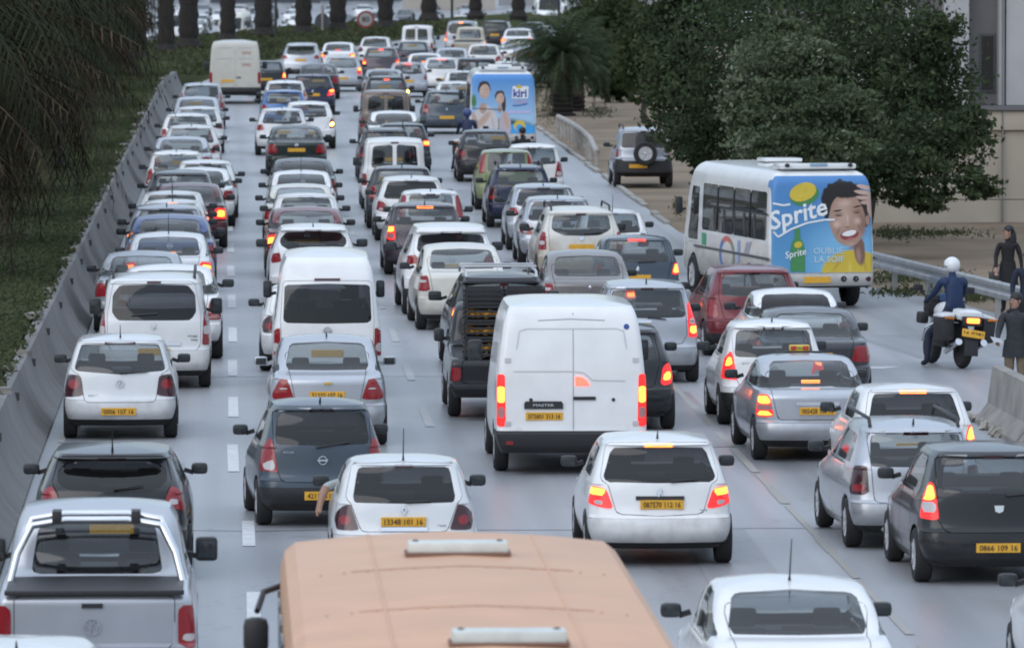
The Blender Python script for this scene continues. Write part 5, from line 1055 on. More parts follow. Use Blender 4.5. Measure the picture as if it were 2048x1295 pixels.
# ================================================================ vehicles on the road
VEHICLES = [
 ('pickup', (-1.25, 68.39), 0.0, 'silver', 'silver pickup truck with chrome roll bars and black bed cover beside the barrier', 'vehicles queued along the concrete barrier', '', 2, None, 1.0, None, 0.0, None),
 ('compact', (-1.74, 59.3), 0.0, 'white', 'white car roof with thin aerial just behind the silver pickup', 'vehicles queued along the concrete barrier', '', 2, None, 1.0, None, 0.0, None),
 ('focus', (-1.29, 81.48), 0.0, 'dark', 'charcoal hatchback with pink-red tail lamps directly ahead of the silver pickup', 'vehicles queued along the concrete barrier', '', 2, None, 1.0, None, 0.0, 'tinted'),
 ('polo', (-1.52, 103.8), 0.0, 'white2', 'white hatchback with round red lamps in dark lenses and black bumper strip', 'vehicles queued along the concrete barrier', '', 2, '0006 107 16', 1.0, None, 0.0, None),
 ('partner', (-1.14, 114.94), 0.0, 'white2', 'dusty white family van with wide tinted rear window near the barrier', 'vehicles queued along the concrete barrier', '', 2, None, 1.0, None, 0.0, None),
 ('accent', (-0.97, 122.36), 0.0, 'white', 'white sedan, fourth vehicle ahead of the silver pickup along the concrete barrier', 'vehicles queued along the concrete barrier', '', 2, None, 1.1, None, 0.0, None),
 ('saloon2', (-1.53, 130.44), 0.0, 'silver2', 'silver grey sedan, fifth vehicle ahead of the silver pickup along the concrete barrier', 'vehicles queued along the concrete barrier', '', 2, None, 0.98, None, 0.0, None),
 ('saloon', (-1.09, 136.95), 0.0, 'white2', 'white sedan braking, sixth vehicle ahead of the silver pickup along the concrete barrier', 'vehicles queued along the concrete barrier', 'bT', 2, None, 1.0, None, 0.0, None),
 ('saloon2', (-1.11, 143.75), 0.0, 'blue2', 'blue sedan, seventh vehicle ahead of the silver pickup along the concrete barrier', 'vehicles queued along the concrete barrier', '', 2, None, 1.06, None, 0.0, None),
 ('compact', (-1.22, 149.51), 0.0, 'silver2', 'silver grey hatchback braking, eighth vehicle ahead of the silver pickup along the concrete barrier', 'vehicles queued along the concrete barrier', 'l', 2, None, 1.03, None, 0.0, None),
 ('clio', (-1.14, 155.73), 0.0, 'white', 'white hatchback braking, ninth vehicle ahead of the silver pickup along the concrete barrier', 'vehicles queued along the concrete barrier', 'T', 2, None, 0.97, None, 0.0, None),
 ('clio', (-1.18, 159.41), 0.0, 'white', 'white hatchback, tenth vehicle ahead of the silver pickup along the concrete barrier', 'vehicles queued along the concrete barrier', '', 2, None, 1.0, None, 0.0, None),
 ('saloon2', (-0.83, 163.33), 0.0, 'maroon', 'dark red sedan braking, eleventh vehicle ahead of the silver pickup along the concrete barrier', 'vehicles queued along the concrete barrier', 'b', 2, None, 1.0, None, 0.0, None),
 ('round', (-1.06, 169.81), 0.0, 'grey', 'dark grey hatchback, twelfth vehicle ahead of the silver pickup along the concrete barrier', 'vehicles queued along the concrete barrier', '', 2, None, 1.0, None, 0.0, None),
 ('saloon2', (-0.61, 174.45), 0.0, 'white', 'white sedan, thirteenth vehicle ahead of the silver pickup along the concrete barrier', 'vehicles queued along the concrete barrier', '', 2, None, 0.97, None, 0.0, None),
 ('compact', (-0.5, 179.47), 0.0, 'white', 'white hatchback, fourteenth vehicle ahead of the silver pickup along the concrete barrier', 'vehicles queued along the concrete barrier', '', 1, None, 0.97, None, 0.0, None),
 ('supermini', (-1.25, 183.58), 0.0, 'white', 'white hatchback, fifteenth vehicle ahead of the silver pickup along the concrete barrier', 'vehicles queued along the concrete barrier', '', 1, None, 1.0, None, 0.0, None),
 ('saloon2', (-1.21, 197.72), 0.0, 'silver', 'silver sedan, sixteenth vehicle ahead of the silver pickup along the concrete barrier', 'vehicles queued along the concrete barrier', '', 1, None, 1.0, None, 0.0, None),
 ('lion', (-0.98, 208.01), 0.0, 'white', 'white hatchback, seventeenth vehicle ahead of the silver pickup along the concrete barrier', 'vehicles queued along the concrete barrier', '', 1, None, 1.0, None, 0.0, None),
 ('clio3', (-1.15, 219.46), 0.0, 'white', 'white hatchback, eighteenth vehicle ahead of the silver pickup along the concrete barrier', 'vehicles queued along the concrete barrier', '', 1, None, 1.0, None, 0.0, None),
 ('compact', (-0.88, 228.05), 0.0, 'white', 'white hatchback, nineteenth vehicle ahead of the silver pickup along the concrete barrier', 'vehicles queued along the concrete barrier', '', 1, None, 1.0, None, 0.0, None),
 ('logan', (-0.94, 237.9), 0.0, 'silver', 'silver sedan, twentieth vehicle ahead of the silver pickup along the concrete barrier', 'vehicles queued along the concrete barrier', '', 1, None, 1.0, None, 0.0, None),
 ('minivan', (-0.84, 253.83), 0.0, 'silver', 'silver minivan, twenty-first vehicle ahead of the silver pickup along the concrete barrier', 'vehicles queued along the concrete barrier', '', 1, None, 1.0, None, 0.0, None),
 ('ducato', (0.38, 287.89), -0.0087, 'beige', 'dirty beige high-roof panel van at the head of the barrier lane', 'vehicles queued along the concrete barrier', '', 1, None, 1.0, None, 0.0, None),
 ('supermini', (1.19, 88.82), 0.0611, 'greyblue', 'slate blue small hatchback with tall red lamps pulling out of line', 'vehicles queued in the second lane', '', 2, '42117 110 16', 1.0, None, 0.0, 'tinted'),
 ('aveo', (1.44, 102.33), 0.0, 'silver', 'silver sedan with triangular red lamps and gold bow-tie badge', 'vehicles queued in the second lane', '', 2, '51332 107 16', 1.0, 'body', 0.0, None),
 ('minibus', (1.58, 112.72), 0.0, 'white', 'tall white minibus with large black rear window', 'vehicles queued in the second lane', '', 2, None, 1.0, None, 0.0, None),
 ('clio', (1.37, 119.08), 0.0, 'white', 'white hatchback, fourth vehicle ahead of the orange bus, second lane from barrier', 'vehicles queued in the second lane', '', 2, None, 1.0, None, 0.0, None),
 ('crossover', (1.68, 138.77), 0.0, 'white', 'white crossover, fifth vehicle ahead of the orange bus, second lane from barrier', 'vehicles queued in the second lane', '', 2, None, 1.0, None, 0.0, 'tinted'),
 ('saloon2', (1.68, 149.62), 0.0, 'red', 'red sedan braking, sixth vehicle ahead of the orange bus, second lane from barrier', 'vehicles queued in the second lane', 'l', 2, None, 1.0, None, 0.0, None),
 ('coupe', (1.75, 157.44), 0.0, 'white', 'white hatchback, seventh vehicle ahead of the orange bus, second lane from barrier', 'vehicles queued in the second lane', '', 2, None, 1.0, None, 0.0, None),
 ('saloon2', (1.7, 163.37), 0.0, 'ivory', 'off-white sedan, eighth vehicle ahead of the orange bus, second lane from barrier', 'vehicles queued in the second lane', '', 2, None, 0.98, None, 0.0, None),
 ('saloon', (1.8, 171.59), 0.0, 'white', 'white sedan, ninth vehicle ahead of the orange bus, second lane from barrier', 'vehicles queued in the second lane', '', 2, None, 0.97, None, 0.0, None),
 ('saloon2', (1.92, 179.88), 0.0, 'grey', 'dark grey sedan, tenth vehicle ahead of the orange bus, second lane from barrier', 'vehicles queued in the second lane', '', 1, None, 1.0, None, 0.0, None),
 ('saloon2', (2.04, 208.3), 0.0, 'darkgreen', 'dark green sedan, eleventh vehicle ahead of the orange bus, second lane from barrier', 'vehicles queued in the second lane', '', 1, None, 1.0, None, 0.0, None),
 ('compact', (1.77, 226.21), 0.0, 'white2', 'white hatchback, twelfth vehicle ahead of the orange bus, second lane from barrier', 'vehicles queued in the second lane', '', 1, None, 1.0, None, 0.0, None),
 ('round', (2.67, 232.46), 0.0, 'white', 'white hatchback indicating, thirteenth vehicle ahead of the orange bus, second lane from barrier', 'vehicles queued in the second lane', 'Y', 1, None, 1.0, None, 0.0, None),
 ('compact', (2.02, 249.67), 0.0, 'blue', 'bright blue hatchback, fourteenth vehicle ahead of the orange bus, second lane from barrier', 'vehicles queued in the second lane', '', 1, None, 1.0, None, 0.0, None),
 ('minivan', (2.12, 257.46), 0.0, 'white', 'white minivan, fifteenth vehicle ahead of the orange bus, second lane from barrier', 'vehicles queued in the second lane', '', 1, None, 1.0, None, 0.0, None),
 ('lion', (3.29, 273.58), 0.0, 'navy', 'navy blue hatchback braking, sixteenth vehicle ahead of the orange bus, second lane from barrier', 'vehicles queued in the second lane', 'r', 1, None, 1.0, None, 0.0, None),
 ('saloon2', (3.78, 294.88), -0.0175, 'dark', 'charcoal sedan, seventeenth vehicle ahead of the orange bus, second lane from barrier', 'vehicles queued in the second lane', '', 1, None, 1.0, None, 0.0, None),
 ('coupe', (1.7, 300.84), -0.0229, 'dark', 'charcoal hatchback braking, sixth vehicle counted from the beige van around the far bend', 'vehicles in the far bend below the palms', 'b', 0, None, 1.0, None, 0.0, None),
 ('clio3', (4.95, 307.28), -0.0299, 'silver', 'silver hatchback braking, eighth vehicle counted from the beige van around the far bend', 'vehicles in the far bend below the palms', 'r', 0, None, 1.0, None, 0.0, None),
 ('suv', (3.41, 329.27), -0.0536, 'silver', 'silver SUV, thirteenth vehicle counted from the beige van around the far bend', 'vehicles in the far bend below the palms', '', 0, None, 1.0, None, 0.0, None),
 ('saloon', (5.27, 342.29), -0.0685, 'white', 'white sedan braking, fifteenth vehicle counted from the beige van around the far bend', 'vehicles in the far bend below the palms', 'bt', 0, None, 1.0, None, 0.0, None),
 ('round', (7.01, 327.53), -0.0518, 'plum', 'plum grey hatchback braking, twelfth vehicle counted from the beige van around the far bend', 'vehicles in the far bend below the palms', 'bt', 0, None, 1.0, None, 0.0, None),
 ('compact', (7.35, 357.67), -0.0841, 'white', 'white hatchback, eighteenth vehicle counted from the beige van around the far bend', 'vehicles in the far bend below the palms', '', 0, None, 1.0, None, 0.0, None),
 ('master', (4.64, 96.99), 0.0, 'white', 'tall white panel van with glowing brake lamps and closed rear doors', 'vehicles queued in the third lane', 'bt', 2, '073601 313 16', 1.0, None, 0.0, None),
 ('clio', (1.99, 80.77), 0.0, 'white2', 'white hatchback with dark tail lenses just ahead of the orange bus', 'vehicles queued in the third lane', '', 2, '13348 101 16', 1.0, None, 0.0, 'tinted'),
 ('lion', (5.01, 83.32), 0.0, 'white', 'white hatchback with lit slanted brake lamps beside the white panel van', 'vehicles queued in the third lane', 'bT', 2, '087570 112 16', 1.0, '', 0.0, 'tinted'),
 ('ute', (4.15, 107.5), 0.0, 'black', 'dark pickup truck piled with black crates beside the white panel van', 'vehicles queued in the third lane', '', 2, None, 1.0, None, 0.0, None),
 ('captur', (4.55, 118.85), 0.0175, 'dark', 'charcoal crossover with silver roof bars ahead of the crate pickup', 'vehicles queued in the third lane', 'l', 2, None, 1.0, None, 0.0, None),
 ('logan', (4.32, 130.88), 0.0262, 'ivory', 'off-white sedan, fourth vehicle ahead of the white panel van in its lane', 'vehicles queued in the third lane', '', 2, None, 1.0, None, 0.0, None),
 ('suv', (4.25, 136.0), 0.0175, 'white', 'white SUV, fifth vehicle ahead of the white panel van in its lane', 'vehicles queued in the third lane', '', 2, None, 1.0, None, 0.0, 'tinted'),
 ('clio3', (4.17, 151.11), 0.0087, 'plum', 'plum grey hatchback braking, sixth vehicle ahead of the white panel van in its lane', 'vehicles queued in the third lane', 'lT', 2, None, 1.0, None, 0.0, None),
 ('tall', (4.45, 157.01), 0.0, 'white', 'white hatchback, seventh vehicle ahead of the white panel van in its lane', 'vehicles queued in the third lane', '', 2, None, 1.0, None, 0.0, None),
 ('lion', (4.29, 166.84), 0.0, 'white', 'white hatchback, eighth vehicle ahead of the white panel van in its lane', 'vehicles queued in the third lane', '', 2, None, 1.0, None, 0.0, 'tinted'),
 ('clio3', (4.23, 173.33), 0.0, 'grey', 'dark grey hatchback, ninth vehicle ahead of the white panel van in its lane', 'vehicles queued in the third lane', '', 2, None, 1.0, None, 0.0, None),
 ('twin', (4.31, 184.74), 0.0, 'white', 'white small van, tenth vehicle ahead of the white panel van in its lane', 'vehicles queued in the third lane', '', 1, None, 1.0, None, 0.0, None),
 ('estate', (4.53, 204.22), 0.0, 'grey', 'dark grey estate car, eleventh vehicle ahead of the white panel van in its lane', 'vehicles queued in the third lane', '', 1, None, 1.0, None, 0.0, None),
 ('compact', (5.18, 211.47), 0.0, 'dark', 'charcoal hatchback braking, twelfth vehicle ahead of the white panel van in its lane', 'vehicles queued in the third lane', 'r', 1, None, 0.97, None, 0.0, None),
 ('saloon2', (5.21, 223.44), 0.0, 'white', 'white sedan, thirteenth vehicle ahead of the white panel van in its lane', 'vehicles queued in the third lane', '', 1, None, 1.0, None, 0.0, None),
 ('twin', (5.21, 235.4), 0.0, 'brown', 'brown small van, fourteenth vehicle ahead of the white panel van in its lane', 'vehicles queued in the third lane', '', 1, None, 1.0, None, 0.0, None),
 ('duster', (5.87, 263.95), 0.0, 'dark', 'charcoal SUV indicating, sixteenth vehicle ahead of the white panel van in its lane', 'vehicles queued in the third lane', 'tY', 1, None, 1.0, None, 0.0, None),
 ('saloon2', (6.24, 284.39), -0.0061, 'silver2', 'silver grey sedan, seventeenth vehicle ahead of the white panel van in its lane', 'vehicles queued in the third lane', '', 1, None, 1.0, None, 0.0, None),
 ('coupe', (7.49, 297.6), -0.0194, 'silver', 'silver hatchback braking, fourth vehicle counted from the beige van around the far bend', 'vehicles in the far bend below the palms', 't', 1, None, 1.0, None, 0.0, None),
 ('clio3', (9.09, 305.01), -0.0274, 'white', 'white hatchback braking, seventh vehicle counted from the beige van around the far bend', 'vehicles in the far bend below the palms', 't', 0, None, 1.0, None, 0.0, None),
 ('saloon', (8.66, 315.31), -0.0394, 'white', 'white sedan braking, tenth vehicle counted from the beige van around the far bend', 'vehicles in the far bend below the palms', 'T', 0, None, 1.0, None, 0.0, None),
 ('logan', (10.1, 324.58), -0.0493, 'silver', 'silver sedan, eleventh vehicle counted from the beige van around the far bend', 'vehicles in the far bend below the palms', '', 0, None, 1.0, None, 0.0, None),
 ('lion', (12.0, 337.45), -0.0624, 'white', 'white hatchback, fourteenth vehicle counted from the beige van around the far bend', 'vehicles in the far bend below the palms', '', 0, None, 1.0, None, 0.0, None),
 ('twin', (9.8, 372.32), -0.0995, 'white', 'white small van, nineteenth vehicle counted from the beige van around the far bend', 'vehicles in the far bend below the palms', '', 0, None, 1.0, None, 0.0, None),
 ('compact', (8.91, 345.14), -0.0707, 'navy', 'navy blue hatchback, sixteenth vehicle counted from the beige van around the far bend', 'vehicles in the far bend below the palms', '', 0, None, 1.0, None, 0.0, None),
 ('ute', (12.46, 374.29), -0.1017, 'tan', 'tan pickup truck braking, twentieth vehicle counted from the beige van around the far bend', 'vehicles in the far bend below the palms', 'T', 0, None, 1.0, None, 0.0, None),
 ('partner', (12.64, 389.51), -0.1179, 'silver2', 'silver grey small van braking, twenty-second vehicle counted from the beige van around the far bend', 'vehicles in the far bend below the palms', 'lT', 0, None, 1.0, None, 0.0, None),
 ('duster', (14.85, 400.25), -0.1295, 'black', 'black SUV, twenty-third vehicle counted from the beige van around the far bend', 'vehicles in the far bend below the palms', '', 0, None, 1.0, None, 0.0, None),
 ('saloon', (15.38, 383.42), -0.1125, 'white', 'white sedan braking, twenty-first vehicle counted from the beige van around the far bend', 'vehicles in the far bend below the palms', 'b', 0, None, 1.0, None, 0.0, None),
 ('clio3', (17.0, 404.88), -0.1345, 'darkgreen', 'dark green hatchback, twenty-fourth vehicle counted from the beige van around the far bend', 'vehicles in the far bend below the palms', '', 0, None, 1.0, None, 0.0, None),
 ('saloon2', (13.89, 347.58), -0.0743, 'white', 'white sedan braking, seventeenth vehicle counted from the beige van around the far bend', 'vehicles in the far bend below the palms', 'r', 0, None, 1.0, None, 0.0, None),
 ('twin', (9.99, 287.84), -0.0086, 'black', 'black small van, third vehicle counted from the beige van around the far bend', 'vehicles in the far bend below the palms', '', 1, None, 1.0, None, 0.0, None),
 ('compact', (11.63, 297.71), -0.0196, 'white', 'white hatchback, fifth vehicle counted from the beige van around the far bend', 'vehicles in the far bend below the palms', '', 1, None, 1.0, None, 0.0, None),
 ('partner', (13.21, 313.39), -0.0363, 'silver2', 'silver grey small van, ninth vehicle counted from the beige van around the far bend', 'vehicles in the far bend below the palms', '', 0, None, 1.0, None, 0.0, None),
 ('clio', (9.26, 282.31), -0.0029, 'white', 'white hatchback, second vehicle counted from the beige van around the far bend', 'vehicles in the far bend below the palms', '', 1, None, 1.0, None, 0.0, None),
 ('compact', (8.34, 261.9), 0.0, 'white', 'white hatchback, first vehicle counted from the beige van around the far bend', 'vehicles in the far bend below the palms', '', 1, None, 1.0, None, 0.0, None),
 ('clio3', (7.57, 247.94), 0.0, 'greyblue', 'slate blue hatchback half hidden by the blue advertising bus', 'vehicles queued in the third lane', '', 1, None, 1.0, None, 0.0, None),
 ('polo', (7.33, 203.61), 0.0, 'black', 'black hatchback, nineteenth vehicle ahead of the black hatchback in the kerb lane', 'vehicles queued in the kerb lane', '', 1, None, 1.0, None, 0.0, None),
 ('supermini', (8.04, 188.71), 0.0, 'white', 'white hatchback, eighteenth vehicle ahead of the black hatchback in the kerb lane', 'vehicles queued in the kerb lane', '', 1, None, 1.0, None, 0.0, None),
 ('tall', (7.15, 184.24), 0.0, 'green', 'lime green hatchback, seventeenth vehicle ahead of the black hatchback in the kerb lane', 'vehicles queued in the kerb lane', '', 1, None, 1.0, None, 0.0, None),
 ('estate', (7.09, 173.8), 0.0, 'navy', 'navy blue estate car, sixteenth vehicle ahead of the black hatchback in the kerb lane', 'vehicles queued in the kerb lane', '', 2, None, 1.0, None, 0.0, None),
 ('compact', (7.13, 162.02), 0.0, 'silver', 'silver hatchback, fifteenth vehicle ahead of the black hatchback in the kerb lane', 'vehicles queued in the kerb lane', '', 2, None, 1.0, None, 0.0, None),
 ('lion', (7.12, 154.78), 0.0, 'silver', 'silver hatchback, fourteenth vehicle ahead of the black hatchback in the kerb lane', 'vehicles queued in the kerb lane', '', 2, None, 1.0, None, 0.0, None),
 ('duster', (7.14, 145.12), 0.0175, 'muddy', 'mud-splashed white SUV, twelfth vehicle ahead of the black hatchback in the kerb lane', 'vehicles queued in the kerb lane', '', 2, None, 1.0, None, 0.0, None),
 ('clio', (8.05, 150.15), 0.0, 'white', 'white hatchback, thirteenth vehicle ahead of the black hatchback in the kerb lane', 'vehicles queued in the kerb lane', '', 2, None, 0.97, None, 0.0, None),
 ('coupe', (7.77, 136.39), 0.0, 'greyblue', 'slate blue hatchback braking, eleventh vehicle ahead of the black hatchback in the kerb lane', 'vehicles queued in the kerb lane', 'rt', 2, None, 1.0, None, 0.0, None),
 ('logan', (6.45, 128.08), 0.0175, 'taupe', 'taupe grey sedan braking, tenth vehicle ahead of the black hatchback in the kerb lane', 'vehicles queued in the kerb lane', 'rt', 2, None, 1.0, None, 0.0, None),
 ('minivan', (6.77, 115.98), 0.0, 'silver', 'silver minivan braking, seventh vehicle ahead of the black hatchback in the kerb lane', 'vehicles queued in the kerb lane', 'r', 2, None, 1.0, None, 0.0, None),
 ('round', (5.69, 105.25), 0.0, 'dark', 'dark hatchback mostly hidden behind the white panel van', 'vehicles queued in the kerb lane', 'r', 2, None, 1.0, None, 0.0, None),
 ('round', (9.04, 122.98), 0.0436, 'red', 'red hatchback, ninth vehicle ahead of the black hatchback in the kerb lane', 'vehicles queued in the kerb lane', '', 2, None, 1.0, None, 0.0, None),
 ('accent', (9.31, 116.94), 0.0175, 'white', 'white sedan, eighth vehicle ahead of the black hatchback in the kerb lane', 'vehicles queued in the kerb lane', '', 2, None, 1.0, None, 0.0, 'tinted'),
 ('saloon2', (9.05, 110.64), 0.0, 'grey', 'dark grey sedan, sixth vehicle ahead of the black hatchback in the kerb lane', 'vehicles queued in the kerb lane', '', 2, None, 1.0, None, 0.0, None),
 ('supermini', (8.07, 106.23), 0.0175, 'white', 'white hatchback braking, fifth vehicle ahead of the black hatchback in the kerb lane', 'vehicles queued in the kerb lane', 'b', 2, None, 1.0, None, 0.0, None),
 ('accent', (8.12, 99.28), 0.0262, 'silver', 'silver taxi sedan with lit brake lamps and yellow roof sign', 'vehicles queued in the kerb lane', 'bT', 2, '005428 108 16', 1.0, None, 0.0, None),
 ('coupe', (8.87, 92.73), 0.0175, 'white', 'white hatchback with lit high brake lamp ahead of the silver estate car', 'vehicles queued in the kerb lane', 'rT', 2, None, 1.0, None, 0.0, 'tinted'),
 ('estate', (8.2, 85.37), 0.0349, 'silver', 'silver estate car with black roof rails and open side window', 'vehicles queued in the kerb lane', '', 2, None, 1.0, None, 0.0, None),
 ('sandero', (8.64, 80.84), 0.0262, 'black', 'black hatchback with lit tall lamps and shield badge by the road edge', 'vehicles queued in the kerb lane', 'b', 2, '0866 109 16', 1.0, None, 0.0, None),
 ('saloon', (5.13, 63.91), 0.0087, 'white', 'white sedan with tall aerial, only roof and rear window showing, beside the orange bus', 'vehicles queued in the kerb lane', '', 2, None, 1.03, None, 0.0, None),
 ('compact', (8.54, 67.6), 0.0, 'white', 'white car at the picture edge showing only its black mirror', 'vehicles queued in the kerb lane', '', 2, None, 1.0, None, 0.0, None),
 ('terios', (11.51, 199.19), 0.0, 'silver2', 'silver SUV with spare wheel on its tail parked on the dirt verge', 'vehicles queued in the kerb lane', '', 1, None, 1.0, None, 0.0, 'tinted'),
 ('minivan', (-8.34, 544.52), 3.0304, 'grey', 'dark grey minivan oncoming beyond the palms, first row back, first from the barrier side', 'oncoming vehicles behind the palms', '', 0, None, 1.0, None, -3.0, None),
 ('saloon2', (-2.62, 550.89), 3.0144, 'grey', 'dark grey sedan oncoming beyond the palms, first row back, second from the barrier side', 'oncoming vehicles behind the palms', '', 0, None, 1.0, None, -3.0, None),
 ('twin', (0.44, 549.37), 3.0384, 'silver2', 'silver grey small van oncoming beyond the palms, first row back, third from the barrier side', 'oncoming vehicles behind the palms', '', 0, None, 1.0, None, -3.0, None),
 ('compact', (3.24, 550.59), 3.0411, 'silver', 'silver hatchback oncoming beyond the palms, first row back, fourth from the barrier side', 'oncoming vehicles behind the palms', '', 0, None, 1.0, None, -3.0, None),
 ('lion', (6.35, 550.41), 3.0143, 'silver2', 'silver grey hatchback oncoming beyond the palms, first row back, fifth from the barrier side', 'oncoming vehicles behind the palms', '', 0, None, 1.0, None, -3.0, None),
 ('logan', (13.8, 551.72), 3.0018, 'grey', 'dark grey sedan oncoming beyond the palms, first row back, sixth from the barrier side', 'oncoming vehicles behind the palms', '', 0, None, 1.0, None, -3.0, None),
 ('partner', (17.03, 547.09), 3.0221, 'silver2', 'silver grey small van oncoming beyond the palms, first row back, seventh from the barrier side', 'oncoming vehicles behind the palms', '', 0, None, 1.0, None, -3.0, None),
 ('clio3', (20.41, 551.43), 3.0343, 'white', 'white hatchback oncoming beyond the palms, first row back, eighth from the barrier side', 'oncoming vehicles behind the palms', '', 0, None, 1.0, None, -3.0, None),
 ('logan', (-7.32, 575.24), 3.054, 'white', 'white sedan oncoming beyond the palms, second row back, first from the barrier side', 'oncoming vehicles behind the palms', '', 0, None, 1.0, None, -3.0, None),
 ('saloon', (2.84, 575.92), 3.0463, 'grey', 'dark grey sedan oncoming beyond the palms, second row back, second from the barrier side', 'oncoming vehicles behind the palms', '', 0, None, 1.0, None, -3.0, None),
 ('lion', (5.64, 571.42), 2.9881, 'white', 'white hatchback oncoming beyond the palms, second row back, third from the barrier side', 'oncoming vehicles behind the palms', '', 0, None, 1.0, None, -3.0, None),
 ('compact', (8.95, 570.65), 3.0368, 'silver2', 'silver grey hatchback oncoming beyond the palms, second row back, fourth from the barrier side', 'oncoming vehicles behind the palms', '', 0, None, 1.0, None, -3.0, None),
 ('twin', (19.73, 575.77), 3.0529, 'white', 'white small van oncoming beyond the palms, second row back, fifth from the barrier side', 'oncoming vehicles behind the palms', '', 0, None, 1.0, None, -3.0, None),
 ('compact', (22.89, 575.67), 3.0086, 'white', 'white hatchback oncoming beyond the palms, second row back, sixth from the barrier side', 'oncoming vehicles behind the palms', '', 0, None, 1.0, None, -3.0, None),
 ('twin', (-8.94, 598.77), 3.0316, 'silver2', 'silver grey small van oncoming beyond the palms, third row back, first from the barrier side', 'oncoming vehicles behind the palms', '', 0, None, 1.0, None, -3.0, None),
 ('twin', (-5.41, 599.76), 3.0168, 'silver', 'silver small van oncoming beyond the palms, third row back, second from the barrier side', 'oncoming vehicles behind the palms', '', 0, None, 1.0, None, -3.0, None),
 ('lion', (5.33, 598.93), 2.9881, 'white', 'white hatchback oncoming beyond the palms, third row back, third from the barrier side', 'oncoming vehicles behind the palms', '', 0, None, 1.0, None, -3.0, None),
 ('minivan', (9.02, 601.34), 3.0113, 'grey', 'dark grey minivan oncoming beyond the palms, third row back, fourth from the barrier side', 'oncoming vehicles behind the palms', '', 0, None, 1.0, None, -3.0, None),
 ('compact', (15.99, 597.65), 3.0042, 'white', 'white hatchback oncoming beyond the palms, third row back, fifth from the barrier side', 'oncoming vehicles behind the palms', '', 0, None, 1.0, None, -3.0, None),
 ('minivan', (19.56, 596.95), 3.0085, 'white', 'white minivan oncoming beyond the palms, third row back, sixth from the barrier side', 'oncoming vehicles behind the palms', '', 0, None, 1.0, None, -3.0, None),
 ('lion', (23.04, 594.22), 3.0406, 'white', 'white hatchback oncoming beyond the palms, third row back, seventh from the barrier side', 'oncoming vehicles behind the palms', '', 0, None, 1.0, None, -3.0, None),
 ('clio3', (-8.63, 623.5), 3.0034, 'silver', 'silver hatchback oncoming beyond the palms, fourth row back, first from the barrier side', 'oncoming vehicles behind the palms', '', 0, None, 1.0, None, -3.0, None),
 ('saloon', (-5.34, 627.4), 3.0529, 'white', 'white sedan oncoming beyond the palms, fourth row back, second from the barrier side', 'oncoming vehicles behind the palms', '', 0, None, 1.0, None, -3.0, None),
 ('logan', (-2.3, 627.2), 3.0102, 'white', 'white sedan oncoming beyond the palms, fourth row back, third from the barrier side', 'oncoming vehicles behind the palms', '', 0, None, 1.0, None, -3.0, None),
 ('clio3', (1.73, 629.66), 2.9891, 'white', 'white hatchback oncoming beyond the palms, fourth row back, fourth from the barrier side', 'oncoming vehicles behind the palms', '', 0, None, 1.0, None, -3.0, None),
 ('logan', (14.53, 628.35), 3.0071, 'silver2', 'silver grey sedan oncoming beyond the palms, fourth row back, fifth from the barrier side', 'oncoming vehicles behind the palms', '', 0, None, 1.0, None, -3.0, None),
 ('lion', (17.56, 625.28), 3.016, 'silver', 'silver hatchback oncoming beyond the palms, fourth row back, sixth from the barrier side', 'oncoming vehicles behind the palms', '', 0, None, 1.0, None, -3.0, None),
 ('compact', (21.77, 629.04), 3.0525, 'grey', 'dark grey hatchback oncoming beyond the palms, fourth row back, seventh from the barrier side', 'oncoming vehicles behind the palms', '', 0, None, 1.0, None, -3.0, None),
 ('clio3', (25.95, 628.69), 3.0387, 'white', 'white hatchback oncoming beyond the palms, fourth row back, eighth from the barrier side', 'oncoming vehicles behind the palms', '', 0, None, 1.0, None, -3.0, None),
 ('minivan', (-9.63, 658.86), 3.0468, 'white2', 'white minivan oncoming beyond the palms, fifth row back, first from the barrier side', 'oncoming vehicles behind the palms', '', 0, None, 1.0, None, -3.0, None),
 ('clio3', (-5.46, 658.42), 2.9891, 'white', 'white hatchback oncoming beyond the palms, fifth row back, second from the barrier side', 'oncoming vehicles behind the palms', '', 0, None, 1.0, None, -3.0, None),
 ('lion', (-1.99, 657.96), 2.9876, 'white', 'white hatchback oncoming beyond the palms, fifth row back, third from the barrier side', 'oncoming vehicles behind the palms', '', 0, None, 1.0, None, -3.0, None),
 ('compact', (0.98, 659.3), 2.9904, 'silver2', 'silver grey hatchback oncoming beyond the palms, fifth row back, fourth from the barrier side', 'oncoming vehicles behind the palms', '', 0, None, 1.0, None, -3.0, None),
 ('twin', (3.81, 652.49), 3.0433, 'grey', 'dark grey small van oncoming beyond the palms, fifth row back, fifth from the barrier side', 'oncoming vehicles behind the palms', '', 0, None, 1.0, None, -3.0, None),
 ('saloon', (6.84, 654.19), 3.0034, 'white', 'white sedan oncoming beyond the palms, fifth row back, sixth from the barrier side', 'oncoming vehicles behind the palms', '', 0, None, 1.0, None, -3.0, None),
 ('compact', (10.94, 658.9), 3.0306, 'grey', 'dark grey hatchback oncoming beyond the palms, fifth row back, seventh from the barrier side', 'oncoming vehicles behind the palms', '', 0, None, 1.0, None, -3.0, None),
 ('partner', (13.63, 654.58), 2.9902, 'silver2', 'silver grey small van oncoming beyond the palms, fifth row back, eighth from the barrier side', 'oncoming vehicles behind the palms', '', 0, None, 1.0, None, -3.0, None),
 ('compact', (21.33, 652.26), 3.0204, 'white', 'white hatchback oncoming beyond the palms, fifth row back, ninth from the barrier side', 'oncoming vehicles behind the palms', '', 0, None, 1.0, None, -3.0, None),
 ('saloon2', (25.09, 652.57), 2.9976, 'white', 'white sedan oncoming beyond the palms, fifth row back, tenth from the barrier side', 'oncoming vehicles behind the palms', '', 0, None, 1.0, None, -3.0, None),
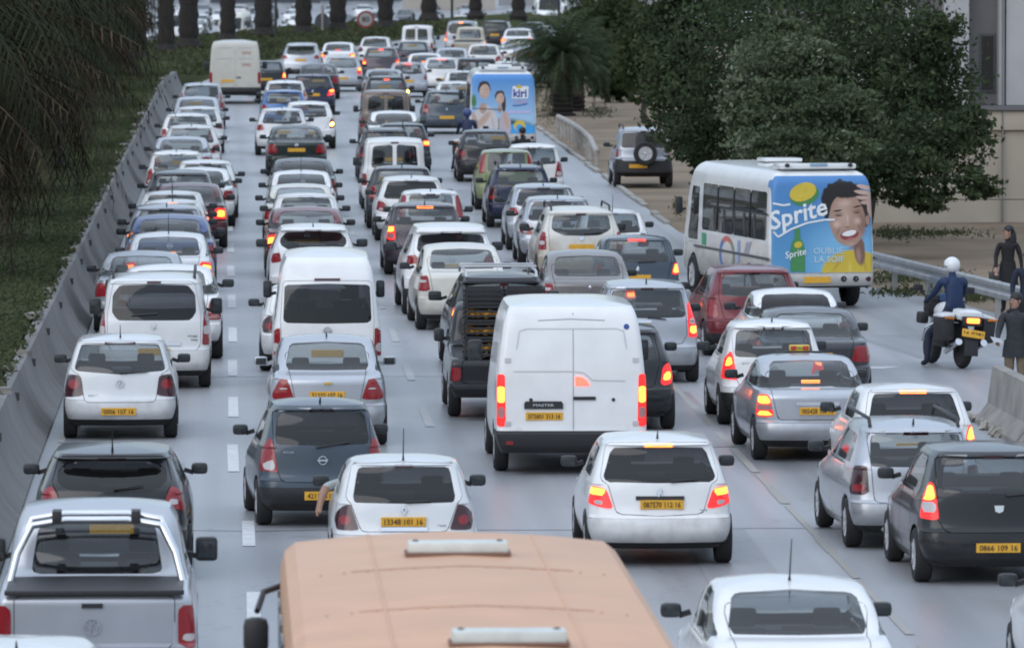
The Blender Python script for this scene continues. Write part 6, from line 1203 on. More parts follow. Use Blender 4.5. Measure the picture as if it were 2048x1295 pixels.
 ('partner', (-10.38, 689.43), 3.0557, 'white2', 'white small van oncoming beyond the palms, sixth row back, first from the barrier side', 'oncoming vehicles behind the palms', '', 0, None, 1.0, None, -3.0, None),
 ('lion', (-7.47, 686.34), 3.0263, 'white', 'white hatchback oncoming beyond the palms, sixth row back, second from the barrier side', 'oncoming vehicles behind the palms', '', 0, None, 1.0, None, -3.0, None),
 ('twin', (-4.11, 686.35), 3.0311, 'silver2', 'silver grey small van oncoming beyond the palms, sixth row back, third from the barrier side', 'oncoming vehicles behind the palms', '', 0, None, 1.0, None, -3.0, None),
 ('saloon2', (-0.11, 691.55), 3.016, 'white', 'white sedan oncoming beyond the palms, sixth row back, fourth from the barrier side', 'oncoming vehicles behind the palms', '', 0, None, 1.0, None, -3.0, None),
 ('twin', (3.26, 686.57), 3.0352, 'silver', 'silver small van oncoming beyond the palms, sixth row back, fifth from the barrier side', 'oncoming vehicles behind the palms', '', 0, None, 1.0, None, -3.0, None),
 ('compact', (6.64, 693.18), 3.0128, 'white', 'white hatchback oncoming beyond the palms, sixth row back, sixth from the barrier side', 'oncoming vehicles behind the palms', '', 0, None, 1.0, None, -3.0, None),
 ('saloon2', (10.52, 691.85), 3.0522, 'white', 'white sedan oncoming beyond the palms, sixth row back, seventh from the barrier side', 'oncoming vehicles behind the palms', '', 0, None, 1.0, None, -3.0, None),
 ('lion', (14.47, 690.51), 3.0379, 'white', 'white hatchback oncoming beyond the palms, sixth row back, eighth from the barrier side', 'oncoming vehicles behind the palms', '', 0, None, 1.0, None, -3.0, None),
 ('compact', (17.37, 692.19), 2.9967, 'grey', 'dark grey hatchback oncoming beyond the palms, sixth row back, ninth from the barrier side', 'oncoming vehicles behind the palms', '', 0, None, 1.0, None, -3.0, None),
 ('saloon', (19.96, 686.19), 2.9992, 'silver2', 'silver grey sedan oncoming beyond the palms, sixth row back, tenth from the barrier side', 'oncoming vehicles behind the palms', '', 0, None, 1.0, None, -3.0, None),
 ('saloon', (24.16, 693.62), 3.0451, 'grey', 'dark grey sedan oncoming beyond the palms, sixth row back, eleventh from the barrier side', 'oncoming vehicles behind the palms', '', 0, None, 1.0, None, -3.0, None),
 ('compact', (27.69, 691.99), 2.9941, 'white2', 'white hatchback oncoming beyond the palms, sixth row back, twelfth from the barrier side', 'oncoming vehicles behind the palms', '', 0, None, 1.0, None, -3.0, None),
 ('logan', (-11.62, 725.44), 3.0036, 'white', 'white sedan oncoming beyond the palms, seventh row back, first from the barrier side', 'oncoming vehicles behind the palms', '', 0, None, 1.0, None, -3.0, None),
 ('lion', (-8.58, 727.17), 3.0123, 'silver', 'silver hatchback oncoming beyond the palms, seventh row back, second from the barrier side', 'oncoming vehicles behind the palms', '', 0, None, 1.0, None, -3.0, None),
 ('saloon', (-5.41, 731.78), 3.0216, 'silver2', 'silver grey sedan oncoming beyond the palms, seventh row back, third from the barrier side', 'oncoming vehicles behind the palms', '', 0, None, 1.0, None, -3.0, None),
 ('logan', (-2.08, 730.05), 3.0349, 'silver2', 'silver grey sedan oncoming beyond the palms, seventh row back, fourth from the barrier side', 'oncoming vehicles behind the palms', '', 0, None, 1.0, None, -3.0, None),
 ('saloon2', (1.64, 731.18), 3.0316, 'white', 'white sedan oncoming beyond the palms, seventh row back, fifth from the barrier side', 'oncoming vehicles behind the palms', '', 0, None, 1.0, None, -3.0, None),
 ('saloon2', (4.57, 730.86), 3.0276, 'grey', 'dark grey sedan oncoming beyond the palms, seventh row back, sixth from the barrier side', 'oncoming vehicles behind the palms', '', 0, None, 1.0, None, -3.0, None),
 ('logan', (7.47, 730.81), 3.0519, 'white', 'white sedan oncoming beyond the palms, seventh row back, seventh from the barrier side', 'oncoming vehicles behind the palms', '', 0, None, 1.0, None, -3.0, None),
 ('lion', (10.93, 726.46), 3.0488, 'silver', 'silver hatchback oncoming beyond the palms, seventh row back, eighth from the barrier side', 'oncoming vehicles behind the palms', '', 0, None, 1.0, None, -3.0, None),
 ('clio3', (14.01, 725.91), 3.0265, 'white', 'white hatchback oncoming beyond the palms, seventh row back, ninth from the barrier side', 'oncoming vehicles behind the palms', '', 0, None, 1.0, None, -3.0, None),
 ('clio3', (20.89, 731.21), 3.0272, 'grey', 'dark grey hatchback oncoming beyond the palms, seventh row back, tenth from the barrier side', 'oncoming vehicles behind the palms', '', 0, None, 1.0, None, -3.0, None),
 ('saloon', (24.58, 731.05), 3.0414, 'silver2', 'silver grey sedan oncoming beyond the palms, seventh row back, eleventh from the barrier side', 'oncoming vehicles behind the palms', '', 0, None, 1.0, None, -3.0, None),
 ('master', (10.82, 566), 3.2659, 'white', 'white van in oncoming traffic behind the round speed limit sign', 'oncoming vehicles behind the palms', '', 0, None, 1.0, None, -3.0, None),
 ('master', (22.99, 520), 3.1612, 'white', 'white van facing the camera beyond the far bend, above the roadside palm', 'oncoming vehicles behind the palms', '', 0, None, 1.0, None, -0.6, None),
 ('master', (25.46, 566), 3.1612, 'white', 'second white van facing the camera above the roadside palm', 'oncoming vehicles behind the palms', '', 0, None, 1.0, None, -0.6, None),
]
for (key, loc, yaw, col, label, group, lights, lod, plate, sc, mir, z, gk) in VEHICLES:
    vehicle(key, loc, yaw, col, label, group, lights, lod, plate, sc, mir, z, gk)

# ================================================================ buses
BUSW = [(.42, .95), (.52, .985), (.8, 1.0), (1.28, 1.0), (1.32, .995), (2.2, .955), (2.45, .91), (2.58, .84), (2.63, .76)]
def bus_spec(L, W, top=0.0):
    return dict(kind='hatch', L=L, W=W, H=2.72+top, zwb=1.3, zwt=2.2, ze=2.63, zb=1.22, gnd=.42, zbu=.70, zval=.46, wr=.40, ww=.24, ws=(.12, .45), ax=(1.55, L-1.25), NS=72, cb=.02, tr=.985, tf=.95, rr=.10, rru=.10, rf=.25, hz=1.1, win=None, wt=.9,
      tail=[(.42, .10), (.50, .03), (.60, 0), (.70, .015), (2.40, .085), (2.50, .13), (2.58, .22), (2.63, .34)], nose=[(.42, .12), (.6, 0), (1.1, .03), (1.25, .06), (2.2, .40), (2.5, .60), (2.63, .85)], wid=BUSW,
      sw_r=.0, sidew=[[(.30, 1.36), (.34, 1.32), (1.60, 1.32), (1.60, 2.24), (.40, 2.24), (.36, 2.2)], [(1.61, 1.32), (2.9, 1.32), (2.9, 2.24), (1.61, 2.24)], [(2.91, 1.32), (4.2, 1.32), (4.2, 2.24), (2.91, 2.24)], [(4.21, 1.32), (5.45, 1.32), (5.45, 2.24), (4.21, 2.24)], [(5.75, 1.1), (6.7, 1.1), (6.45, 2.15), (5.75, 2.15)]],
      doors=[[(5.65, .55), (6.7, .55), (6.7, 1.05), (5.65, 1.05)]], tail_l=circ(.90, .59, .062, None, 14), tr_r=.0, lamp=None, plate=(-.10, .58), platesz=(.52, .12), third=None, noseat=1, mir=(.14, .34), mz=1.75, zref=2.5)
SPECS['bus'] = ('city_bus', 'bus', bus_spec(7.4, 2.1)); SPECS['bus']  # white midi bus
k = SPECS['bus'][2]
k['extra'] = [('rear_advert', 'rear', [(-.99, .715), (1.0, .715), (.98, 2.42), (.90, 2.55), (-.88, 2.55), (-.97, 2.42)], .05, 'advert', .004)]; k['ey'] = .45
def bus_add(m, sh, k):
    for x in (-.66, .42, .66): m.add('rear_lamp', on_rear(sh, [circ(x, .59, .058, None, 14)], .012, .02).mesh('rear_lamp', mat('lamp_dark_glass', (.02, .018, .02), .15, coat=.5)), None)
    m.add('roof_pod', MB().box((0, .62, 2.725), (1.5, .62, .10), bev=.04).mesh('roof_pod'), 'paint')
    for x in (-.62, .62): m.add('roof_marker', MB().ell((x, .29, 2.75), (.05, .05, .04), 10, 6).mesh('roof_marker', M_TRIM), None)
    m.add('roof_badge', MB().box((0, .30, 2.755), (.34, .03, .05), bev=.01).mesh('roof_badge', mat('badge_blue_grey', (.25, .38, .5), .4)), None)
    m.add('roof_hatch', MB().box((0, 3.3, 2.76), (.75, .7, .07), bev=.03).mesh('roof_hatch'), 'paint')
    m.add('side_trim', MB().box((-1.052, 3.0, .98), (.02, 6.0, .05), bev=.006).mesh('side_trim', mat('trim_grey', (.10, .10, .105), .6)), None)
    m.add('side_trim', MB().box((1.052, 3.0, .98), (.02, 6.0, .05), bev=.006).mesh('side_trim', mat('trim_grey', (.10, .10, .105), .6)), None)
    for y in (1.605, 2.905, 4.205): m.add('window_pillar', MB().box((-1.028, y, 1.76), (.02, .05, .86), rot=(0, .058, 0)).mesh('window_pillar', M_TRIM), None)
    m.add('window_rail', MB().box((-1.036, 2.7, 1.82), (.012, 5.1, .03), rot=(0, .0, 0)).mesh('window_rail', M_TRIM), None)
    b = MB()
    for y in (1.2, 2.0, 2.8, 3.6, 4.4):
        for x in (-.62, .62): b.box((x, y, 1.35), (.85, .12, .9), rot=(-.15, 0, 0), bev=.05)
    m.add('seat_row', b.mesh('seat_row', M_SEAT), None, -1, 1)
    m.add('floor', MB().box((0, 3.4, .85), (1.9, 6.2, .06)).mesh('floor', M_UNDER), None, -1, 1)
k['addons'] = [bus_add]
def bus(key, loc, yaw, col, label, advert, lod=2):
    mats = {}
    o = vehicle_bus(key, loc, yaw, col, label, advert); return o
def vehicle_bus(key, loc, yaw, col, label, advert):
    m = model(key); k = SPECS[key][2]; root = tag(empty('city_bus', (loc[0], loc[1], 0), yaw), label, 'bus'); made = {}
    pm = paint(col)
    T = {'paint': pm, 'mirror': M_TRIM, 'trim': M_TRIM, 'rearglass': G_TINT, 'windglass': G_WIND, 'sideglass': G_BUS, 'head': M_HEAD, 'third': M_LENSDARK, 'lensL': M_LENSDARK, 'lensR': M_LENSDARK, 'advert': advert}
    for i, (nm, me, mk, par, lv) in enumerate(m.parts):
        made[nm] = link(nm, me, root if par < 0 else made.get('mirror', root), None, T[mk] if mk else None)
        if nm == 'license_plate': plate_o = made[nm]
    for (x, y, zz, s) in m.wheels:
        w = link('wheel', m.wm[0], root, (x, y, zz)); w.rotation_euler = (0, 0, math.pi if s < 0 else 0); link('rim', m.wm[1], w)
    return root, m.sh, made
G_BUS = glass('bus_side_glass', (.16, .18, .19))
def grad_print(name, c0, c1, z0, z1):   # printed vinyl that shades from one ink to another
    m = bpy.data.materials.new(name); m.use_nodes = True; t = m.node_tree; b = t.nodes['Principled BSDF']; N = t.nodes.new; tc = N('ShaderNodeTexCoord'); sx = N('ShaderNodeSeparateXYZ'); mr = N('ShaderNodeMapRange'); mx = N('ShaderNodeMix'); mx.data_type = 'RGBA'
    t.links.new(tc.outputs['Object'], sx.inputs[0]); t.links.new(sx.outputs[2], mr.inputs[0]); mr.inputs[1].default_value = z0; mr.inputs[2].default_value = z1; t.links.new(mr.outputs[0], mx.inputs[0]); mx.inputs[6].default_value = (*c0, 1); mx.inputs[7].default_value = (*c1, 1); t.links.new(mx.outputs[2], b.inputs['Base Color']); b.inputs['Roughness'].default_value = .4; MATS[name] = m; return m
def ink(name, c): return mat('print_'+name, c, .45, var=.06, vscale=9)
def rell(cx, cz, rx, rz, a=0, n=28, t0=0, t1=2*math.pi):
    c, s = math.cos(a), math.sin(a); return [(cx+c*rx*math.cos(t)-s*rz*math.sin(t), cz+s*rx*math.cos(t)+c*rz*math.sin(t)) for t in [t0+(t1-t0)*i/n for i in range(n if t1-t0 > 6.28 else n+1)]]
def art(sh, par, name, polys, layer, m): return on_rear(sh, polys, .006+.004*layer, .003).build(name, m, par, False)
def art_text(sh, par, name, txt, x, z, w, h, layer, m, rot=0, bold=.0, shear=0):
    v, f = text_geo(txt, bold, shear); c, s = math.cos(rot), math.sin(rot); P = [(x+a*w*c-b*h*s, z+a*w*s+b*h*c) for a, b in v]
    return MB().add([(px, sh.surf(px, pz)-(.006+.004*layer), pz) for px, pz in P], f).build(name, m, par, False)
def stroke(pts, w):
    out = []
    for (a, b) in zip(pts, pts[1:]):
        dx, dz = b[0]-a[0], b[1]-a[1]; l = math.hypot(dx, dz); nx, nz = -dz/l*w/2, dx/l*w/2; out.append([(a[0]+nx, a[1]+nz), (b[0]+nx, b[1]+nz), (b[0]-nx, b[1]-nz), (a[0]-nx, a[1]-nz)])
    return out
def print_picture(name, c0, c1, z0, z1, layers):
    """a photographic print on vinyl: an even wash with soft shapes laid over one another (x, z, rx, rz, tilt, colour, softness, strength, wobble)"""
    m = bpy.data.materials.new(name); m.use_nodes = True; t = m.node_tree; b = t.nodes['Principled BSDF']; N = t.nodes.new; K = t.links.new
    tc = N('ShaderNodeTexCoord'); sx = N('ShaderNodeSeparateXYZ'); mr = N('ShaderNodeMapRange'); mx = N('ShaderNodeMix'); mx.data_type = 'RGBA'; K(tc.outputs['Object'], sx.inputs[0]); K(sx.outputs[2], mr.inputs[0]); mr.inputs[1].default_value = z0; mr.inputs[2].default_value = z1; K(mr.outputs[0], mx.inputs[0]); mx.inputs[6].default_value = (*c0, 1); mx.inputs[7].default_value = (*c1, 1); cur = mx.outputs[2]
    no = N('ShaderNodeTexNoise'); no.inputs['Scale'].default_value = 9; no.inputs['Detail'].default_value = 5; K(tc.outputs['Object'], no.inputs[0]); ws = N('ShaderNodeVectorMath'); ws.operation = 'SUBTRACT'; K(no.outputs[1], ws.inputs[0]); ws.inputs[1].default_value = (.5, .5, .5)
    for q in layers:
        cx, cz, rx, rz, a, col, soft, st = q[:8]; wob = q[8] if len(q) > 8 else .03
        wv = N('ShaderNodeVectorMath'); wv.operation = 'MULTIPLY_ADD'; K(ws.outputs[0], wv.inputs[0]); wv.inputs[1].default_value = (wob, 0, wob); K(tc.outputs['Object'], wv.inputs[2])
        mp = N('ShaderNodeMapping'); mp.vector_type = 'TEXTURE'; mp.inputs['Location'].default_value = (cx, 0, cz); mp.inputs['Rotation'].default_value = (0, -a, 0); mp.inputs['Scale'].default_value = (rx, 1, rz); K(wv.outputs[0], mp.inputs[0])
        mu = N('ShaderNodeVectorMath'); mu.operation = 'MULTIPLY'; mu.inputs[1].default_value = (1, 0, 1); K(mp.outputs[0], mu.inputs[0]); ln = N('ShaderNodeVectorMath'); ln.operation = 'LENGTH'; K(mu.outputs[0], ln.inputs[0])
        r_ = N('ShaderNodeMapRange'); r_.interpolation_type = 'SMOOTHSTEP'; r_.inputs[1].default_value = 1-soft; r_.inputs[2].default_value = 1.0; r_.inputs[3].default_value = st; r_.inputs[4].default_value = 0; K(ln.outputs['Value'], r_.inputs[0])
        x = N('ShaderNodeMix'); x.data_type = 'RGBA'; K(r_.outputs[0], x.inputs[0]); K(cur, x.inputs[6]); x.inputs[7].default_value = (*col, 1); cur = x.outputs[2]
    K(cur, b.inputs['Base Color']); b.inputs['Roughness'].default_value = .4; MATS[name] = m; return m
_H = (.014, .011, .011); _S = (.40, .25, .19); _SL = (.60, .43, .35); _SD = (.20, .105, .08)
FACE = [(.45, 1.05, 1.15, .95, 0, (.22, .50, .74), .8, .8), (.62, .70, .66, .46, 0, (.60, .44, .05), .08, 1), (.28, .84, .05, .22, -.6, (.42, .28, .03), 1, .7), (.84, .86, .05, .30, .3, (.42, .28, .03), 1, .7), (.55, .80, .06, .2, 0, (.72, .58, .12), 1, .6), (.74, 1.14, .13, .34, .1, _SD, .3, 1), (.72, 1.05, .07, .22, .1, _S, .8, .8),
  (.44, 2.10, .48, .38, -.1, _H, .10, 1, .16), (.87, 1.92, .12, .36, 0, _H, .15, 1, .12), (.08, 1.98, .10, .28, 0, _H, .2, 1, .12), (.90, 1.70, .05, .11, .1, _S, .3, 1), (.50, 1.71, .365, .52, .12, _S, .06, 1), (.80, 1.66, .14, .42, .12, _SD, 1, .75), (.42, 1.80, .26, .40, .1, _SL, 1, .55), (.45, 2.03, .20, .10, .05, _SL, 1, .8), (.48, 2.22, .36, .12, .0, _H, .35, 1, .18),
  (.29, 1.63, .12, .11, 0, (.66, .46, .38), 1, .9), (.70, 1.69, .11, .11, 0, (.62, .42, .34), 1, .9), (.33, 1.82, .14, .06, .05, _SD, 1, .8), (.69, 1.88, .13, .06, .15, _SD, 1, .8), (.31, 1.89, .13, .024, .12, _H, .6, 1), (.70, 1.965, .12, .024, .2, _H, .6, 1), (.33, 1.795, .10, .014, -.06, _H, .7, 1), (.69, 1.85, .09, .014, .18, _H, .7, 1),
  (.505, 1.72, .028, .15, .08, (.66, .48, .40), 1, .9), (.50, 1.60, .06, .05, .1, _SL, 1, .6), (.50, 1.575, .085, .022, .12, _SD, .9, 1), (.32, 1.50, .03, .13, -.4, _SD, 1, .7), (.74, 1.56, .03, .13, .5, _SD, 1, .7), (.545, 1.43, .20, .105, .2, (.26, .05, .05), .15, 1), (.54, 1.46, .165, .058, .22, (.82, .82, .80), .25, 1), (.56, 1.345, .13, .035, .2, (.46, .17, .16), .5, .9), (.57, 1.25, .14, .05, .2, _SL, 1, .5), (.66, 1.20, .24, .06, .25, _SD, .9, .8),
  (.86, 2.33, .20, .046, -.22, (.56, .40, .34), .25, 1), (.83, 2.23, .22, .046, -.14, (.54, .38, .32), .25, 1), (.84, 2.13, .20, .045, -.06, (.52, .36, .30), .25, 1), (.88, 2.04, .14, .042, 0, (.48, .33, .27), .25, 1), (.95, 2.0, .07, .30, .05, (.50, .35, .29), .3, 1), (.80, 2.28, .16, .012, -.2, _SD, 1, .8), (.80, 2.18, .16, .012, -.1, _SD, 1, .8), (.82, 2.085, .14, .012, 0, _SD, 1, .8)]
def soft_face(cx, cz, s, hair, long=False):
    q = lambda x, z, rx, rz, a, c, so, st, w=.03: (cx+x*s, cz+z*s, rx*s, rz*s, a, c, so, st, w)
    L = [q(0, .16, .34, .38, 0, hair, .12, 1, .08)]
    if long: L += [q(.26, -.3, .15, .6, 0, hair, .2, 1, .06)]
    return L+[q(.02, 0, .27, .38, -.1, (.52, .37, .30), .08, 1), q(-.12, .05, .16, .3, 0, (.66, .50, .43), 1, .7), q(-.1, .08, .08, .025, 0, _SD, .8, .9), q(.14, .1, .08, .025, 0, _SD, .8, .9), q(.03, -.06, .05, .05, 0, (.40, .25, .2), 1, .6), q(.04, -.19, .11, .035, .05, (.55, .18, .18), .5, .9), q(.04, -.18, .08, .018, .05, (.8, .78, .76), .5, .9)]
FAMILY = [(0, .75, 1.3, .50, 0, (.045, .085, .04), .35, 1, .1), (.5, .80, .7, .26, 0, (.05, .34, .72), .3, 1), (.52, .95, .20, .20, 0, (.66, .48, .06), .2, 1), (.52, .88, .13, .13, 0, (.05, .34, .72), .2, 1), (-.90, 1.72, .10, .24, 0, (.06, .2, .06), .4, 1, .1),
  (-.56, 1.0, .44, .62, 0, (.60, .56, .56), .12, 1), (.06, .95, .20, .50, 0, (.50, .42, .46), .15, 1), (-.30, 1.0, .05, .5, .2, (.40, .36, .36), 1, .7), (-.62, 1.5, .13, .2, 0, (.46, .31, .25), .3, 1), (-.10, 1.48, .08, .16, 0, (.46, .31, .25), .3, 1), (-.62, 1.12, .12, .40, -.7, (.52, .37, .30), .3, 1), (.10, 1.12, .08, .32, .2, (.52, .37, .30), .3, 1), (-.88, 1.10, .09, .34, .2, (.50, .35, .28), .3, 1)]+soft_face(-.58, 2.02, .62, (.03, .02, .018))+soft_face(-.10, 1.80, .48, (.05, .03, .022), True)
SKIN = ink('skin', (.42, .27, .21)); SKIN2 = ink('skin_pale', (.52, .38, .31)); SKIN3 = ink('skin_shade', (.30, .17, .13)); HAIR = ink('hair', (.018, .014, .014)); WHT = ink('white', (.78, .80, .82)); YEL = ink('yellow', (.62, .46, .05)); LIPS = ink('lips', (.34, .08, .09)); GRN = ink('green', (.06, .24, .08)); DBL = ink('deep_blue', (.03, .05, .30)); LBL = ink('light_blue', (.26, .52, .74))
# -------- white bus with the lemonade advert
root, sh, mk_ = vehicle_bus('bus', (11.35, 137.53), R(10.0), 'buswhite', 'white bus with blue lemonade advert on its back leaving the kerb', print_picture('advert_blue', (.10, .31, .54), (.075, .225, .50), .7, 2.4, FACE))
ad = mk_['rear_advert']
art(sh, ad, 'lemon_leaf', [rell(-.34, 2.19, .29, .19, .25)], 1, GRN); art(sh, ad, 'lemon', [rell(-.37, 2.25, .27, .17, .32)], 2, YEL)
art_text(sh, ad, 'logo_lettering', 'Sprite', -.46, 1.79, 1.16, .46, 2, WHT, .26, .02, .18)
art(sh, ad, 'swoosh', stroke([(-.96, 2.04), (-.75, 2.0), (-.62, 2.02)], .035)+stroke([(-.95, 1.50), (-.86, 1.40), (-.6, 1.55), (-.3, 1.66), (.05, 1.72), (.25, 1.72)], .035), 2, WHT)
art(sh, ad, 'bottle', [[(-.62, .74), (-.34, .74), (-.34, 1.16), (-.38, 1.30), (-.43, 1.38), (-.44, 1.56), (-.53, 1.56), (-.54, 1.38), (-.59, 1.30), (-.62, 1.16)]], 2, GRN); art(sh, ad, 'bottle_label', [rell(-.47, 1.25, .08, .06, .3)], 3, YEL)
art_text(sh, ad, 'bottle_lettering', 'Sprite', -.52, 1.07, .42, .17, 4, WHT, .2, .01, .18)
art_text(sh, ad, 'slogan', 'OUBLIE', .12, 1.13, .58, .12, 3, ink('pale_sky', (.50, .64, .72)), 0, .01); art_text(sh, ad, 'slogan', 'LA SOIF', .14, .97, .58, .12, 3, ink('pale_sky', (.50, .64, .72)), 0, .01)
sd_ = mk_['body']
def side_art(name, polys, m, off=.008): # shapes on the near side panel as (y, z)
    b = MB()
    for p in polys: b.add([(-float(sh.wd(z))-off, y, z) for y, z in p], [tuple(range(len(p)))])
    return b.build(name, m, root, False)
side_art('green_notice', [[(5.0, 1.03), (5.35, 1.03), (5.35, 1.26), (5.0, 1.26)]], ink('notice_green', (.05, .32, .16)))
def ring(cy, cz, ry, rz, w, t0, t1, n=18):
    ts = [t0+(t1-t0)*i/n for i in range(n+1)]; return [[(cy-ry*math.cos(a), cz+rz*math.sin(a)), (cy-ry*math.cos(b), cz+rz*math.sin(b)), (cy-(ry-w)*math.cos(b), cz+(rz-w*.6)*math.sin(b)), (cy-(ry-w)*math.cos(a), cz+(rz-w*.6)*math.sin(a))] for a, b in zip(ts, ts[1:])]
side_art('logo_swirl', ring(3.3, .92, .62, .36, .16, 2.2, 5.2), ink('logo_blue', (.12, .22, .50))); side_art('logo_swirl', ring(3.3, .92, .62, .36, .16, .9, 2.2), ink('logo_red', (.62, .16, .12))); side_art('logo_swirl', ring(3.3, .92, .62, .36, .16, 5.2, 7.18), ink('logo_olive', (.28, .30, .22)))
side_art('logo_stroke', [[(2.5, .80), (2.3, .80), (2.25, 1.24), (2.45, 1.24)]], ink('logo_pale_blue', (.30, .42, .66))); side_art('logo_stroke', [[(2.0, .98), (1.85, .98), (1.6, 1.24), (1.75, 1.24)], [(1.8, .98), (1.65, .98), (1.35, 1.26), (1.5, 1.26)]], ink('logo_mauve', (.46, .46, .56)))
# -------- blue bus with the cheese advert
root, sh, mk_ = vehicle_bus('bus', (8.62, 225.2), R(-.5), 'buswhite', 'bus with blue family advert on its back in the kerb lane', print_picture('advert_sky', (.36, .56, .76), (.08, .26, .60), 1.2, 2.4, FAMILY))
ad = mk_['rear_advert']
art(sh, ad, 'logo_field', [[(.28, 1.80), (.78, 1.80), (.80, 2.18), (.30, 2.18)]], 2, WHT); art_text(sh, ad, 'logo_lettering', 'kiri', .53, 1.97, .42, .26, 3, DBL, 0, .03); art(sh, ad, 'logo_star', [rell(.5, 2.17, .10, .05)], 3, YEL)
art_text(sh, ad, 'slogan', 'creme', .53, 1.70, .40, .10, 2, ink('pink', (.55, .35, .5)), 0, .01); art(sh, ad, 'logo_stroke', stroke([(.30, 1.58), (.5, 1.585), (.76, 1.64)], .03), 2, DBL); art(sh, ad, 'text_band', [[(.15, 1.34), (.85, 1.34), (.85, 1.42), (.15, 1.42)]], 2, ink('lilac', (.5, .48, .72)))
art(sh, ad, 'panel_joint', stroke([(-.97, 1.50), (-.05, 1.46)], .018), 6, HAIR)
# -------- buses in the oncoming traffic
vehicle_bus('bus', (-3.6, 603, ), math.pi-.1, 'white', 'white bus in oncoming traffic seen between the leftmost median palms', LBL)[0].location.z = -3.0
vehicle_bus('bus', (1.15, 589, ), math.pi-.1, 'ivory', 'off-white bus in oncoming traffic just above the beige van', LBL)[0].location.z = -3.0
# -------- orange bus under the camera
ob = tag(empty('city_bus', (1.70, 46.1, 0)), 'orange bus seen from above with two white roof hatches', 'bus'); OR = mat('orange_roof_paint', (.69, .40, .245), .45, var=.06, vscale=1.3, vdetail=10, coat=.03, spec=.3, bump=.14, bscale=1.6, col2=(.60, .355, .225))
W2 = 1.30; prof = [(-W2, .4), (-W2, 2.2), (-W2+.01, 2.58), (-W2+.04, 2.69), (-W2+.12, 2.755), (-.8, 2.795), (-.4, 2.82), (0, 2.835), (.4, 2.82), (.8, 2.795), (W2-.12, 2.755), (W2-.04, 2.69), (W2-.01, 2.58), (W2, 2.2), (W2, .4)]
ysb = [0, .06, .2, 8.9, 9.1, 9.25, 9.34, 9.36]; scb = [(.96, -.14), (.985, -.04), (1, 0), (1, 0), (.995, -.01), (.985, -.05), (.97, -.13), (.94, -.4)]
v = []; f = []; n = len(prof)
for y, (s, dz) in zip(ysb, scb): v += [(x*s, y, z+dz if z > 2.3 else z) for x, z in prof]
for j in range(len(ysb)-1):
    for i in range(n-1): f.append((j*n+i, j*n+i+1, (j+1)*n+i+1, (j+1)*n+i))
f += [tuple(range(n))[::-1], tuple(range((len(ysb)-1)*n, len(ysb)*n))]
MB().add(v, f).build('body', OR, ob, True, 30)
for x in (-.62, .62): MB().tube([(x, .3, 2.806), (x, 9.0, 2.806)], .012, 6).build('roof_seam', OR, ob)
SEAMO = mat('roof_joint_brown', (.42, .25, .17), .6)  # darker orange-brown for the roof joints and rivets
for y in (3.0, 6.0):
    MB().tube([(x, y, z+.002) for x, z in prof[5:10]], .006, 6).build('roof_joint', SEAMO, ob)
    for i in range(13): x = -1.02+.17*i; MB().ell((x, y-.05, float(np.interp(x, [p[0] for p in prof[4:11]], [p[1] for p in prof[4:11]]))+.002), (.012, .012, .006), 6, 4).build('rivet', SEAMO, ob)
for sgn in (-1, 1):
    for i in range(6): MB().box((sgn*(W2+.004), 1.0+1.38*i, 1.95), (.02, 1.28, .95), bev=.01).build('side_window', M_DARKWIN, ob)
for y, hx in ((7.05, 0.0), (.45, .12)):
    h = MB().box((hx, y, 2.885), (.74, .26, .085), bev=.02).build('roof_hatch', mat('hatch_white', (.62, .65, .62), .5, var=.1), ob); MB().box((hx, y, 2.84), (.78, .30, .03), bev=.01).build('hatch_seal', mat('hatch_seal_brown', (.20, .11, .08), .7), h)
    for x in (hx-.31, hx+.31): MB().ell((x, y, 2.928), (.025, .025, .012), 8, 5).build('screw', M_TRIM, h)
mr = MB().tube([(-W2+.02, 8.7, 2.45), (-W2-.12, 8.5, 2.42), (-W2-.17, 8.25, 2.3)], .025, 8).build('mirror_arm', M_TRIM, ob); MB().box((-W2-.18, 8.2, 2.12), (.19, .14, .28), bev=.065).build('mirror', M_TRIM, ob)
MB().box((0, 9.37, 1.7), (2.2, .04, 1.2), bev=.02).build('windscreen', M_DARKWIN, ob)
for x in (-1, 1):
    for y in (2.2, 7.6): MB().lathe([(.3, -.13), (.48, -.13), (.5, -.08), (.5, .08), (.48, .13), (.3, .13)], 'X', 22, (x*(W2-.15), y, .5)).build('wheel', M_TYRE, ob)

# ================================================================ loads and small things on vehicles
CR = mat('black_crate_plastic', (.022, .022, .024), .55); FR = mat('orange_fruit', (.55, .26, .03), .6, var=.3, vscale=25)
def crate_mesh():
    b = MB(); w, l, h = .58, .40, .25
    for sx in (-1, 1):
        for z in (.03, .10, .17, .235): b.box((sx*(w/2-.01), 0, z), (.016, l, .032))
    for sy in (-1, 1):
        for z in (.03, .10, .17, .235): b.box((0, sy*(l/2-.01), z), (w, .016, .032))
    for sx in (-1, 1):
        for sy in (-1, 1): b.box((sx*(w/2-.02), sy*(l/2-.02), h/2), (.04, .04, h))
    b.box((0, 0, .012), (w-.03, l-.03, .018)); return b.mesh('crate', CR, False)
cm = crate_mesh(); fm = MB()
for i in range(18): fm.ell((random.uniform(-.22, .22), random.uniform(-.14, .14), .10+random.uniform(0, .05)), (.05, .05, .05), 7, 5)
fmm = fm.mesh('fruit', FR)
UT = [q for q in VEHICLES if q[0] == 'ute'][0]; (ux, uy), uyaw = UT[1], UT[2]; names = 'bottom second third topmost'.split(); side_n = ['barrier side', 'middle', 'kerb side']
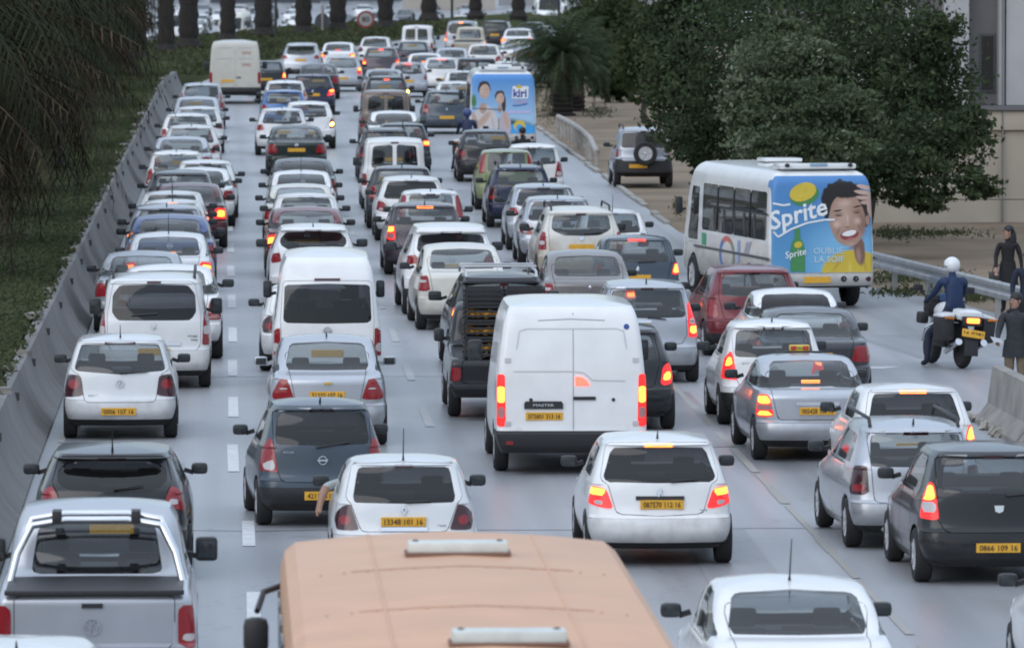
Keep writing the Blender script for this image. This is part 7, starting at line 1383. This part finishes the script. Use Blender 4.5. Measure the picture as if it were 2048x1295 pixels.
for lv in range(4):
    for c in range(2):
        for r_ in range(2):
            lx, ly = -.31+.62*c+random.uniform(-.02, .02), .36+.46*r_+random.uniform(-.02, .02); o = link('crate', cm, None, (ux+lx*math.cos(uyaw)-ly*math.sin(uyaw), uy+lx*math.sin(uyaw)+ly*math.cos(uyaw), .955+.252*lv)); o.rotation_euler = (0, 0, uyaw+random.uniform(-.04, .04))
            tag(o, 'black slatted crate on the dark pickup, %s layer, %s row, %s' % (names[lv], ['tailgate', 'cab'][r_], ['barrier side', 'kerb side'][c]), 'crate', 'crates piled on the dark pickup')
            if lv < 3: q = link('fruit', fmm, o); q['kind'] = 'stuff'
TX = [q for q in VEHICLES if 'taxi' in q[4]][0]; (tx, ty), tyaw = TX[1], TX[2]
ts = tag(empty('taxi_sign', (tx-math.sin(tyaw)*1.95-.05, ty+math.cos(tyaw)*1.95, 1.395), tyaw, .68), 'small yellow and red lit-style sign on the silver taxi roof', 'sign')
MB().box((0, 0, .015), (.95, .16, .03), bev=.01).build('base_bar', M_TRIM, ts); MB().box((.02, 0, .095), (.42, .14, .13), bev=.03).build('box', mat('taxi_yellow', (.68, .50, .08), .4), ts)
for x in (-.11, .15): MB().box((x, -.072, .095), (.11, .012, .085), bev=.003).build('red_panel', mat('taxi_red', (.45, .05, .04), .4), ts)
v_, f_ = text_geo('TAXI', .01); MB().add([(.02+a*.16, -.082, .095+c*.05) for a, c in v_], f_).build('lettering', M_INK, ts, False)

# ================================================================ people
def figure(name, J, E, mats, par, label=None, sub=2):
    """one continuous body: J joints {name: (pos, radius)}, E edges (a, b, material index)"""
    ks = list(J); ix = {k: i for i, k in enumerate(ks)}; me = bpy.data.meshes.new(name); me.from_pydata([J[k][0] for k in ks], [(ix[a], ix[b]) for a, b, _ in E], [])
    o = bpy.data.objects.new(name, me); COL.objects.link(o); md = o.modifiers.new('skin', 'SKIN'); md.use_smooth_shade = True
    lay = me.skin_vertices[0] if me.skin_vertices else None
    if lay is None:
        bm = bmesh.new(); bm.from_mesh(me); bm.verts.layers.skin.verify(); bm.to_mesh(me); bm.free(); lay = me.skin_vertices[0]
    for i, k in enumerate(ks): r = J[k][1]; lay.data[i].radius = (r, r) if not isinstance(r, tuple) else r; lay.data[i].use_root = (i == 0)
    sb_ = o.modifiers.new('sub', 'SUBSURF'); sb_.levels = sb_.render_levels = sub
    dg = bpy.context.evaluated_depsgraph_get(); m2 = bpy.data.meshes.new_from_object(o.evaluated_get(dg)); bpy.data.objects.remove(o); bpy.data.meshes.remove(me)
    for m in mats: m2.materials.append(m)
    A = np.array([J[a][0] for a, b, _ in E]); B = np.array([J[b][0] for a, b, _ in E]); mi = np.array([q for _, _, q in E]); rr = np.array([(J[a][1] if not isinstance(J[a][1], tuple) else J[a][1][0])*.5+(J[b][1] if not isinstance(J[b][1], tuple) else J[b][1][0])*.5 for a, b, _ in E])
    idx = []
    for p in m2.polygons:
        c = np.array(p.center); t = np.clip(((c-A)*(B-A)).sum(1)/((B-A)**2).sum(1), 0, 1); d = np.linalg.norm(A+(B-A)*t[:, None]-c, axis=1)-rr*.6; idx.append(int(mi[d.argmin()]))
    m2.polygons.foreach_set('material_index', idx); m2.polygons.foreach_set('use_smooth', [True]*len(m2.polygons)); m2.update()
    return link(name, m2, par)
SK = mat('skin', (.34, .20, .14), .55); HR_ = mat('black_hair', (.012, .010, .010), .5); SHOE = mat('black_shoe', (.012, .012, .013), .5)
def stand(J, hip=.90, sh=1.40, hd=1.62, wide=1.0, legs=((-.09, 0), (.09, 0)), larm=((-.24, .02, 1.14), (-.25, -.06, .90)), rarm=((.24, .02, 1.14), (.25, -.06, .90)), face=(0, -1), ft=(0, -1)):
    J.update({'pel': ((0, 0, hip), (.135*wide, .10*wide)), 'bel': ((0, 0, hip+.18), (.125*wide, .095*wide)), 'che': ((0, .0, sh-.14), (.15*wide, .105*wide)), 'nec': ((0, 0, sh+.06), .05), 'chin': ((face[0]*.02, face[1]*.02, hd-.05), .065), 'hea': ((face[0]*.01, face[1]*.01, hd+.05), .088), 'top': ((0, 0, hd+.13), .062)})
    for s, n, lg, ar in ((-1, 'l', legs[0], larm), (1, 'r', legs[1], rarm)):
        J.update({n+'hip': ((s*.09, 0, hip-.06), .095*wide), n+'kne': ((lg[0]*1.05, lg[1]*.5-.02, hip*.53), .065*wide), n+'ank': ((lg[0]*1.1, lg[1], .09), .045), n+'toe': ((lg[0]*1.15+ft[0]*.15, lg[1]+ft[1]*.15, .035), .04),
                  n+'sho': ((s*.17*wide, 0, sh-.01), .068*wide), n+'elb': (ar[0], .048*wide), n+'wri': (ar[1], .032)})
        e, w = Vector(ar[0]), Vector(ar[1]); d = (w-e).normalized(); a = d.cross(Vector((0, 1, .2))).normalized()
        J[n+'pal'] = (tuple(w+d*.06), .03)
        for q in range(4): J[n+'f%d' % q] = (tuple(w+d*(.15+.015*(q in (1, 2)))+a*(q-1.5)*.021+Vector((0, -.02, -.015))), .0095)
        J[n+'th'] = (tuple(w+d*.09+a*s*.045+Vector((0, -.03, 0))), .011)
    return J
def edges(top, leg, shoe, hand=0, head=0):
    E = [('pel', 'bel', leg if False else top), ('bel', 'che', top), ('che', 'nec', top), ('nec', 'chin', head), ('chin', 'hea', head), ('hea', 'top', head)]
    for n in 'lr':
        E += [('pel', n+'hip', leg), (n+'hip', n+'kne', leg), (n+'kne', n+'ank', leg), (n+'ank', n+'toe', shoe), ('che', n+'sho', top), (n+'sho', n+'elb', top), (n+'elb', n+'wri', top), (n+'wri', n+'pal', hand)]+[(n+'pal', n+'f%d' % q, hand) for q in range(4)]+[(n+'pal', n+'th', hand)]
    return E
def face_bits(par, hd, f=(0, -1), hair=None, long=False):
    c = Vector((0, 0, hd+.05)); F_ = Vector((*f, 0)).normalized(); S_ = Vector((-F_.y, F_.x, 0))
    MB().ell(c+F_*.098+Vector((0, 0, -.02)), (.014, .014, .022), 8, 6).build('nose', SK, par)
    for s in (-1, 1):
        MB().ell(c+F_*.083+S_*s*.034+Vector((0, 0, .018)), (.012, .012, .008), 8, 5).build('eye', HR_, par); MB().ell(c+S_*s*.088+Vector((0, 0, -.005)), (.014, .018, .028), 8, 6).build('ear', SK, par)
    MB().ell(c+F_*.082+Vector((0, 0, -.062)), (.024, .012, .006), 8, 5).build('mouth', mat('lips', (.25, .09, .08), .5), par)
    if hair:
        b = MB().ell(c-F_*.022+Vector((0, 0, .045)), (.098, .098, .092), 14, 9)
        if long: b.ell(c-F_*.075+Vector((0, 0, -.14)), (.095, .06, .22), 12, 9); b.ell(c-F_*.07+Vector((0, 0, -.30)), (.075, .045, .14), 10, 7)
        b.build('hair', hair, par)
# woman in a long black coat by the guard rail
px = tag(empty('person', (14.73, 136.02, 0), 0), 'person in long black coat with long dark hair and handbag by the guard rail', 'person'); BLK = mat('black_cloth', (.010, .010, .012), .8, var=.2)
J = stand({}, .84, 1.34, 1.50, .95, ((-.07, .02), (.07, -.06)), ((-.23, -.02, 1.08), (-.24, -.16, .88)), ((.24, .0, 1.08), (.26, -.05, .86)), (-.9, -.3), (-.8, -.4)); figure('body', J, edges(1, 1, 2), [SK, BLK, SHOE], px)
face_bits(px, 1.50, (-.9, -.3), HR_, True); ct = MB().lathe([(.14, 1.0), (.165, .85), (.20, .6), (.215, .45)], n=14, cap=False).build('coat_skirt', BLK, px); ct.scale = (1, .8, 1)
hb = tag(empty('handbag', (14.53, 136.02, .70)), 'dark handbag held by the person in the black coat', 'handbag'); MB().box((0, 0, 0), (.32, .14, .22), bev=.06).build('bag', mat('bag_leather', (.035, .04, .04), .5), hb); MB().tube([(-.10, 0, .09), (-.06, 0, .22), (.06, 0, .22), (.10, 0, .09)], .012, 6).build('strap', mat('bag_leather', (.035, .04, .04), .5), hb)
# man in a grey jacket reading something in his hand
GJ = mat('grey_jacket', (.028, .030, .036), .8, var=.2, vscale=12); KH = mat('khaki_trousers', (.17, .13, .09), .8, var=.15); NV = mat('navy_jacket', (.010, .016, .034), .8, var=.2)
p2 = tag(empty('person', (12.16, 111.18, 0)), 'person in grey jacket and khaki trousers holding a paper behind the concrete block', 'person')
J = stand({}, .88, 1.38, 1.53, 1.12, ((-.09, .02), (.09, -.03)), ((-.27, -.06, 1.10), (-.30, -.26, 1.0)), ((.26, .02, 1.10), (.24, -.10, .88)), (-.75, -.65), (-.7, -.6)); figure('body', J, edges(1, 2, 3), [SK, GJ, KH, SHOE], p2); face_bits(p2, 1.53, (-.75, -.65), HR_)
skirt = MB().lathe([(.165, .98), (.19, .80), (.195, .72)], n=14, cap=False).build('jacket_hem', GJ, p2); skirt.scale = (1.05, .8, 1)
pp = tag(MB().box((0, 0, 0), (.16, .22, .004), rot=(.3, .2, .2)).build('paper_sheet', mat('paper', (.45, .46, .48), .7), None), 'small paper in the hand of the person in grey jacket', 'paper'); pp.location = Vector((12.16, 111.18, 0))+Vector((-.33, -.40, 1.0))
p3 = tag(empty('person', (13.86, 124.74, 0)), 'person in navy jacket partly outside the picture beyond the grey jacket', 'person')
J = stand({}, .88, 1.40, 1.55, 1.12, ((-.09, .02), (.09, -.03)), ((-.27, .0, 1.12), (-.28, -.12, .90)), face=(-.3, .9), ft=(-.2, .9)); figure('body', J, edges(1, 2, 3), [SK, NV, BLK, SHOE], p3); face_bits(p3, 1.55, (-.3, .9), HR_)
p4 = tag(empty('person', (8.05, 196.5, 0)), 'person in black top walking behind the blue advert bus', 'person')
J = stand({}, .90, 1.42, 1.58, 1.05, face=(0, 1), ft=(0, 1)); figure('body', J, edges(1, 2, 3), [SK, BLK, NV, SHOE], p4); face_bits(p4, 1.58, (0, 1), HR_)
# forearm out of the silver hatchback window
CL = [q for q in VEHICLES if 'just ahead of the orange bus' in q[4]][0]; cx_, cy_ = CL[1]
pa = tag(empty('person', (cx_-.72, cy_+2.2, 0)), 'driver arm in pale sleeve hanging out of the white hatchback ahead of the orange bus', 'person')
J = {'sho': ((.22, -.02, 1.06), .07), 'elb': ((-.12, -.16, .99), .058), 'mid': ((-.17, -.24, .90), .05), 'wri': ((-.20, -.30, .80), .036), 'pal': ((-.215, -.33, .745), .038)}
E_ = [('sho', 'elb', 1), ('elb', 'mid', 0), ('mid', 'wri', 0), ('wri', 'pal', 0)]
for q in range(4): J['f%d' % q] = ((-.235, -.365+.022*q, .66+.01*(q % 2)), .012); E_.append(('pal', 'f%d' % q, 0))
J['th'] = ((-.19, -.37, .70), .013); E_.append(('pal', 'th', 0)); figure('body', J, E_, [SK, mat('pale_sleeve', (.38, .42, .42), .8)], pa)

# ================================================================ police motorcycle and rider
MW = mat('fairing_white', (.72, .73, .74), .35, coat=.4); MBL = mat('engine_dark', (.03, .03, .032), .5, .3)
def motorbike(loc, yaw, label, rider_label, jacket, police=True, lit=True):
    b = tag(empty('motorcycle', (*loc, 0), yaw), label, 'motorcycle'); b.rotation_euler = (0, R(4), yaw)
    def tyre(y): 
        w = MB().lathe([(.20, -.07), (.27, -.075), (.30, -.05), (.315, 0), (.30, .05), (.27, .075), (.20, .07)], 'X', 28, (0, y, .315)).build('wheel', M_TYRE, b); r_ = MB().lathe([(.21, -.04), (.19, -.03), (.05, -.05), (.05, .05), (.19, .03), (.21, .04)], 'X', 20, (0, y, .315), False); r_.build('rim', M_RIM, w)
    tyre(.32); tyre(1.82)
    MB().box((0, 1.05, .52), (.40, .62, .42), bev=.10).build('engine', MBL, b); MB().tube([(-.10, .32, .315), (-.12, .8, .42)], .035, 8).build('swingarm', MBL, b)
    MB().ell((0, 1.22, .90), (.21, .34, .17), 14, 9).build('fuel_tank', MW, b); MB().box((0, .72, .83), (.30, .62, .12), rot=(.06, 0, 0), bev=.05).build('saddle', M_TRIM, b)
    MB().box((0, .22, .90), (.44, .40, .17), rot=(.12, 0, 0), bev=.08).build('tail_cowl', MW, b); MB().box((0, -.02, .80), (.34, .10, .16), bev=.03).build('tail_unit', M_TRIM, b)
    MB().box((.0, -.085, .815), (.22, .04, .085), bev=.02).build('tail_light', M_LIT if lit else M_LENS, b).name
    for s in (-1, 1):
        MB().box((s*.36, .34, .66), (.24, .48, .42), rot=(0, s*.06, 0), bev=.07).build('pannier', M_TRIM, b); MB().box((s*.36, .36, .865), (.24, .46, .08), rot=(0, s*.25, 0), bev=.035).build('pannier_lid', MW, b)
        MB().tube([(s*.30, .04, .83), (s*.46, .0, .84)], .022, 8).build('indicator', mat('amber_lens', (.5, .16, .02), .2), b)
        MB().tube([(s*.16, .70, .25), (s*.20, .30, .36), (s*.22, -.06, .46)], [.04, .055, .06], 10).build('exhaust_pipe', M_CHROME, b)
        MB().tube([(s*.09, 1.82, .315), (s*.10, 1.60, .95)], .03, 8).build('fork', M_RIM, b); MB().tube([(0, 1.50, 1.06), (s*.22, 1.40, 1.10), (s*.34, 1.24, 1.07)], .017, 8).build('handlebar', M_TRIM, b)
        MB().tube([(s*.28, 1.46, 1.10), (s*.42, 1.46, 1.24)], .01, 6).build('mirror_stem', M_TRIM, b); MB().box((s*.46, 1.45, 1.27), (.17, .05, .11), bev=.03).build('mirror', M_TRIM, b)
        MB().tube([(s*.22, 1.30, .48), (s*.40, 1.25, .40), (s*.40, 1.12, .62), (s*.24, 1.10, .72)], .014, 8).build('crash_bar', M_CHROME, b)
        if police: MB().box((s*.40, 1.30, .78), (.16, .24, .20), bev=.05).build('front_box', M_TRIM, b)
    MB().box((0, 1.62, .98), (.52, .30, .40), bev=.12).build('front_fairing', MBL, b); MB().box((0, 1.60, 1.32), (.44, .03, .36), rot=(.45, 0, 0), bev=.01).build('windshield', glass('clear_screen', (.8, .85, .9)), b); MB().box((.05, 1.44, 1.13), (.22, .04, .13), rot=(.3, 0, 0), bev=.015).build('instrument_panel', mat('instrument_blue', (.04, .09, .22), .3), b)
    MB().box((0, -.06, .44), (.24, .03, .42), rot=(-.15, 0, 0), bev=.01).build('mudguard', M_TRIM, b)
    p = MB().box((0, -.13, .60), (.40, .014, .13), rot=(-.2, .1, 0), bev=.004).build('license_plate', M_PLATE, b); v_, f_ = text_geo('16 0281', .012); MB().add([(a*.34, -.142-c*.018, .60+c*.07-a*.034) for a, c in v_], f_).build('plate_number', M_INK, p, False)
    # rider astride, one foot on the ground
    r = tag(empty('person', (*loc, 0), yaw), rider_label, 'person'); H0 = .92
    J = {'pel': ((0, .66, H0+.02), (.15, .12)), 'bel': ((0, .70, H0+.20), (.14, .11)), 'che': ((0, .74, H0+.42), (.17, .12)), 'nec': ((0, .78, H0+.60), .055), 'chin': ((0, .81, H0+.66), .06), 'hea': ((0, .81, H0+.76), .09), 'top': ((0, .80, H0+.84), .06)}
    for s, n in ((-1, 'l'), (1, 'r')):
        kn = (s*.34, 1.02, .52) if s < 0 else (.30, 1.12, .72); an = (-.42, .86, .10) if s < 0 else (.36, .92, .38)
        J.update({n+'hip': ((s*.12, .70, H0-.02), .10), n+'kne': (kn, .072), n+'ank': (an, .052), n+'toe': ((an[0]+s*.03, an[1]+.16, an[2]-.05), .045), n+'sho': ((s*.20, .74, H0+.53), .075), n+'elb': ((s*.26, .96, H0+.30), .055), n+'wri': ((s*.29, 1.19, H0+.19), .036), n+'pal': ((s*.30, 1.23, H0+.17), .036)})
        for q in range(4): J[n+'f%d' % q] = ((s*(.27+.022*q), 1.28, H0+.13), .012)
        J[n+'th'] = ((s*.25, 1.24, H0+.13), .012)
    E = [('pel', 'bel', 1), ('bel', 'che', 1), ('che', 'nec', 1), ('nec', 'chin', 0), ('chin', 'hea', 0), ('hea', 'top', 0)]
    for n in 'lr': E += [('pel', n+'hip', 2), (n+'hip', n+'kne', 2), (n+'kne', n+'ank', 2), (n+'ank', n+'toe', 3), ('che', n+'sho', 1), (n+'sho', n+'elb', 1), (n+'elb', n+'wri', 1), (n+'wri', n+'pal', 3)]+[(n+'pal', n+'f%d' % q, 3) for q in range(4)]+[(n+'pal', n+'th', 3)]
    figure('body', J, E, [SK, jacket, mat('navy_trousers', (.012, .018, .04), .8), SHOE], r)
    c = Vector((0, .81, H0+.78)); h = MB().ell(c, (.135, .155, .135), 18, 12).build('helmet', MW if police else mat('helmet_blue', (.04, .07, .2), .35), r); MB().box(c+Vector((.02, .13, .05)), (.20, .10, .03), bev=.012).build('peak', MW, h); MB().lathe([(.137, -.04), (.137, -.01)], n=18, c=c, cap=False).build('helmet_band', mat('helmet_grey', (.2, .21, .22), .5), h)
    return b
motorbike((12.28, 119.42), R(14), 'white police motorcycle with black panniers and lit tail lamp', 'police rider in blue jacket and white helmet on the motorcycle', mat('police_blue', (.010, .026, .08), .7, var=.15, vscale=14))
motorbike((7.07, 212.15), R(-2), 'motorcycle squeezed between the black hatchback and the next lane', 'rider in blue and white jacket ahead of the lime green hatchback', mat('rider_navy', (.02, .03, .08), .7), False, False)
